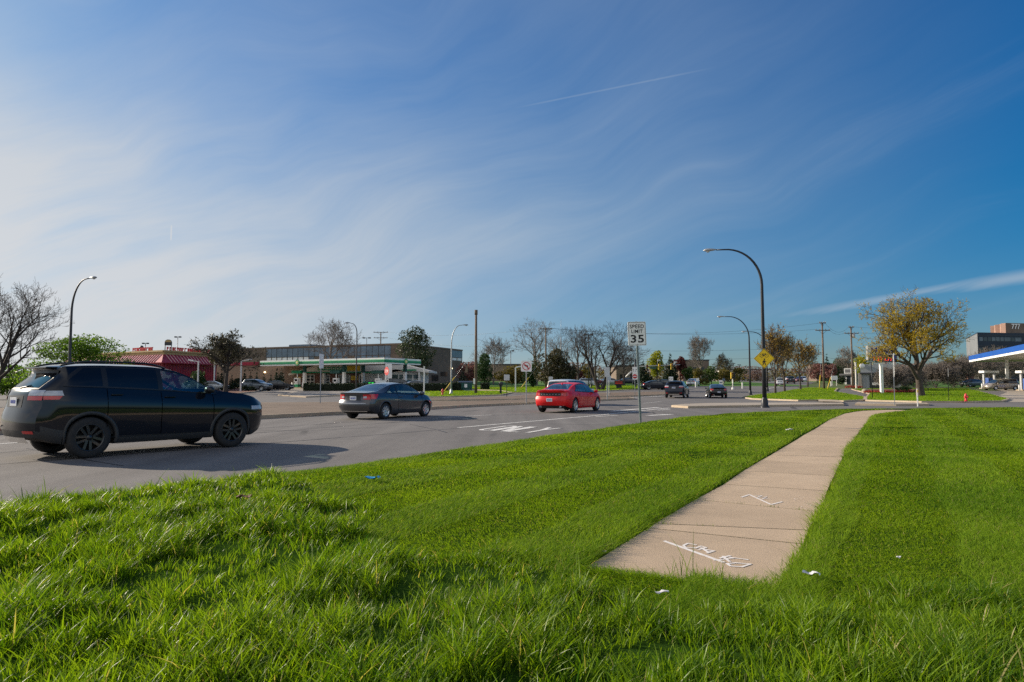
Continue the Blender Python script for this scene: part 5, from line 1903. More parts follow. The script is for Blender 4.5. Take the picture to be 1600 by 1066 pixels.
for i, (px, Y, W, H, mt, lb) in enumerate(((1078, 150, 4.2, 4.0, 'green', 'green shrub right of the maroon-leaved tree'), (1094, 146, 4.4, 3.6, 'olive', 'olive shrub under the tall pale leafless tree'),
                                          (1112, 150, 4.8, 4.0, 'green', 'green shrub behind the black sedan roof'), (1131, 152, 5.0, 4.4, 'olive', 'olive shrub left of the yellow pedestrian signal'),
                                          (1155, 170, 6.4, 3.8, 'olive', 'yellowish shrub right of the yellow pedestrian signal'), (1182, 200, 9, 4.6, 'twig_red', 'reddish twiggy shrub far behind the two tall lamps'))):
    leafy('bush', lb, 'bush', A(px, Y), W, H, 0.15, L_[mt], 1700, 0.17, 70 + i, 0.08, lobes=10, group='shrubs beyond the junction')
# --- trees along the far road
for i, (px, Y, H, W, n, lb) in enumerate(((1211, 85, 8.6, 4.8, 1700, 'nearest budding roadside tree, just right of the yellow diamond sign'),
                                       (1226, 92.5, 8.0, 4.6, 1600, 'budding roadside tree second from the yellow diamond sign'),
                                       (1251, 102, 7.6, 5.2, 1600, 'budding roadside tree nearest the tall wooden utility pole'),
                                       (1262, 128, 8.2, 5.0, 1000, 'smaller budding tree behind the roadside row, left of the utility pole'))):
    bare_tree('street_tree', lb, T, A(px, Y), H, 0.85, 2.1, 0.13, 4, 80 + i, 'bark', L_['buds'], int(n * 1.3), 0.095, wide=W, nlimb=10, dens=0.95, up=0.5, group='budding trees along the far road', twig_min=0.012)
leafy('flowering_tree', 'pink-brown blossoming tree left of the tall wooden utility pole', T, A(1277, 172), 5.4, 5.0, 0.4, L_['pink'], 2000, 0.19, 91, 0.1, lobes=12)
leafy('flowering_tree', 'pink-brown blossoming tree right of the tall wooden utility pole', T, A(1295, 170), 4.8, 5.2, 0.4, L_['pink'], 2000, 0.19, 92, 0.1, lobes=12)
leafy('conifer', 'pointed dark conifer showing above the blossoming trees', T, A(1293, 205), 5.2, 8.2, 0.4, L_['cypress'], 1800, 0.24, 93, 0.15, lobes=9, cone=True)
leafy('evergreen', 'dark evergreen behind the small dark-roofed kiosk', T, A(1309, 190), 5.8, 6.6, 0.3, L_['dkgreen'], 2000, 0.2, 94, 0.15, lobes=12)
bare_tree('bare_tree', 'leafless tree above the small dark-roofed kiosk', T, A(1326, 185), 9.6, 1.0, 2.2, 0.2, 5, 95, 'bark_grey', wide=6.8, nlimb=10, dens=0.9, twig_min=0.022)
leafy('lime_tree', 'yellow-green tree behind the grey shop front', T, A(1347, 150), 5.6, 6.4, 0.8, L_['lime'], 2200, 0.17, 96, 0.12, lobes=12)
leafy('bush', 'round dark bush beside the small dark-roofed kiosk', 'bush', A(1316, 150), 2.6, 2.0, 0.1, L_['hedge'], 900, 0.13, 97, 0.06, lobes=7)
# --- the right
bare_tree('budding_tree', 'big spreading tree with gold-brown spring buds on the right-hand lawn', T, A(1438, 75.5), 11.7, 1.0, 2.0, 0.38, 5, 108, 'bark', L_['gold'], 36000, 0.056, wide=11.2, nlimb=12, dens=0.88, up=0.36, lz=0.95, twig_min=0.009)
for i, (px, Y, W, H, lb) in enumerate(((1396, 100, 5.0, 3.4, 'tangled leafless bush right of the grey shop front'), (1415, 104, 5.4, 3.8, 'tangled leafless bush left of the gold tree trunk'), (1462, 118, 7.0, 4.4, 'leafless thicket right of the gold tree trunk'),
                                       (1490, 126, 7.0, 5.2, 'leafless thicket left of the brick sign'), (1530, 150, 10.0, 6.2, 'reddish leafless tree behind the blue-edged canopy posts'), (1575, 160, 11.0, 6.6, 'leafless tree under the blue-edged canopy at the right edge'))):
    bare_tree('leafless_bush', lb, 'bush', A(px, Y), H, 1.2, 0.3, 0.07, 4, 110 + i, 'bark_grey', L_['twig_red' if i > 3 else 'twig'], 900, 0.09, wide=W, nlimb=9, dens=1.15, up=0.25, multi=4, twig_min=0.016)
leafy('bush', 'low green shrub on the far edge of the tree lawn', 'bush', A(1413, 88), 2.6, 0.9, 0.05, L_['green'], 800, 0.09, 121, 0.04, lobes=8)
for i, (px, Y) in enumerate(((1545, 205), (1580, 200), (1508, 210))):
    bare_tree('bare_tree', 'pale leafless tree in front of the dark office block, ' + ('middle of the three', 'nearest the right edge', 'nearest the gold tree')[i], T, A(px, Y), 10.5 - i, 1.1, 2.0, 0.16, 4, 130 + i, 'bark_grey', wide=9, nlimb=10, dens=1.1, twig_min=0.026)

# --- columnar cypresses in front of the low wing
cyp0 = None
CL = ((340, 'leftmost columnar cypress, left of the leafless spreading trunk'), (346, 'columnar cypress second from the left, beside the leafless spreading trunk'), (362, 'columnar cypress just right of the leafless spreading trunk'), (382, 'columnar cypress right behind the tall white lamp post'),
      (391, 'columnar cypress left of the grey suv'), (401, 'columnar cypress directly behind the grey suv'), (412, 'columnar cypress at the nose of the grey suv'), (423, 'columnar cypress behind the black sedan'), (432, 'columnar cypress left of the leftmost pump'), (439, 'columnar cypress nearest the leftmost pump'))
for i, (px, lb) in enumerate(CL):
    p = A(px, 107)
    if cyp0 is None:
        o = cyp0 = leafy('cypress', lb, T, p, 1.5, 3.1, 0.1, L_['cypress'], 1400, 0.085, 140, 0.05, lobes=12, cone=True, group='columnar cypresses along the brick wing')
    else:
        o = copy_tree(cyp0)
        o.location = p
        o['label'] = lb
    s = (0.95, 1.12, 0.8, 1.1, 0.98, 0.96, 0.86, 0.82, 1.15, 1.22)[i]
    o.scale = (s ** 0.5 * (1.15 if i in (8, 9) else 1), s ** 0.5, s)
    o.rotation_euler.z = i * 1.3
# --- clipped shrubs in the bed
sh0 = None
for i, (px, py, s, lb) in enumerate(((331, 607.5, 1.0, 'clipped round shrub at the left end of the shrub bed'), (343, 608.5, 1.1, 'clipped round shrub second from the left in the bed'), (352, 610, 1.0, 'low shrub at the foot of the leafless spreading tree'),
                                     (366, 609.5, 0.9, 'clipped round shrub right of the leafless spreading trunk'), (372, 607.5, 1.2, 'tallest clipped shrub beside the white lamp post'), (384, 611, 1.0, 'low spreading shrub right of the white lamp post'),
                                     (393, 610.5, 0.9, 'shrub at the right end of the bed near the grey suv'), (322, 609, 1.2, 'shrub half hidden by the black crossover bonnet'))):
    p = G(px, py, 0.14)
    if sh0 is None:
        o = sh0 = leafy('shrub', lb, 'bush', p, 1.9, 1.15, 0.05, L_['hedge'], 900, 0.085, 150, 0.04, lobes=9, group='clipped shrubs in the bed')
    else:
        o = copy_tree(sh0)
        o.location = p
        o['label'] = lb
    o.scale = (s, s, s * (0.85, 0.9, 0.6, 1.0, 1.2, 0.55, 0.6, 1.0)[i])
    o.rotation_euler.z = i


def hedge(label, p, q, w, h, n, name='hedge', mt='hedge', flat=True):
    P, Q = Vector(p), Vector(q)
    L = (Q - P).length
    root = thing(name, label, 'hedge', P, math.atan2(Q.y - P.y, Q.x - P.x))
    x, y, z = rng.uniform(0, L, n), rng.uniform(-w / 2, w / 2, n), rng.uniform(0.05, h, n)
    f = rng.integers(0, 4, n)
    y = np.where(f == 0, -w / 2, np.where(f == 1, w / 2, y))
    z = np.where(f >= 2, h, z)
    x = np.where((rng.random(n) < 0.06), 0.0, x)
    C = np.stack([x, y, z], -1) + rng.normal(0, 0.045, (n, 3))
    C[:, 2] += (vnoise(x, y, 0.8, 61) - 0.5) * 0.10
    VL, QL = leaf_quads(C, 0.085)
    b = MB()
    b.box((L / 2, 0, h * 0.46), (L - 0.1, w - 0.1, h * 0.86), M['hedge_core'])
    b.build('stems', root)
    link('foliage', np_mesh('foliage', VL, quads=QL, mats=[L_[mt]]), root)
    return root


M['hedge_core'] = pm('hedge_stems', (0.012, 0.017, 0.008), 0.95, scale=8, var=0.4)
hedge('long clipped dark hedge in front of the station shop', A(476, 95), A(700, 97), 1.1, 1.08, 9000)
hedge('short dark clipped hedge left of the green dumpster', A(700, 99), A(721, 101), 1.1, 1.15, 1500)
hedge('small box-shaped hedge right of the plain wooden pole', A(751, 104), A(765, 104), 1.3, 1.0, 900)


def woods(label, x0, x1, Y, hmin, hmax, n, mt, seed, dep=14):
    """the far-off belt of trees that reads as one mass"""
    x = rng.uniform(x0, x1, n)
    prof = hmin + (hmax - hmin) * (0.6 * vnoise(x, x * 0, 9.0, seed) + 0.4 * vnoise(x, x * 0, 2.6, seed + 1))
    z = prof * rng.random(n) ** 0.75
    y = Y + rng.uniform(-dep / 2, dep / 2, n)
    C = np.stack([x, y, z + zg(Y) + 0.2], -1)
    VL, QL = leaf_quads(C, 0.34)
    o = link('distant_woods', np_mesh('distant_woods', VL, quads=QL, mats=[L_[mt]]))
    tag(o, label, 'woods', kind='stuff')


woods('far belt of brownish bare woods along the horizon', -95, 175, 268, 3.5, 8.5, 26000, 'twig_red', 301)
woods('far belt of dull green trees along the horizon', -20, 150, 256, 2.0, 5.0, 9000, 'olive', 305)
woods('dark far trees beyond the left end of the road', -190, -70, 150, 2.0, 4.5, 6000, 'twig', 309)
woods('far low trees behind the dark office block', 120, 330, 250, 4.0, 9.0, 9000, 'twig_red', 313)

# ================================================================== BUILDINGS
M['brick_brown'] = brick_mat('brown_brick', (0.19, 0.142, 0.110), (0.155, 0.115, 0.09), (0.19, 0.16, 0.135))
M['brick_tan'] = brick_mat('tan_brick', (0.30, 0.205, 0.145), (0.255, 0.175, 0.125), (0.28, 0.23, 0.18))
M['brick_red'] = brick_mat('red_brick', (0.20, 0.085, 0.062), (0.165, 0.068, 0.050), (0.22, 0.17, 0.14))
M['brick_sunlit'] = brick_mat('sunlit_brick', (0.36, 0.215, 0.17), (0.32, 0.19, 0.15), (0.36, 0.27, 0.22))  # penthouse brick with its sunlit tone put into the colour
M['roof_red'] = pm('red_metal_roof', (0.30, 0.020, 0.040), 0.4, 0.1, var=0.12, scale=0.8)
M['rib'] = pm('pale_roof_ribs', (0.66, 0.40, 0.42), 0.35, 0.1, var=0.1, scale=2)
M['cornice'] = pm('yellow_cornice', (0.42, 0.29, 0.12), 0.6, var=0.12, scale=1)
M['stucco'] = pm('white_fascia', (0.62, 0.60, 0.56), 0.6, var=0.08, scale=1.2)
M['stucco_shop'] = pm('grey_shop_front', (0.30, 0.32, 0.34), 0.6, var=0.08, scale=1.2)
M['canopy_green'] = pm('canopy_green', (0.0, 0.24, 0.10), 0.35, var=0.10, scale=0.7, coat=0.4)
M['canopy_light'] = pm('canopy_light_green', (0.30, 0.62, 0.36), 0.4, var=0.08, scale=1.0)
M['canopy_blue'] = pm('canopy_blue', (0.004, 0.075, 0.36), 0.5, var=0.08, scale=0.7)
M['white_panel'] = pm('white_panel', (0.86, 0.86, 0.84), 0.45, var=0.05, scale=1.5)
M['soffit'] = pm('soffit', (0.55, 0.53, 0.49), 0.6, var=0.08, scale=0.5)
M['flat_roof'] = pm('flat_roof', (0.16, 0.155, 0.15), 0.9, var=0.2, scale=0.4)
M['navy_wall'] = pm('navy_curtain_wall', (0.014, 0.022, 0.042), 0.35, var=0.25, scale=0.15, spec=0.3)
M['end_grey'] = pm('end_wall_grey', (0.17, 0.18, 0.19), 0.7, scale=0.3)
M['navy_pane'] = pm('office_pane', (0.09, 0.115, 0.15), 0.12, var=0.7, scale=0.12, spec=0.6)
M['lime_led'] = pm('lime_led', (0.02, 0.25, 0.03), 0.5, scale=3, emit=((0.03, 1.0, 0.08), 0.9))
M['red_led'] = pm('red_led', (0.3, 0.02, 0.01), 0.5, scale=3, emit=((1.0, 0.07, 0.015), 0.75))
M['warm_lamp'] = pm('warm_lamp', (0.8, 0.7, 0.5), 0.5, scale=3, emit=((1.0, 0.75, 0.4), 3.0))
M['bp_yellow'] = pm('emblem_yellow', (0.75, 0.66, 0.06), 0.4, scale=4)
M['sky_blue'] = pm('light_blue', (0.10, 0.32, 0.55), 0.4, scale=4)
M['brown_leaf'] = pm('brown_leaf', (0.12, 0.05, 0.025), 0.7, scale=30, var=0.3)
M['litter_white'] = pm('litter_white', (0.72, 0.70, 0.70), 0.5, scale=20, var=0.15)
M['litter_blue'] = pm('litter_blue', (0.04, 0.28, 0.55), 0.4, scale=40, var=0.5)


class Fac:
    """a wall plane from P to Q (left to right as the viewer sees it); boxes are put on it by distance along and height"""
    def __init__(self, P, Q, org=(0, 0, 0)):
        self.P = Vector((P[0] - org[0], P[1] - org[1], 0))
        d = Vector((Q[0] - P[0], Q[1] - P[1], 0))
        self.L = d.length
        self.u = d.normalized()
        self.n = Vector((self.u.y, -self.u.x, 0))
        self.a = math.atan2(self.u.y, self.u.x)

    def at(self, s, z, off=0.0):
        return self.P + self.u * s + self.n * off + Vector((0, 0, z))

    def box(self, b, s0, s1, z0, z1, mat, off=0.0, th=0.1, rx=0.0):
        """front face stands `off` in front of the wall plane"""
        return b.box(self.at((s0 + s1) / 2, (z0 + z1) / 2, off - th / 2), (s1 - s0, th, z1 - z0), mat, rz=self.a, rx=rx)

    def text(self, parent, s, z, off, txt, size, mat, bold=0.01, xs=1.0, nm='lettering', fit=None):
        me = text_mesh(txt, size, mat, 0.01, bold, xs=xs, fit=fit)
        o = link(nm, me, parent)
        o.location = self.at(s, z, off)
        o.rotation_euler = (0, 0, self.a)
        return o


def build(fn_name, parent, fill):
    b = MB()
    fill(b)
    return b.build(fn_name, parent)


def quad(b, a, c, d, e, mat, th=0.0):
    b.add([a, c, d, e], [(0, 1, 2, 3)], mat)


def long_brick():
    P, C, R = A(296, 178), A(628, 150), A(722, 178)
    org = (C[0], C[1], 1.45)
    root = thing('brick_building', 'long two-storey brown brick building with a blue glass band behind the stations', 'building', org)
    lo = lambda q: (q[0] - org[0], q[1] - org[1])
    back = (R[0] - 30, R[1] + 40)
    b = MB()
    b.prism([lo(P), lo(C), lo(R), lo(back), lo((P[0], P[1] + 40))], -1, 9.0, M['brick_brown'], M['flat_roof'])
    b.build('wall', root)
    f1, f2 = Fac(P, C, org), Fac(C, R, org)
    L = f1.L
    s = lambda px: L * ((px - 296) / 332.0) ** 1.0
    sa, sb = L * 0.40, L * 0.955
    b = MB()
    f1.box(b, -0.1, L + 0.12, 8.9, 9.25, M['brick_brown'], 0.12, 0.5)
    f2.box(b, 0.2, f2.L + 0.1, 8.9, 9.25, M['brick_brown'], 0.12, 0.5)
    b.build('parapet', root)
    b = MB()
    f1.box(b, L * .50, L * .60, 9.0, 9.7, M['glass_blue'], -0.5, 6)
    b.build('roof_plant', root)
    b = MB()
    n = 22
    for i in range(n):
        a, c = sa + (sb - sa) * i / n, sa + (sb - sa) * (i + 1) / n
        f1.box(b, a + .06, c - .06, 6.75 + (i % 3 == 0) * .02, 8.75, M['glass_blue'], 0.10 + .01 * (i % 2), 0.1)
        f1.box(b, a - .05, a + .05, 6.7, 8.8, M['dark_metal'], 0.14, 0.1)
    b.build('glass_band', root)
    for i in range(n):
        a, c = sa + (sb - sa) * i / n, sa + (sb - sa) * (i + 1) / n
        if i in (9, 10, 15): continue
        b = MB()
        f1.box(b, a + .16, c - .16, 6.0, 6.62, M['white_panel'] if i < 8 else M['glass_blue'], 0.06, 0.1)
        b.build('window', root)
    b = MB()
    f2.box(b, f2.L * .80, f2.L - .1, 7.1, 8.8, M['glass_blue'], 0.10, 0.12)
    b.build('glass_band', root)
    for k in range(2):
        b = MB()
        f2.box(b, f2.L * (.81 + .095 * k), f2.L * (.885 + .095 * k), 6.3, 6.95, M['white_panel'], 0.08, 0.1)
        b.build('window', root)
    b = MB()
    f2.box(b, f2.L * .45, f2.L * .56, 1.0, 2.4, M['glass_dark'], 0.06, 0.1)
    f2.box(b, f2.L * .60, f2.L * .72, 2.2, 3.3, M['glass_dark'], 0.06, 0.1)
    b.build('loading_door', root)
    b = MB()
    f2.box(b, f2.L * .78, f2.L * .795, 4.1, 4.35, M['warm_lamp'], 0.3, 0.25)
    b.build('wall_lamp', root)
    # low wing with tan brick
    P, Q = A(318, 126), A(486, 121)
    org = (P[0], P[1], 0.9)
    root = thing('brick_wing', 'low tan brick wing behind the row of columnar cypresses', 'building', org)
    f = Fac(P, Q, org)
    build('wall', root, lambda b: f.box(b, 0, f.L, -0.5, 4.1, M['brick_tan'], 0, 9))
    build('parapet', root, lambda b: f.box(b, -.1, f.L * .52, 4.1, 4.7, M['roof_red'], 0.15, 9.2))
    build('wall_lamp', root, lambda b: f.box(b, f.L * .575, f.L * .585, 2.75, 2.95, M['warm_lamp'], 0.2, 0.2))


def restaurant():
    C = A(254, 100)
    u1 = Vector((-0.86, 0.51, 0)).normalized()
    u2 = Vector((0.30, 0.954, 0)).normalized()
    Lp = (C[0] + u1.x * 26, C[1] + u1.y * 26)
    Rp = (C[0] + u2.x * 11, C[1] + u2.y * 11)
    org = (C[0], C[1], 0.55)
    root = thing('restaurant', 'red mansard-roofed restaurant with a yellow cornice behind the black crossover', 'restaurant', org)
    lo = lambda q: (q[0] - org[0], q[1] - org[1])
    far = (Rp[0] - 22, Rp[1] + 13)
    build('wall', root, lambda b: b.prism([lo(Lp), (0, 0), lo(Rp), lo(far)], -.5, 5.6, M['roof_red'], M['flat_roof']))
    F1, F2 = Fac(Lp, C, org), Fac(C, Rp, org)

    def corn(b):
        for f in (F1, F2):
            f.box(b, 0.0, f.L, 5.35, 5.75, M['cornice'], 0.05, 0.35)
            f.box(b, -0.05, f.L + .05, 5.75, 5.98, M['cornice'], 0.22, 0.5)
    build('cornice', root, corn)

    def mans(b):
        o1, o2 = 1.25, 1.25
        # outer corner where both skirts meet
        A1, A2 = F1.at(0, 4.15, o1), F1.at(F1.L, 4.15, o1)
        B1, B2 = F2.at(0, 4.15, o2), F2.at(F2.L, 4.15, o2)
        d = F1.u
        e = F2.u
        det = d.x * (-e.y) - d.y * (-e.x)
        w = B1 - A1
        t = (w.x * (-e.y) - w.y * (-e.x)) / det
        X = A1 + d * t
        b.add([F1.at(0, 5.35, .06), F1.at(F1.L, 5.35, .06), X, A1], [(0, 1, 2, 3)], M['roof_red'])
        b.add([F2.at(0, 5.35, .06), F2.at(F2.L, 5.35, .06), B2, X], [(0, 1, 2, 3)], M['roof_red'])
        b.add([A1, X, X + Vector((0, 0, -.12)), A1 + Vector((0, 0, -.12))], [(0, 1, 2, 3)], M['roof_red'])
        b.add([X, B2, B2 + Vector((0, 0, -.12)), X + Vector((0, 0, -.12))], [(0, 1, 2, 3)], M['roof_red'])
        return X
    build('mansard_roof', root, mans)

    def ribs(b):
        for f in (F1, F2):
            n = int(f.L / 0.62)
            for i in range(n):
                s = f.L * (i + .5) / n
                b.tube([f.at(s, 5.36, .10), f.at(s, 4.17, 1.30)], .06, M['rib'], 4)
    build('roof_rib', root, ribs)

    def siding(b):
        for f in (F1, F2):
            n = int(f.L / 0.5)
            for i in range(n):
                s = f.L * (i + .5) / n
                f.box(b, s - .05, s + .05, 0, 4.9, M['roof_red'], 0.05, 0.1)
    build('siding', root, siding)
    for f, a, c in ((F1, .70, .90), (F2, .05, .85)):
        def letters(b, f=f, a=a, c=c):
            rn = random.Random(9)
            s = f.L * a
            while s < f.L * c:
                w = rn.uniform(.28, .5)
                if rn.random() > .16:
                    f.box(b, s, s + .1, 6.0, 6.5, M['red_ink'], .1, .12)
                    if rn.random() > .3: f.box(b, s + w - .1, s + w, 6.0, 6.48, M['red_ink'], .1, .12)
                    f.box(b, s + .1, s + w - .1, 6.38 - .2 * rn.random(), 6.5, M['red_ink'], .09, .12)
                    if rn.random() > .5: f.box(b, s + .1, s + w - .1, 6.0, 6.11, M['red_ink'], .09, .12)
                s += w + .14
        build('lettering', root, letters)
    # roof sign on two legs
    p = F1.at(F1.L - .5, 5.98, -1.0)
    def rs(b):
        a = .12
        R = Matrix.Rotation(a, 3, 'Z')
        out = [(-.5, .75), (.5, .75), (.5, 1.25), (.38, 1.5), (.15, 1.62), (-.15, 1.62), (-.38, 1.5), (-.5, 1.25)]
        q = MB()
        q.plate(out, -.08, .08, M['dark_metal'])
        q.plate([(x * .92, 1.18 + (z - 1.18) * .86) for x, z in out if z > 1.1] , -.10, -.085, M['cornice'])
        b.add([R @ Vector(v) + p for v in q.v], q.f, M['dark_metal'])
        for k, m_ in enumerate(q.m):
            b.m[len(b.m) - len(q.m) + k] = b.mi(q.mats[m_])
        for s in (-.44, .44):
            b.tube([p + R @ Vector((s, 0, 0)), p + R @ Vector((s, 0, .9))], .06, M['dark_metal'], 6)
    build('roof_sign', root, rs)
    def dish(b):
        q = F1.at(F1.L - 7.6, 5.98, -1.2)
        b.tube([q, q + Vector((0, 0, .45))], .04, M['dark_metal'], 6)
        b.lathe([(0, -.12), (.2, -.08), (.34, .02), (.35, .03), (.2, -.05), (0, -.09)], q + Vector((0, -.05, .62)), M['dark_metal'], 16, 'Y')
    build('satellite_dish', root, dish)


def emblem(parent, f, s, z, off, r):
    """green and yellow flower-like disc"""
    b = MB()
    for k, (rr, mt, o) in enumerate(((1.0, 'canopy_green', 0.0), (0.74, 'canopy_light', 0.02), (0.5, 'bp_yellow', 0.04), (0.25, 'white_panel', 0.06))):
        n = 36
        pts = []
        for i in range(n):
            a = 2 * PI * i / n
            q = r * rr * (1.0 if i % 2 else 0.86)
            pts.append((q * math.cos(a), q * math.sin(a)))
        vs = [f.at(s + x, z + y, off + o) for x, y in pts] + [f.at(s + x, z + y, off + o - .03) for x, y in pts]
        b.add(vs, [tuple(range(n)), tuple(range(2 * n - 1, n - 1, -1))] + [(i, n + i, n + (i + 1) % n, (i + 1) % n) for i in range(n)], M[mt])
    b.build('emblem', parent)


def pump(label, loc, rz, cm, group):
    root = thing('fuel_pump', label, 'fuel pump', loc, rz, group)
    build('island', root, lambda b: b.box((0, 0, .08), (3.0, 1.1, .16), M['kerb'], bev=.04))

    def body(b):
        b.box((0, 0, .95), (.95, .62, 1.6), M['white_panel'], bev=.05)
        b.box((0, 0, .42), (1.0, .66, .52), cm, bev=.03)
        b.box((0, -.325, 1.35), (.6, .02, .35), M['glass_dark'])
        b.box((.3, -.33, .95), (.12, .05, .3), M['black_ink'])
        b.box((-.3, -.33, .95), (.12, .05, .3), M['black_ink'])
    build('cabinet', root, body)
    build('hose', root, lambda b: b.tube([(.5, -.25, 1.5), (.68, -.3, .9), (.62, -.3, .4), (.5, -.28, .9)], .022, M['black_ink'], 6))

    def valance(b):
        b.tube([(0, 0, 1.7), (0, 0, 2.55)], .09, M['white_panel'], 8)
        b.box((0, 0, 2.75), (2.1, .8, .5), cm, bev=.06)
    build('topper', root, valance)
    for s in (-1.25, 1.25):
        build('bollard', root, lambda b, s=s: b.tube([(s, 0, .1), (s, 0, 1.0)], .085, M['white_panel'], 10))
    return root


def green_station():
    C = A(600, 104)
    u = Vector((0.868, -0.496, 0))
    Lp = (C[0] - u.x * 27.5, C[1] - u.y * 27.5)
    v = Vector((0.496, 0.868, 0)) * 9.0
    Rp = (C[0] + v.x, C[1] + v.y)
    gz = zg(104)
    org = (C[0], C[1], gz)
    root = thing('canopy', 'long fuel station canopy edged in green and white', 'canopy', org)
    F1, F2 = Fac(Lp, C, org), Fac(C, Rp, org)
    zb = HZ(568.3, 104) - gz
    h = .92
    lo = lambda q: (q[0] - org[0], q[1] - org[1])
    build('deck', root, lambda b: b.prism([lo(Lp), (0, 0), lo(Rp), lo((Lp[0] + v.x, Lp[1] + v.y))], zb + .1, zb + h - .05, M['soffit']))

    def fascia(b):
        for f in (F1, F2):
            f.box(b, -.05, f.L + (.05 if f is F1 else 0), zb, zb + .22, M['white_panel'], .06, .16)
            f.box(b, -.05, f.L + (.12 if f is F1 else 0), zb + .22, zb + .57, M['canopy_green'], .12, .2)
            f.box(b, -.05, f.L + (.10 if f is F1 else 0), zb + .57, zb + .68, M['canopy_light'], .10, .2)
            f.box(b, -.05, f.L + (.07 if f is F1 else 0), zb + .68, zb + h, M['white_panel'], .07, .2)
    build('fascia', root, fascia)
    emblem(root, F1, F1.L * .33, zb + .45, .2, .55)
    emblem(root, F2, F2.L * .56, zb + .45, .2, .5)
    px0 = [456, 521, 590]
    for i, t in enumerate((.30, .625, .95)):
        for dv in (.25, .75):
            p = F1.at(F1.L * t, 0, 0) + v * dv
            b = MB()
            b.box((p.x, p.y, zb * .36), (.42, .42, zb * .74 + .6), M['white_panel'], rz=F1.a)
            b.box((p.x, p.y, zb * .86), (.44, .44, zb * .30), M['dump_green'], rz=F1.a)
            b.build('column', root)
            if dv < .5:
                q = p - v.normalized() * .1 - F1.u * 1.6
                pump(('leftmost fuel pump under the green-edged canopy', 'middle fuel pump under the green-edged canopy', 'fuel pump under the right end of the green-edged canopy')[i], (q.x + org[0], q.y + org[1], zg(q.y + org[1])), F1.a, M['dump_green'] if i else M['canopy_green'], 'pumps under the green canopy')
    # the shop and service bays
    P, Q = A(462, 120), A(668, 119)
    org2 = (P[0], P[1], zg(119))
    shop = thing('service_station', 'brick service station with white gabled roof and garage doors under the green canopy', 'service station', org2)
    f = Fac(P, Q, org2)
    W = f.L
    X = lambda px: (px - 462) / 206.0 * W
    Z = lambda py: HZ(py, 119) - zg(119)
    build('wall', shop, lambda b: (f.box(b, 0, W * .52, -.3, 2.75, M['brick_red'], 0, 8), f.box(b, W * .52, W * .95, -.3, 2.75, M['stucco'], 0, 8)))

    def roof(b):
        out = [(-1.0, 2.45), (X(505), 4.2), (X(620), 4.35), (W + .4, 2.95), (W + .4, 2.60), (X(620), 3.2), (X(600), 2.9), (0.6, 2.62), (-1.0, 2.15)]
        vs = [f.at(x, z, .9) for x, z in out] + [f.at(x, z, -8.2) for x, z in out]
        n = len(out)
        b.add(vs, [tuple(range(n)), tuple(range(2 * n - 1, n - 1, -1))] + [(i, n + i, n + (i + 1) % n, (i + 1) % n) for i in range(n)], M['stucco'])
    build('roof', shop, roof)
    build('sign_band', shop, lambda b: (f.box(b, X(470), X(600), 2.55, 2.78, M['canopy_green'], .96, .1), f.box(b, X(630), X(652), 2.95, 3.2, M['canopy_green'], .97, .1)))
    sb = build('shop_sign', shop, lambda b: f.box(b, X(499), X(545), 3.02, 3.62, M['canopy_green'], .98, .1))
    f.text(sb, (X(499) + X(545)) / 2, 3.32, 1.0, 'AUTO SERVICE & QUICK LUBE', .40, M['white_panel'], .006, fit=((X(545) - X(499)) * .94, .34))
    build('poster', shop, lambda b: f.box(b, X(545), X(565), 2.95, 4.0, M['yellow'], .99, .06))
    build('poster', shop, lambda b: f.box(b, X(462), X(470), 1.2, 1.9, M['yellow'], .1, .06))
    build('poster', shop, lambda b: f.box(b, X(549), X(559), 1.35, 2.1, M['yellow'], .1, .06))
    for a, c in ((473, 491), (503, 515), (529, 547)):
        b = MB()
        f.box(b, X(a), X(c), 0, 2.3, M['glass_dark'], .03, .06)
        n = 3
        for i in range(n + 1):
            s = X(a) + (X(c) - X(a)) * i / n
            f.box(b, s - .05, s + .05, 0, 2.3, M['white_metal'], .06, .06)
        for z in (.06, .6, 1.15, 1.7, 2.25):
            f.box(b, X(a), X(c), z - .05, z + .05, M['white_metal'], .065, .06)
        b.build('garage_door', shop)
    def door(b):
        f.box(b, X(561), X(569), 0, 2.35, M['white_metal'], .04, .06)
        f.box(b, X(563), X(567), .1, 2.0, M['glass_dark'], .06, .06)
    build('door', shop, door)
    for a, c in ((612, 622), (623, 633), (634, 644), (645, 654)):
        b = MB()
        f.box(b, X(a), X(c), .5, 2.3, M['glass_store'], .03, .06)
        f.box(b, X(a), X(a) + .1, .45, 2.35, M['white_metal'], .05, .06)
        f.box(b, X(a) + .1, X(c), 1.45, 1.55, M['white_metal'], .05, .06)
        if a in (623, 634): f.box(b, X(a) + .15, X(c) - .1, .55, 1.2, M['sky_blue'], .055, .04)
        b.build('window', shop)
    for px in (609, 656, 664):
        build('porch_post', shop, lambda b, px=px: f.box(b, X(px) - .12, X(px) + .12, 0, 2.75, M['white_metal'], .8, .24))
    build('roof_plant', shop, lambda b: (f.box(b, X(560), X(585), 4.3, 5.0, M['white_panel'], -3, 2),))
    # price sign by the exit
    p = A(586, 98)
    r = thing('price_sign', 'low white price sign with a round green emblem and bright green figures', 'sign', p)
    ff = Fac((p[0] - 1.2, p[1]), (p[0] + 1.8, p[1]), p)
    build('board', r, lambda b: (ff.box(b, 1.25, 2.75, .2, 1.55, M['white_panel'], 0, .3), ff.box(b, -.6, 1.2, .2, 1.4, M['dump_green'], 0, .3)))
    emblem(r, ff, 2.0, .75, .05, .45)
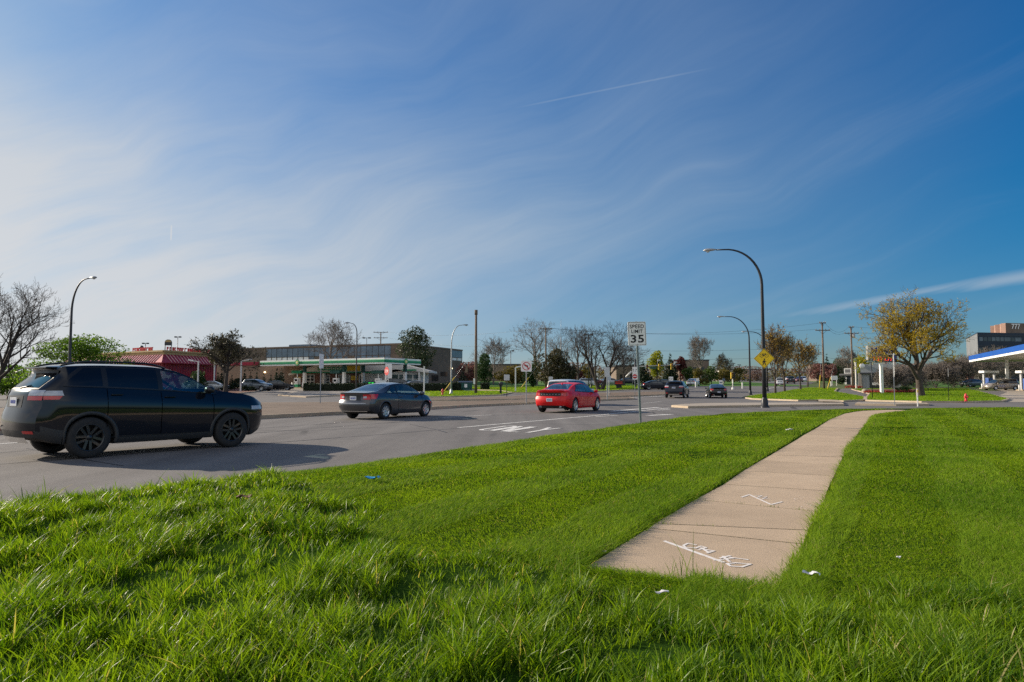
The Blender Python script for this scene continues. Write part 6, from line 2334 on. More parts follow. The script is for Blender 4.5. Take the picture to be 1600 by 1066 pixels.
    def figs(b):
        for s in (.28, .72):
            ff.box(b, s, s + .32, .5, .62, M['lime_led'], .03, .04)
            ff.box(b, s, s + .32, .8, .92, M['lime_led'], .03, .04)
            ff.box(b, s, s + .32, 1.1, 1.22, M['lime_led'], .03, .04)
            ff.box(b, s, s + .1, .62, 1.1, M['lime_led'], .028, .04)
            ff.box(b, s + .22, s + .32, .62, 1.1, M['lime_led'], .028, .04)
    build('figures', r, figs)


def blue_station():
    L0 = A(1517, 122)
    d = Vector((-0.425, -0.905, 0))
    Q0 = (L0[0] + d.x * 46, L0[1] + d.y * 46)
    gz = zg(122)
    org = (L0[0], L0[1], gz)
    root = thing('canopy', 'fuel station canopy edged in blue and white at the right edge', 'canopy', org)
    f = Fac(L0, Q0, org)
    zb = HZ(566.0, 122) - gz
    w = Vector((0.905, -0.425, 0)) * 12
    h = 1.08
    lo = lambda q: (q[0] - org[0], q[1] - org[1])
    build('deck', root, lambda b: b.prism([(0, 0), lo(Q0), lo((Q0[0] + w.x, Q0[1] + w.y)), lo((L0[0] + w.x, L0[1] + w.y))], zb + .02, zb + h - .1, M['soffit'], M['flat_roof']))

    def fas(b):
        f.box(b, -.1, f.L, zb, zb + .33, M['white_panel'], .08, .2)
        f.box(b, -.1, f.L, zb + .33, zb + h, M['canopy_blue'], .12, .25)
        g = Fac((L0[0] + w.x, L0[1] + w.y), L0, org)
        g.box(b, 0, g.L - .2, zb, zb + .33, M['white_panel'], .08, .2)
        g.box(b, 0, g.L - .2, zb + .33, zb + h, M['canopy_blue'], .12, .25)
    build('fascia', root, fas)
    for t, s in ((9.5, .3), (9.5, .75), (22, .3), (22, .75), (35, .3), (35, .75)):
        p = f.at(t, 0) + w * s
        gy = zg(p.y + org[1]) - gz
        b = MB()
        b.box((p.x, p.y, (zb + gy) / 2), (.42, .42, zb - gy), M['white_panel'], rz=f.a)
        b.build('column', root)

    def bpump(label, px, Y):
        r = thing('fuel_pump', label, 'fuel pump', A(px, Y), 0.3, 'pumps under the blue canopy')
        build('island', r, lambda b: b.box((0, 0, .08), (3.2, 1.1, .16), M['kerb'], bev=.04))
        def cab(b):
            b.box((0, 0, .95), (1.0, .6, 1.65), M['canopy_blue'], bev=.04)
            b.box((0, -.31, 1.3), (.55, .02, .35), M['glass_dark'])
            b.box((0, -.31, .75), (.4, .03, .4), M['white_panel'])
        build('cabinet', r, cab)
        def tp(b):
            for s in (-1.15, 1.15): b.box((s, 0, 1.35), (.26, .3, 2.5), M['grey_metal'], bev=.03)
            b.box((0, 0, 2.75), (3.3, 1.0, .38), M['white_panel'], bev=.08)
        build('topper', r, tp)
        build('bollard', r, lambda b: b.tube([(-2.0, -.3, 0), (-2.0, -.3, .85)], .1, M['white_panel'], 10))
    bpump('blue fuel pump behind the front of the gold minivan', 1546, 112)
    bpump('blue fuel pump at the right edge beside the gold minivan tail', 1605, 101)
    # price pylon
    p = A(1379, 85)
    r = thing('price_sign', 'tall white petrol price sign with blue and red lettering behind the gold tree', 'sign', p)
    k = 85 / FPX
    X = lambda px: (px - 1379) * k
    Z = lambda py: HG(py, 85)
    ff = Fac((p[0], p[1]), (p[0] + 1, p[1]), p)
    build('pole', r, lambda b: b.box((X(1379), .2, Z(565) / 2), (.34, .34, Z(565)), M['white_panel'], bev=.03))
    bd = build('board', r, lambda b: (ff.box(b, X(1358), X(1404), Z(566.5), Z(540.5), M['grey_metal'], -.02, .45), ff.box(b, X(1359), X(1403), Z(555.5), Z(541.5), M['white_panel'], .02, .1)))
    for ch, px, mt in (('M', 1367.5, 'blue_ink'), ('o', 1377.5, 'red_ink'), ('b', 1386, 'blue_ink'), ('i', 1391.5, 'blue_ink'), ('l', 1395.5, 'blue_ink')):
        ff.text(bd, X(px), (Z(543) + Z(554)) / 2, .04, ch, 1.05, M[mt], .035)
    build('price_panel', r, lambda b: (ff.box(b, X(1362), X(1367), Z(566), Z(556.5), M['blue_ink'], .03, .1), ff.box(b, X(1364.5), X(1402), Z(565.5), Z(556.5), M['blue_ink'], .02, .1)))
    ff.text(r, X(1372), (Z(557) + Z(565)) / 2, .06, '2.59', .66, M['red_led'], .01, nm='figures', fit=(1.1, .52))
    ff.text(r, X(1388.5), (Z(557) + Z(565)) / 2, .06, '2.79', .66, M['red_led'], .01, nm='figures', fit=(1.0, .52))


def office():
    C = A(1531, 240)
    Q = A(1720, 250)
    Lq = A(1513, 268)
    org = (C[0], C[1], 2.6)
    root = thing('office_block', 'dark glass office block with brick penthouse numbered 777', 'building', org)
    H = HZ(519.5, 240) - 2.6
    lo = lambda q: (q[0] - org[0], q[1] - org[1])
    build('wall', root, lambda b: b.prism([lo(Lq), (0, 0), lo(Q), lo((Q[0], Q[1] + 30)), lo((Lq[0] + 12, Lq[1] + 12))], -1, H, M['navy_wall'], M['flat_roof']))
    f, g = Fac(C, Q, org), Fac(Lq, C, org)
    build('end_wall', root, lambda b: g.box(b, 0.05, g.L - .05, 0, H - .4, M['end_grey'], .08, .1))
    rn = random.Random(4)
    for fl in range(4):
        z = H - 3.0 - fl * 3.7
        s = .6
        while s < f.L - 2:
            w = rn.choice((1.5, 1.5, 2.6))
            if rn.random() > .12:
                b = MB()
                f.box(b, s, s + w, z, z + 1.35, M['navy_pane'] if rn.random() > .35 else M['glass_dark'], .06, .1)
                b.build('window', root)
            s += w + .25
    build('band', root, lambda b: [f.box(b, .1, f.L, H - 1.15 - k_ * 3.7, H - .95 - k_ * 3.7, M['dark_metal'], .12, .12) for k_ in range(5)])
    P1, P2 = A(1576, 255), A(1740, 266)
    pf = Fac(P1, P2, org)
    z1 = HZ(505, 256) - 2.6
    build('penthouse', root, lambda b: b.prism([lo(P1), lo(P2), lo((P2[0], P2[1] + 12)), lo(A(1557, 267))], H - .5, z1, M['brick_brown'], M['flat_roof']))

    def zig(b):
        pts = [A(1576, 255.05), A(1569, 256.5), A(1567, 261), A(1560, 262), A(1558, 266), A(1551.5, 267)]
        for a, c in zip(pts[:-1], pts[1:]):
            q = Fac(c, a, org)
            q.box(b, 0, q.L, H - .4, z1 - .1, M['brick_sunlit'], .12, .25)
    build('penthouse_wall', root, zig)
    cx_ = (AX(1588, 257) - P1[0]) / pf.u.x
    pf.text(root, cx_, (HZ(507, 257) + HZ(515, 257)) / 2 - 2.6, .12, '777', 2.7, M['white_panel'], .03, nm='numerals')


def shops():
    P, Q = A(1341, 113), A(1408, 110)
    org = (P[0], P[1], zg(113))
    r = thing('shop', 'grey shop front with dark sign strip behind the tall price sign', 'shop', org)
    f = Fac(P, Q, org)
    k = 112 / FPX
    X = lambda px: (px - 1341) * k
    Z = lambda py: HZ(py, 112) - zg(112)
    build('wall', r, lambda b: f.box(b, 0, f.L, -.3, Z(583), M['stucco_shop'], 0, 9))
    build('parapet', r, lambda b: (f.box(b, .4, f.L, Z(583), Z(569.5), M['stucco_shop'], .25, 6), f.box(b, .3, f.L, Z(584.5), Z(582.5), M['dark_metal'], .4, .4)))
    build('window', r, lambda b: f.box(b, X(1357), X(1386), 0.1, Z(586), M['glass_dark'], .04, .1))
    build('column', r, lambda b: f.box(b, X(1342), X(1346), 0, Z(584), M['lot'], .3, .3))
    build('roof_sign', r, lambda b: b.lathe([(0, -.1), (.4, -.1), (.42, 0), (.4, .08), (0, .08)], f.at(X(1347.5), Z(572), .45), M['white_panel'], 18, 'Y'))
    def letters(b):
        rn = random.Random(2)
        s = X(1364)
        while s < X(1385):
            f.box(b, s, s + .09, Z(592), Z(588.5), M['white_panel'], .08, .05)
            f.box(b, s + .09, s + .25, Z(590 + rn.random()), Z(589.2), M['white_panel'], .078, .05)
            s += rn.choice((.42, .42, .8))
    build('lettering', r, letters)
    build('notice', r, lambda b: f.box(b, X(1360), X(1371), Z(602), Z(598), M['white_panel'], 1.2, .08))
    # kiosk
    P, Q = A(1318, 152), A(1334, 150)
    org = (P[0], P[1], zg(151))
    r = thing('kiosk', 'small kiosk with a wide dark flat roof and grey sign', 'kiosk', org)
    f = Fac(P, Q, org)
    build('wall', r, lambda b: f.box(b, .3, f.L - .2, -.2, 2.0, M['grey_metal'], 0, 2))
    build('roof', r, lambda b: f.box(b, -.6, f.L + .3, 2.0, 2.35, M['dark_metal'], .6, 3.2))
    build('roof_sign', r, lambda b: (f.box(b, .4, f.L - .3, 2.4, 3.55, M['grey_metal'], .3, .3), f.box(b, .65, f.L - .55, 2.6, 3.35, M['dark_metal'], .34, .1)))
    build('doorway', r, lambda b: f.box(b, .8, f.L - .7, 0, 1.8, M['glass_dark'], .05, .1))
    # brick pier sign at the blue station
    p = A(1516, 128)
    r = thing('brick_sign', 'square red brick sign pier behind the parked blue car', 'sign', p)
    build('pier', r, lambda b: b.box((0, 0, 1.2), (1.1, .7, 2.5), M['brick_red']))
    build('cap', r, lambda b: b.box((0, 0, 2.5), (1.25, .85, .12), M['kerb'], bev=.02))


def far_houses():
    rn = random.Random(6)
    for px, Y, w, d, h, mt, rf, lb in ((1088, 235, 9, 10, 7.6, 'brick_brown', None, 'flat-topped brown block behind the tall pale leafless tree'), (775, 205, 20, 10, 5.2, 'brick_tan', None, 'low tan building behind the olive bush'),
                                       (985, 172, 7, 9, 4.4, 'brick_brown', 'flat_roof', 'low brown-red building right of the twin-trunk tree'), (1306, 236, 12, 9, 6.4, 'brick_brown', None, 'low grey building behind the pointed conifer'),
                                       (1165, 260, 20, 10, 5.0, 'stucco', 'flat_roof', 'long pale building far behind the two tall lamps')):
        p = A(px, Y)
        r = thing('far_building', lb, 'building', p)
        build('wall', r, lambda b: b.box((0, d / 2, h / 2 - .2), (w, d, h), M[mt]))
        build('parapet', r, lambda b: b.box((0, d / 2, h - .1), (w + .3, d + .3, .35), M['dark_metal']))
        for fl in range(int(h // 3)):
            for i in range(int(w // 2.6)):
                build('window', r, lambda b: b.box((-w / 2 + 1.5 + i * 2.6, .02, 1.5 + fl * 3), (1.3, .1, 1.3), M['glass_dark']))


long_brick()
restaurant()
green_station()
blue_station()
office()
shops()
far_houses()

# ================================================================== POLES, LAMPS, SIGNS
def lamp(label, base, H, arm, adir, r=0.11, head='cobra', mat='black_metal', straight=0.74, rise=None, plinth=True, group=None, hs=1.0):
    """tapered pole bending over into an arm with a cobra-head lantern; adir = compass angle of the arm (radians, world)"""
    root = thing('street_lamp', label, 'street lamp', base, adir, group)
    zs = H * straight
    pts = [(0, 0, 0), (0, 0, H * .25), (0, 0, H * .5), (0, 0, zs)]
    rad = [r, r * .88, r * .76, r * .64]
    for i in range(1, 13):
        t = i / 12 * PI / 2
        pts.append((arm * .82 * (1 - math.cos(t)), 0, zs + (H - zs) * math.sin(t)))
        rad.append(r * (.64 - .30 * i / 12))
    pts.append((arm, 0, H + .02))
    rad.append(r * .32)
    build('pole', root, lambda b: b.tube(pts, rad, M[mat], 12))
    if plinth:
        build('base', root, lambda b: b.lathe([(r * 2.1, 0), (r * 2.1, .06), (r * 1.5, .10), (r * 1.45, .42), (r * 1.1, .5), (r, .55)], (0, 0, 0), M[mat], 14))

    def hd(b):
        n = 9
        for i in range(n - 1):
            pass
        prof = [(0, .02), (.06, .05), (.10, .07), (.22, .10), (.40, .135), (.58, .14), (.70, .10), (.76, .02)]
        vs, fs, k = [], [], 10
        for x, q in prof:
            for j in range(k):
                a = 2 * PI * j / k
                z = math.sin(a) * q * (.75 if math.sin(a) > 0 else .42)
                vs.append((arm - .05 + x * hs, math.cos(a) * q * hs, H + .03 + z * hs))
        for i in range(len(prof) - 1):
            for j in range(k):
                fs.append((i * k + j, i * k + (j + 1) % k, (i + 1) * k + (j + 1) % k, (i + 1) * k + j))
        b.add(vs, fs, M['grey_metal'], True)
    h_ = build('lantern', root, hd)
    build('lens', h_, lambda b: b.lathe([(0.0, -.12 * hs), (.07 * hs, -.10 * hs), (.11 * hs, -.04 * hs), (.115 * hs, -.02 * hs)], (arm + .45 * hs, 0, H + .02), M['lens'], 12))
    return root


RD = math.radians
LEFT_OVER = math.atan2(0.42, -0.906)                # across the carriageway, to the left
RIGHT_OVER = math.atan2(-0.42, 0.906)
right_lamp = lamp('tall black curved street lamp carrying the yellow diamond sign', G(1195, 637.2, 0.12), 8.80, 2.38, LEFT_OVER, 0.12, straight=.76)
lamp('black curved street lamp at the left edge arching to the right', A(107, 49.5), 9.0, 1.9, RIGHT_OVER, 0.12, straight=.74, mat='dark_metal')
lamp('slim curved lamp in front of the green-edged canopy', A(556.5, 88), 9.0, .9, RD(215), 0.10, mat='dark_metal', straight=.86)
lamp('pale grey curved lamp left of the plain wooden pole', G(705, 615, .12), 8.4, 1.35, RD(5), 0.11, mat='galv', straight=.72)
lamp('curved lamp in front of the twin-trunk tree', A(923.5, 118), 7.3, 1.9, RD(0), 0.10, mat='black_metal', straight=.62)
lamp('second black curved lamp, standing on the tip of the road lawn', G(1172.5, 617.5, .13), 9.05, 2.75, LEFT_OVER, 0.12, straight=.72)
lamp('third and farthest black curved lamp, behind the yellow diamond sign', A(1199, 97), 8.55, 2.6, LEFT_OVER, 0.12, straight=.74)

# yellow diamond on the nearest right-hand lamp
def diamond():
    p = right_lamp.location
    z = HZ(560.5, p.y)
    root = thing('warning_sign', 'yellow diamond bicycle and pedestrian warning sign on the tall black lamp', 'sign', (p.x - .03, p.y - .16, z), RD(-14))
    s = .54
    dm = [(0, -s), (s, 0), (0, s), (-s, 0)]
    build('panel', root, lambda b: b.plate(dm, -.01, .01, M['yellow_sign']))
    b = MB()
    s2 = s * .93
    for i in range(4):
        a, c = Vector(dm[i]) * .95, Vector(dm[(i + 1) % 4]) * .95
        a2, c2 = Vector(dm[i]) * .91, Vector(dm[(i + 1) % 4]) * .91
        b.plate([tuple(a), tuple(c), tuple(c2), tuple(a2)], -.0135, -.0105, M['black_ink'])
    # bicycle
    for cx_ in (-.125, .125):
        ring = [(math.cos(2 * PI * i / 20), math.sin(2 * PI * i / 20)) for i in range(21)]
        for i in range(20):
            b.plate([(cx_ + ring[i][0] * .10, .155 + ring[i][1] * .10), (cx_ + ring[i + 1][0] * .10, .155 + ring[i + 1][1] * .10), (cx_ + ring[i + 1][0] * .078, .155 + ring[i + 1][1] * .078), (cx_ + ring[i][0] * .078, .155 + ring[i][1] * .078)], -.0135, -.0105, M['black_ink'])
    ln = lambda p, q, w: b.plate([(p[0] + w * (q[1] - p[1]) / math.dist(p, q), p[1] - w * (q[0] - p[0]) / math.dist(p, q)), (q[0] + w * (q[1] - p[1]) / math.dist(p, q), q[1] - w * (q[0] - p[0]) / math.dist(p, q)),
                                  (q[0] - w * (q[1] - p[1]) / math.dist(p, q), q[1] + w * (q[0] - p[0]) / math.dist(p, q)), (p[0] - w * (q[1] - p[1]) / math.dist(p, q), p[1] + w * (q[0] - p[0]) / math.dist(p, q))], -.0142, -.0108, M['black_ink'])
    for p_, q_ in (((-.125, .155), (-.06, .25)), ((-.06, .25), (.06, .25)), ((.06, .25), (.125, .155)), ((-.06, .25), (.0, .155)), ((.0, .155), (.06, .25)), ((-.125, .155), (0, .155)), ((-.075, .28), (-.045, .28)), ((.05, .28), (.09, .29))):
        ln(p_, q_, .010)
    # walking figure
    cir = [(.012 + .042 * math.cos(2 * PI * i / 14), -.045 + .042 * math.sin(2 * PI * i / 14)) for i in range(14)]
    b.plate(cir, -.0135, -.0105, M['black_ink'])
    for p_, q_, w in (((0, -.10), (-.005, -.22), .042), ((-.02, -.21), (-.075, -.36), .024), ((.01, -.21), (.05, -.28), .024), ((.05, -.28), (.06, -.37), .020), ((-.02, -.11), (-.085, -.18), .018), ((-.085, -.18), (-.08, -.22), .016), ((.02, -.11), (.075, -.17), .018), ((.075, -.17), (.11, -.165), .015)):
        ln(p_, q_, w)
    b.build('symbol', root)
    build('bracket', root, lambda b: (b.box((0, .05, .22), (.05, .09, .04), M['galv']), b.box((0, .05, -.22), (.05, .09, .04), M['galv'])))


diamond()


def post(root, H, r=.03, mat='galv', z0=0.0, box=True):
    build('post', root, lambda b: b.box((0, .03, (H + z0) / 2), (r * 2.0, r * 1.2, H - z0), M[mat]) if box else b.tube([(0, .04, z0), (0, .04, H)], r, M[mat], 8))


def rrect(w, h, r, n=4):
    pts = []
    for cx_, cz, a0 in ((w / 2 - r, h / 2 - r, 0), (-w / 2 + r, h / 2 - r, 90), (-w / 2 + r, -h / 2 + r, 180), (w / 2 - r, -h / 2 + r, 270)):
        for i in range(n + 1):
            a = RD(a0 + 90 * i / n)
            pts.append((cx_ + r * math.cos(a), cz + r * math.sin(a)))
    return pts


def speed_sign():
    p = G(1001.5, 660.5, 0.12)
    root = thing('speed_sign', 'white speed limit 35 sign on a grey-green post at the lawn edge', 'sign', p, RD(9))
    root.rotation_euler = (RD(0), RD(-1.9), RD(9))
    k = p[1] / FPX
    zc = (HZ(521.5, p[1]) - p[2])
    zt = zc + .40
    build('post', root, lambda b: (b.box((0, .035, zt / 2 - .1), (.065, .03, zt + .2), M['post_green']), b.box((0, .055, zt / 2 - .1), (.03, .02, zt + .2), M['post_green'])))
    W, H = .61, .78
    z = lambda poly: [(a, c + zc) for a, c in poly]
    pn = build('panel', root, lambda b: b.plate(z(rrect(W, H, .035)), -.004, .008, M['white_sign']))
    b = MB()
    o, i_ = rrect(W - .035, H - .035, .03), rrect(W - .06, H - .06, .022)
    n = len(o)
    for q in range(n):
        b.plate(z([o[q], o[(q + 1) % n], i_[(q + 1) % n], i_[q]]), -.006, -.0045, M['black_ink'])
    b.build('border', pn)
    for s, zz, size, bold, fit in (('SPEED', .235, .155, .003, (.48, .125)), ('LIMIT', .075, .155, .003, (.38, .12)), ('35', -.165, .40, .010, (.45, .26))):
        me = text_mesh(s, size, M['black_ink'], .001, bold, spacing=1.08, fit=fit)
        o_ = link('lettering', me, pn)
        o_.location = (0, -.006, zc + zz)
    build('bolt', pn, lambda b: [b.lathe([(0, -.012), (.012, -.01), (.013, -.004)], (0, 0, zc + q), M['galv'], 8, 'Y') for q in (.31, -.345)])


speed_sign()


def sign(label, base, panels, H, rz=0.0, pmat='galv', r=.03, cat='sign', name='road_sign', group=None):
    """panels: (shape outline, centre height, front material, back material, extra) ; front faces -y"""
    root = thing(name, label, cat, base, rz, group)
    post(root, H, r, pmat)
    for out, zc, fm, bmx, ex in panels:
        def pan(b):
            b.plate([(a, c + zc) for a, c in out], -.012, -.003, fm)
            b.plate([(a, c + zc) for a, c in out], -.002, .004, bmx)
        pn = build('panel', root, pan)
        if ex: ex(pn, zc)
    return root


RECT = lambda w, h: rrect(w, h, min(w, h) * .07, 2)
OCT = lambda d: [(d / 2 / math.cos(PI / 8) * math.cos(PI / 8 + i * PI / 4), d / 2 / math.cos(PI / 8) * math.sin(PI / 8 + i * PI / 4)) for i in range(8)]
WS, SB = M['white_sign'], M['sign_back']


def no_left(pn, zc):
    b = MB()
    n = 32
    for i in range(n):
        a, c = 2 * PI * i / n, 2 * PI * (i + 1) / n
        b.plate([(.27 * math.cos(a), zc + .27 * math.sin(a)), (.27 * math.cos(c), zc + .27 * math.sin(c)), (.225 * math.cos(c), zc + .225 * math.sin(c)), (.225 * math.cos(a), zc + .225 * math.sin(a))], -.016, -.0125, M['red_ink'])
    w = .022
    b.plate([(-.17 - w, zc + .17 - w), (-.17 + w, zc + .17 + w), (.17 + w, zc - .17 + w), (.17 - w, zc - .17 - w)], -.018, -.0125, M['red_ink'])
    b.plate([(.06, zc - .17), (.11, zc - .17), (.11, zc + .02), (.07, zc + .07), (-.04, zc + .07), (-.04, zc + .02), (.04, zc + .02), (.06, zc)], -.0155, -.0125, M['black_ink'])
    b.plate([(-.04, zc + .12), (-.04, zc - .04), (-.16, zc + .045)], -.0155, -.0125, M['black_ink'])
    b.build('symbol', pn)


def arrows(pn, zc):
    b = MB()
    for cx_, t in ((-.12, -.10), (.10, .10)):
        b.plate([(cx_ - .02, zc - .18), (cx_ + .02, zc - .18), (cx_ + .02 + t * .5, zc + .08), (cx_ - .02 + t * .5, zc + .08)], -.016, -.0125, M['black_ink'])
        b.plate([(cx_ - .07 + t * .5, zc + .06), (cx_ + .07 + t * .5, zc + .06), (cx_ + t, zc + .18)], -.016, -.0125, M['black_ink'])
    b.build('symbol', pn)


def stop_word(pn, zc):
    me = text_mesh('STOP', .27, M['white_sign'], .002, .003, fit=(.56, .25))
    o = link('lettering', me, pn)
    o.location = (0, -.014, zc)


def enter(pn, zc):
    b = MB()
    b.lathe([(0, -.015), (.26, -.015), (.26, -.0125)], (0, 0, zc), M['red_ink'], 24, 'Y')
    b.box((0, -.017, zc), (.36, .004, .09), M['white_sign'])
    b.build('symbol', pn)


def H_at(py, Y, zb):
    return HZ(py, Y) - zb


def on(px, py, zo=0.0):
    return G(px, py, zo)


p = on(822.5, 631.0, .15); Y = p[1]
sign('white square no left turn sign on a grey post in the paved median', p, [(RECT(.70, .70), H_at(572.3, Y, p[2]), WS, SB, no_left)], H_at(566, Y, p[2]), RD(10))
p = on(501, 630.3, .15); Y = p[1]
sign('tall post with narrow sign seen almost edge-on in front of the canopy', p, [(RECT(.62, .95), H_at(564.5, Y, p[2]), WS, WS, None)], H_at(554.5, Y, p[2]), RD(80), name='road_sign')
p = A(604, 62); Y = 62
sign('red stop sign facing the road behind the grey coupe', p, [(OCT(.76), H_at(580, Y, p[2]), M['red_ink'], SB, stop_word), (RECT(.6, 1.0), H_at(580, Y, p[2]) + .05, WS, WS, None)][:1], H_at(572, Y, p[2]), RD(-50), 'dark_metal')
p = A(607, 64); Y = 64
sign('tall white panel just behind the red stop sign', p, [(RECT(.62, 1.35), H_at(580, Y, p[2]), WS, WS, None)], H_at(569, Y, p[2]), RD(25))
p = on(662.5, 616, .05); Y = p[1]
root = thing('post', 'plain white post at the right end of the long hedge', 'post', p)
build('shaft', root, lambda b: b.box((0, 0, H_at(573, Y, p[2]) / 2), (.16, .16, H_at(573, Y, p[2])), M['white_metal'], bev=.02))
build('cap', root, lambda b: b.box((0, 0, H_at(573, Y, p[2])), (.22, .22, .06), M['white_metal'], bev=.01))
p = on(791.8, 620.5, .1); Y = p[1]
sign('small grey sign on a thin black post left of the no left turn sign', p, [(RECT(.62, .62), H_at(590, Y, p[2]), SB, SB, None)], H_at(585.5, Y, p[2]), RD(20), 'black_metal', .028)
p = A(860.5, 88); Y = 88
sign('small grey sign behind the roof of the red sedan', p, [(RECT(.55, .62), H_at(592.5, Y, p[2]), SB, SB, None)], H_at(588.5, Y, p[2]), RD(10))
p = on(949, 624, .15); Y = p[1]
sign('grey sign back on a pole at the tip of the paved median', p, [(RECT(.46, .82), H_at(581.5, Y, p[2]), SB, SB, None)], H_at(574.5, Y, p[2]), RD(8), r=.04)
p = on(952, 618.5, .14); Y = p[1]
sign('low small grey sign just right of the pole at the median tip', p, [(RECT(.45, .55), H_at(591, Y, p[2]), SB, SB, None)], H_at(588, Y, p[2]), RD(30))
p = on(992.3, 617.8, .14); Y = p[1]
sign('white arrow panel above a red no entry disc left of the speed limit post', p, [(RECT(.56, .72), H_at(578.6, Y, p[2]), WS, SB, arrows), (RECT(.56, .70), H_at(588.3, Y, p[2]), WS, SB, enter)], H_at(573.5, Y, p[2]), RD(6))
p = A(1048.5, 100); Y = 100
sign('white lane arrow sign above the roof of the dark suv', p, [(RECT(.66, .66), H_at(592.3, Y, p[2]), WS, SB, arrows)], H_at(588.5, Y, p[2]), RD(8))
p = A(1090, 118); Y = 118
sign('small white sign among the shrubs right of the dark suv', p, [(RECT(.55, .5), H_at(593.2, Y, p[2]), WS, SB, None)], H_at(591, Y, p[2]), RD(8))
p = A(1131, 120); Y = 120
sign('small bluish sign just right of the large pale sign board', p, [(RECT(.5, .45), H_at(593.5, Y, p[2]), M['glass_blue'], SB, None)], H_at(591.5, Y, p[2]), RD(8))
p = A(1126.5, 110); Y = 110
sign('large pale blue-headed sign board behind the black sedan', p, [(RECT(.56, 1.0), H_at(599, Y, p[2]), M['white_panel'], SB, lambda pn, zc: build('band', pn, lambda b: b.box((0, -.014, zc + .12), (.42, .006, .18), M['glass_blue'])))], H_at(595, Y, p[2]), RD(5))
p = on(1399, 633.2, .13); Y = p[1]
sign('white sign backs, a tall panel above an octagon, on a post by the side street', p, [(RECT(.60, .86), H_at(563.5, Y, p[2]), WS, WS, None), (OCT(.74), H_at(579.7, Y, p[2]), WS, WS, None)], H_at(555, Y, p[2]), RD(62), r=.035)
p = on(1483.3, 626, .13); Y = p[1]
sign('narrow sign on a thin black post between the gold tree and the hydrant', p, [(RECT(.5, .66), H_at(582.5, Y, p[2]), SB, WS, None)], H_at(577, Y, p[2]), RD(58), 'black_metal', .035)
p = on(1363.3, 622.5, .13); Y = p[1]
def street_sign():
    H = H_at(565, Y, p[2])
    root = thing('street_name_sign', 'green street name blades on a thin black post below the price sign', 'sign', p, RD(-6))
    build('post', root, lambda b: b.tube([(0, 0, 0), (0, 0, H)], .035, M['black_metal'], 8))
    for rz_, z, w in ((0, .02, 1.0), (PI / 2 - .5, .18, .8)):
        def bl(b):
            b.box((0, -.02, H + z), (w, .012, .17), M['dump_green'], rz=rz_)
            for k_ in range(6): b.box((math.cos(rz_) * (-.36 + .13 * k_) * w, math.sin(rz_) * (-.36 + .13 * k_) * w - .03, H + z), (.07 * w, .012, .08), M['white_sign'], rz=rz_)
        build('blade', root, bl)


street_sign()
p = on(1434.2, 635.6, .12); Y = p[1]
root = thing('marker_post', 'short pale marker post at the lawn edge in front of the gold tree', 'post', p)
build('shaft', root, lambda b: b.box((0, 0, H_at(607.5, Y, p[2]) / 2), (.065, .04, H_at(607.5, Y, p[2])), M['white_metal'], bev=.01))
build('reflector', root, lambda b: b.box((0, -.024, H_at(607.5, Y, p[2]) - .14), (.07, .01, .16), M['yellow']))


# --- traffic signals
def signal_head(root, x, z, y=0.0, facing=-1, mat='yellow'):
    def bd(b):
        b.box((x, y, z), (.34, .26, 1.0), M[mat], bev=.04)
        for k_ in range(3):
            b.lathe([(.13, facing * .14), (.14, facing * .28), (.12, facing * .28), (.12, facing * .14)], (x, y, z + .31 - k_ * .31), M['black_metal'], 12, 'Y')
    h = build('signal_head', root, bd)
    for k_, mt in enumerate(('red_ink', 'yellow', 'dump_green')):
        build('signal_lens', h, lambda b: b.lathe([(0, facing * .135), (.115, facing * .133)], (x, y, z + .31 - k_ * .31), M[mt], 12, 'Y'))


def mast():
    Y = 118
    p = A(993, Y)
    k = Y / FPX
    root = thing('traffic_signal', 'traffic signal mast arm carrying three yellow heads over the cross street', 'traffic light', p)
    Z = lambda py: HG(py, Y)
    X = lambda px: (px - 993) * k
    build('pole', root, lambda b: b.tube([(0, 0, 0), (0, 0, Z(562))], [.17, .13], M['dark_metal'], 10))
    build('arm', root, lambda b: b.tube([(0, 0, Z(573.5)), (X(1030), 0, Z(571.5)), (X(1063), 0, Z(570))], [.12, .09, .07], M['grey_metal'], 8))
    for px, py in ((1011, 575), (1030.5, 573.5), (1049.5, 573)):
        signal_head(root, X(px), Z(py), -.2, mat='wood' if px < 1020 else 'yellow')
    build('name_blade', root, lambda b: b.box((X(1020.5), -.1, Z(575)), (1.1, .04, .32), M['dump_green']))
    for px, py, s in ((1030, 563, 1), (1056, 566, 1)):
        build('luminaire', root, lambda b: (b.box((X(px), 0, Z(py)), (.5, .25, .14), M['white_metal'], bev=.04), b.tube([(X(px) - .2, 0, Z(py)), (X(px) - .3, 0, Z(572))], .03, M['grey_metal'], 6)))
    p = A(1145, 108)
    Y = 108
    root = thing('traffic_signal', 'yellow pedestrian signal on a short pale pole right of the black sedan', 'traffic light', p)
    Z2 = lambda py: HG(py, Y)
    build('pole', root, lambda b: (b.tube([(0, 0, 0), (0, 0, Z2(590))], .09, M['white_metal'], 8), b.lathe([(.22, 0), (.2, .25), (.1, .35)], (0, 0, 0), M['white_metal'], 10)))
    signal_head(root, -.12, Z2(587), 0, mat='yellow')
    signal_head(root, .24, Z2(587), 0, 1, mat='black_metal')
    for i, (px, Y, lb) in enumerate(((1160, 112, 'pale bollard right of the yellow pedestrian signal'), (1087, 122, 'pale bollard in front of the shrubs near the small white sign'))):
        q = A(px, Y)
        root = thing('bollard', lb, 'bollard', q)
        build('shaft', root, lambda b: b.lathe([(.11, 0), (.11, .95), (.08, 1.02), (0, 1.04)], (0, 0, 0), M['white_metal'], 10))


mast()


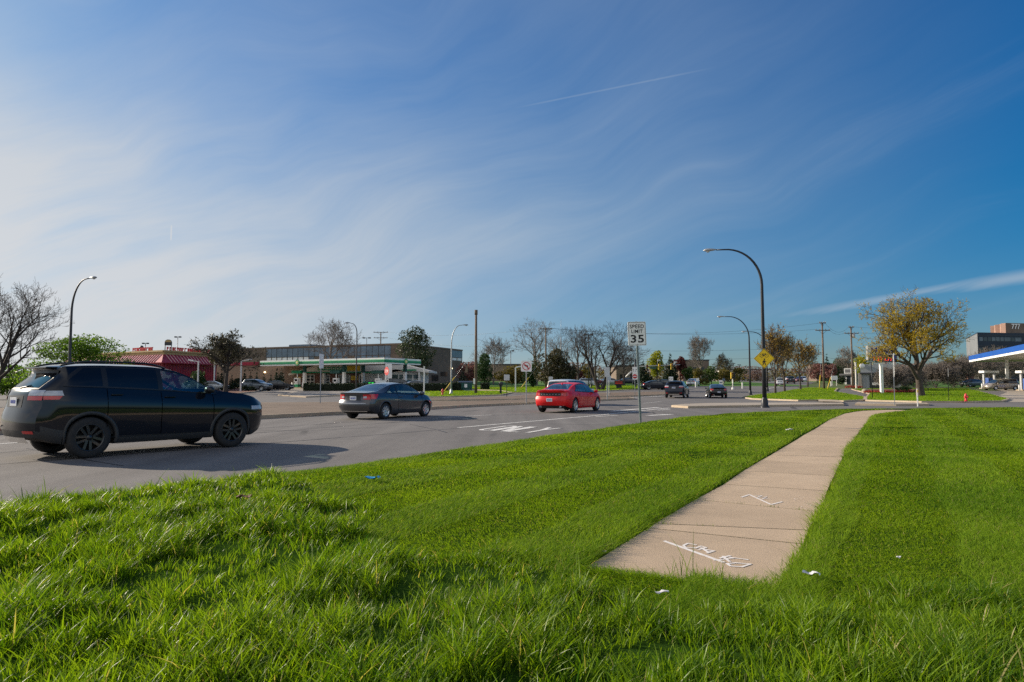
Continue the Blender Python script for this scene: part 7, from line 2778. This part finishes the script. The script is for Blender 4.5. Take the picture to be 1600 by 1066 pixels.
# --- utility poles and wires
def upole(label, base, H, arms=(), r=.16, ins=True, transformer=False, arm_rz=0.0):
    root = thing('utility_pole', label, 'utility pole', base, arm_rz)
    build('pole', root, lambda b: b.tube([(0, 0, -.1), (0, 0, H * .5), (0, 0, H)], [r, r * .85, r * .68], M['wood'], 10))
    for z, w in arms:
        def ar(b):
            b.box((0, -.14, z), (w, .11, .13), M['wood'])
            b.tube([(-w * .3, -.1, z), (0, -.1, z - .6)], .022, M['dark_metal'], 5)
            b.tube([(w * .3, -.1, z), (0, -.1, z - .6)], .022, M['dark_metal'], 5)
        a_ = build('crossarm', root, ar)
        for s in (-.46, -.2, .2, .46):
            build('insulator', a_, lambda b: b.lathe([(.03, 0), (.06, .04), (.04, .1), (.055, .14), (0, .2)], (s * w, -.14, z + .06), M['insulator'], 8))
    if transformer:
        build('transformer', root, lambda b: b.lathe([(0, 0), (.22, .02), (.24, .1), (.24, .75), (.2, .82), (0, .86)], (.36, -.1, H - 1.9), M['grey_metal'], 12))
    return root


p = on(743.5, 614.6, .12)
r_ = upole('plain brown wooden pole without crossarms on the roadside verge', p, H_at(485, p[1], p[2]), (), .20)
build('pole_top', r_, lambda b: b.tube([(0, 0, H_at(492, p[1], p[2])), (0, 0, H_at(484.5, p[1], p[2]))], .20, M['wood'], 10))
build('notice', r_, lambda b: (b.box((-.2, -.16, H_at(596, p[1], p[2])), (.22, .05, .7), M['white_sign'], bev=.01)))
POLES = {}
for key, px, Y, ty, arms, lb, tr in (('a', 594, 160, 519.5, ((0, 3.4), (-1.3, 3.2)), 'far utility pole with two crossarms above the canopy', False), ('b', 853, 113, 512, ((-.25, 2.0),), 'wooden utility pole with one short crossarm behind the red sedan', False),
                                     ('c', 1287.5, 107, 504, ((-1.25, 2.3), (-.1, 1.0)), 'tall wooden utility pole with a crossarm on the road lawn', False), ('d', 1332.5, 116, 511, ((-1.1, 2.4), (-.05, .9)), 'wooden utility pole with crossarm left of the grey shop front', True)):
    q = A(px, Y)
    H = HZ(ty, Y) - q[2]
    upole(lb, q, H, tuple((H + z, w) for z, w in arms), .17, transformer=tr)
    POLES[key] = (q, H)


def wire(label, p, q, sag, r=.014, group=None):
    p, q = Vector(p), Vector(q)
    mid = (p + q) / 2
    root = thing('overhead_wire', label, 'wire', p, 0, group)
    pts = []
    for i in range(25):
        t = i / 24
        v = p.lerp(q, t) - p
        pts.append((v.x, v.y, v.z - sag * 4 * t * (1 - t)))
    build('cable', root, lambda b: b.tube(pts, r, M['wire'], 5, caps=False))


def topw(key, dx, dz):
    q, H = POLES[key]
    return (q[0] + dx, q[1], q[2] + H + dz)


off_r = A(1900, 120)
off_l = A(-200, 175)
for lb, a, b_, sag in (('upper wire from the canopy pole to the pole behind the red sedan', topw('a', 1.2, .1), topw('b', -.8, -.1), 1.0), ('lower wire from the canopy pole to the pole behind the red sedan', topw('a', 1.2, -1.2), topw('b', .0, -2.6), 1.2),
                       ('upper wire crossing the junction between the two tall utility poles', topw('b', .8, -.1), topw('c', -1.0, -1.1), 0.9), ('second wire crossing the junction between the two tall utility poles', topw('b', .4, -.1), topw('c', .4, -.0), 1.3),
                       ('third wire crossing the junction at mid height', topw('b', .1, -3.0), topw('c', 0, -3.6), 0.9), ('lowest wire crossing the junction', topw('b', .1, -4.4), topw('c', 0, -5.0), 0.9),
                       ('upper wire between the road-lawn pole and the shop pole', topw('c', 1.0, -1.1), topw('d', -1.1, -1.0), 0.5), ('top wire between the road-lawn pole and the shop pole', topw('c', .4, 0), topw('d', -.4, 0), 1.2),
                       ('lower wire between the road-lawn pole and the shop pole', topw('c', 0, -5.2), topw('d', 0, -4.0), .9),
                       ('upper wire running right from the shop pole behind the gold tree', topw('d', 1.1, -1.0), (off_r[0], off_r[1], off_r[2] + 9.6), 1.0), ('second wire running right from the shop pole behind the gold tree', topw('d', .4, .0), (off_r[0], off_r[1], off_r[2] + 10.5), 1.0),
                       ('lower wire running right from the shop pole behind the gold tree', topw('d', 0, -4.0), (off_r[0], off_r[1], off_r[2] + 6.2), 1.0),
                       ('slanting wire from the plain wooden pole towards the pole behind the red sedan', (p[0], p[1], HZ(529, p[1])), topw('b', 0, -3.6), 0.7)):
    wire(lb, a, b_, sag)


def lot_lamp(label, px, Y, ty, w=.9, mat='dark_metal', heads=2, r=.09, hy=.28):
    q = A(px, Y)
    H = HZ(ty, Y) - q[2]
    root = thing('lot_lamp', label, 'lamp post', q)
    build('pole', root, lambda b: b.tube([(0, 0, 0), (0, 0, H)], [r, r * .7], M[mat], 8))
    build('arm', root, lambda b: b.box((0, 0, H), (w * 1.6, .08, .08), M[mat]))
    for s in ((-1, 1) if heads == 2 else (1,)):
        build('lantern', root, lambda b: b.box((s * w * .8, 0, H - .03), (w * .75, .45, hy), M[mat], bev=.05))


lot_lamp('twin-headed parking lamp in front of the twin-trunk tree', 920, 120, 523, .75)
lot_lamp('twin-headed parking lamp above the long brick building', 572, 175, 528, .9)
lot_lamp('taller twin-headed lamp behind the restaurant roof', 275.5, 150, 526.5, .6)
lot_lamp('shorter twin-headed lamp behind the left part of the restaurant roof', 225, 150, 536.5, .6)
lot_lamp('tall dark flood-light post behind the olive bush', 798, 165, 548, .7, heads=1)
for px, lb in ((1147, 'left of the two tall thin stadium lamps far behind the junction'), (1155.5, 'right of the two tall thin stadium lamps far behind the junction')):
    lot_lamp(lb, px, 255, 568 if px < 1150 else 570, .5, r=.12)
q = A(877, 155)
root = thing('mast', 'very thin tall radio mast above the leafless trees', 'mast', q)
H = HZ(499, 155) - q[2]
build('lower_tube', root, lambda b: b.tube([(0, 0, 0), (0, 0, H * .72)], [.13, .10], M['grey_metal'], 8))
build('upper_tube', root, lambda b: b.tube([(0, 0, H * .72), (0, 0, H)], [.06, .03], M['grey_metal'], 6))


def white_lamp(label, px, Y, ty, adx, arm=1.0):
    q = A(px, Y)
    H = HZ(ty, Y) - q[2]
    root = thing('lot_lamp', label, 'lamp post', q, 0, 'short white lot lamps')
    build('pole', root, lambda b: b.box((0, 0, H / 2), (.17, .17, H), M['white_metal'], bev=.02))
    build('arm', root, lambda b: b.box((adx * arm * .35, 0, H), (arm * .7, .10, .10), M['white_metal'], ry=-.12 * adx))
    build('lantern', root, lambda b: b.box((adx * arm, 0, H + .1), (.75, .34, .16), M['white_metal'], ry=-.2 * adx, bev=.05))


white_lamp('white lamp post with its arm to the right in the shrub bed', 376, 92, 563.5, 1)
white_lamp('white lamp post with its arm to the left behind the crossover bonnet', 309, 92, 564.5, -1)
white_lamp('white lamp post left of the leafless spreading trunk', 334.5, 100, 567, 1, .5)
white_lamp('short white lamp post on the grass left of the no left turn sign', 805.5, 93, 574.5, 1, .45)
q = A(401, 96)


# --- street furniture
def hydrant(label, base, s=1.0):
    root = thing('fire_hydrant', label, 'fire hydrant', base, .4)
    sc = lambda pr: [(a * s, z * s) for a, z in pr]
    build('barrel', root, lambda b: b.lathe(sc([(.15, 0), (.15, .04), (.105, .05), (.10, .40), (.13, .42), (.13, .46), (.105, .47)]), (0, 0, 0), M['hydrant_red'], 16))
    build('bonnet', root, lambda b: b.lathe(sc([(.13, .47), (.125, .52), (.10, .60), (.06, .66), (.03, .68), (.03, .73), (0, .73)]), (0, 0, 0), M['hydrant_red'], 16))
    for a in (0, PI / 2, PI):
        def noz(b):
            d = Vector((math.cos(a), -math.sin(a), 0))
            r = .075 if a == PI / 2 else .055
            b.tube([d * .08 * s + Vector((0, 0, .36 * s)), d * .17 * s + Vector((0, 0, .36 * s))], r * s, M['hydrant_red'], 12)
            b.tube([d * .17 * s + Vector((0, 0, .36 * s)), d * .20 * s + Vector((0, 0, .36 * s))], r * 1.15 * s, M['hydrant_red'], 8)
        build('nozzle_cap', root, noz)


hydrant('bright red fire hydrant on the tree lawn near the blue-edged canopy', on(1509.5, 627.0, .13), .86)
hydrant('red fire hydrant on the verge left of the plain wooden pole', on(691.5, 617.0, .12), 1.0)


def guy(label, foot, top):
    root = thing('guy_guard', label, 'guy wire guard', foot)
    a, b_ = Vector(foot), Vector(top)
    d = b_ - a
    build('wire', root, lambda b: b.tube([(0, 0, 0), d], .012, M['galv'], 5))
    build('sleeve', root, lambda b: b.tube([d * .02, d * .02 + d.normalized() * 2.3], .055, M['yellow'], 8))


f_ = on(692.5, 613.5, .1)
guy('yellow guy wire guard beside the pale grey lamp', f_, (f_[0] + 5.5, f_[1] + 1, f_[2] + 7.5))
f_ = on(813, 608, .1)
guy('yellow guy wire guard right of the short white lamp post', f_, (f_[0] + 5.2, f_[1] + 4, f_[2] + 7.0))
f_ = A(1280, 104)
guy('yellow guy wire guard left of the tall wooden utility pole', f_, (POLES['c'][0][0], 107, 9.0))
f_ = A(1292, 103)
guy('yellow guy wire guard right of the tall wooden utility pole', (f_[0], f_[1], f_[2]), (f_[0] + 4.2, 107, 8.0))

p = A(727, 101)
root = thing('dumpster', 'dark green dumpster with a white label beside the short hedge', 'dumpster', p, .1)
def dbody(b):
    b.add([(-.95, -.6, .12), (.95, -.6, .12), (1.0, -.75, 1.15), (-1.0, -.75, 1.15), (-.95, .6, .12), (.95, .6, .12), (1.0, .7, 1.35), (-1.0, .7, 1.35)], [(0, 1, 2, 3), (4, 7, 6, 5), (0, 3, 7, 4), (1, 5, 6, 2), (0, 4, 5, 1), (3, 2, 6, 7)], M['dump_green'])
    for x in (-.6, 0, .6): b.box((x, -.70, .65), (.07, .08, .9), M['dump_green'])
build('bin', root, dbody)
build('lid', root, lambda b: b.box((0, -.02, 1.29), (2.05, 1.5, .06), M['black_metal'], rx=.14))
build('notice', root, lambda b: b.box((0.05, -.745, .72), (.4, .02, .5), M['white_sign']))
p = on(782.3, 615.5, .1)
root = thing('post_box', 'black roadside post box on a post right of the plain wooden pole', 'post box', p)
build('post', root, lambda b: b.box((0, 0, .5), (.26, .22, 1.0), M['black_metal'], bev=.03))
build('box', root, lambda b: (b.box((.03, 0, 1.12), (.48, .34, .32), M['black_metal'], bev=.05), b.tube([(-.2, 0, 1.28), (.26, 0, 1.28)], .16, M['dark_metal'], 12)))
p = A(967, 112)
root = thing('display_sign', 'black lawn sign with a red lit panel right of the twin-trunk tree', 'sign', p)
build('cabinet', root, lambda b: b.box((0, 0, .95), (1.5, .4, .75), M['black_ink'], bev=.03))
build('base', root, lambda b: b.box((0, 0, .28), (.9, .35, .62), M['black_metal']))
def led(b):
    rn = random.Random(8)
    for z in (1.1, .86):
        x = -.6
        while x < .55:
            w = rn.uniform(.05, .16)
            b.box((x + w / 2, -.21, z), (w, .02, .12), M['red_led_dim'])
            x += w + .05
M['red_led_dim'] = pm('dim_red_led', (0.3, 0.02, 0.01), 0.5, scale=3, emit=((1.0, 0.07, 0.03), 0.12))
build('display', root, led)
p = A(985, 104)
root = thing('tilted_lamp', 'white tilted tube lamp on a thin pole left of the red no entry disc', 'lamp', p)
k = 104 / FPX
build('pole', root, lambda b: b.tube([(.35, 0, 0), (.35, 0, HG(588, 104)), (-.2, 0, HG(588, 104))], .03, M['grey_metal'], 6))
build('tube', root, lambda b: b.tube([(-.7, 0, HG(589, 104)), (.2, 0, HG(580.5, 104))], .11, M['white_metal'], 8))
p = A(1304, 138)
root = thing('notice_board', 'white notice board on two legs right of the tall wooden utility pole', 'sign', p)
build('board', root, lambda b: b.box((0, 0, 1.55), (1.25, .1, .85), M['white_panel'], bev=.02))
build('leg', root, lambda b: b.box((-.45, .03, .6), (.08, .08, 1.2), M['white_metal']))
build('leg', root, lambda b: b.box((.45, .03, .6), (.08, .08, 1.2), M['white_metal']))
for i, (px, Y, lb) in enumerate(((1338, 108, 'white square post left of the grey shop front'), (1299, 132, 'short white post left of the white notice board'))):
    q = A(px, Y)
    root = thing('post', lb, 'post', q)
    h = HG(567 if i == 0 else 597, Y)
    build('shaft', root, lambda b: b.box((0, 0, h / 2), (.2, .2, h), M['stucco'], bev=.03))
    build('cap', root, lambda b: b.box((0, 0, h + .04), (.26, .26, .08), M['stucco']))
p = A(1351, 92)
root = thing('boulder', 'pale squat boulder at the left end of the red flower bed', 'boulder', p)
build('stone', root, lambda b: b.lathe([(.38, 0), (.44, .18), (.36, .38), (.18, .48), (0, .5)], (0, 0, 0), M['lot'], 9))
# flowers along the low bed
def flowers(label, pts, n, mt, sz):
    C = []
    for a, c in zip(pts[:-1], pts[1:]):
        A_, B_ = np.array(a), np.array(c)
        t = rng.random((n, 1))
        C.append(A_ + (B_ - A_) * t + rng.normal(0, .12, (n, 3)) * np.array([1, 2.5, .5]))
    C = np.concatenate(C)
    VL, QL = leaf_quads(C, sz)
    o = link('flowers', np_mesh('flowers', VL, quads=QL, mats=[L_[mt]]))
    tag(o, label, 'flowers', kind='stuff')


flowers('row of dark red bedding plants behind the tree lawn', [(G(1352, 612, .3)), (G(1392, 612, .3)), (G(1426, 611.5, .3))], 420, 'leaf_red', .10)
flowers('red bedding plants near the wooden pole by the shop', [(G(1322, 604.6, .3)), (G(1345, 605, .3))], 300, 'leaf_red', .12)

# --- litter on the grass
def crumple(label, px, py, w, d, mat, seed, rz, z=.05, cat='litter', name='litter', fold=.35):
    q = G(px, py, .1)
    zz = float(lawn_z(q[0], q[1])) + z
    root_z = zz
    rn = random.Random(seed)
    nx, ny = 7, 5
    vs = []
    for j in range(ny):
        for i in range(nx):
            x, y = (i / (nx - 1) - .5) * w, (j / (ny - 1) - .5) * d
            vs.append((x + rn.uniform(-.08, .08) * w, y + rn.uniform(-.1, .1) * d, rn.uniform(0, fold) * d + .12 * d * math.sin(i * 1.3 + seed)))
    vs2 = [(x, y, z_ - .003) for x, y, z_ in vs]
    fs = [(j * nx + i, j * nx + i + 1, (j + 1) * nx + i + 1, (j + 1) * nx + i) for j in range(ny - 1) for i in range(nx - 1)]
    n = nx * ny
    fs += [tuple(n + k_ for k_ in reversed(f)) for f in fs]
    b = MB()
    b.add(vs + vs2, fs, mat, True)
    o = b.build(name, loc=(q[0], q[1], root_z), fix=False)
    o.rotation_euler = (0, 0, rz)
    tag(o, label, cat)


crumple('crumpled blue wrapper lying on the mown grass', 582, 765, .17, .07, M['litter_blue'], 1, -.2, .045)
crumple('crumpled white wrapper on the grass right of the pavement end', 1268, 915, .09, .05, M['litter_white'], 2, -.3, .05, fold=.2)
crumple('torn white paper scrap in the long grass before the pavement', 1035, 961, .07, .03, M['litter_white'], 3, .2, .08, fold=.2)
crumple('white scrap on the grass beside the far part of the pavement', 1234, 676, .17, .10, M['litter_white'], 4, .1, .05)
crumple('reddish dead leaf lying in the long grass', 380, 815, .12, .07, M['brown_leaf'], 5, .4, .13, 'dead leaf', 'dead_leaf')
crumple('pale scrap at the left edge of the pavement end', 944, 865, .035, .015, M['litter_white'], 6, .0, .03, fold=.2)
crumple('small white scrap on the right-hand grass', 1405, 889, .028, .02, M['litter_white'], 7, .0, .05)
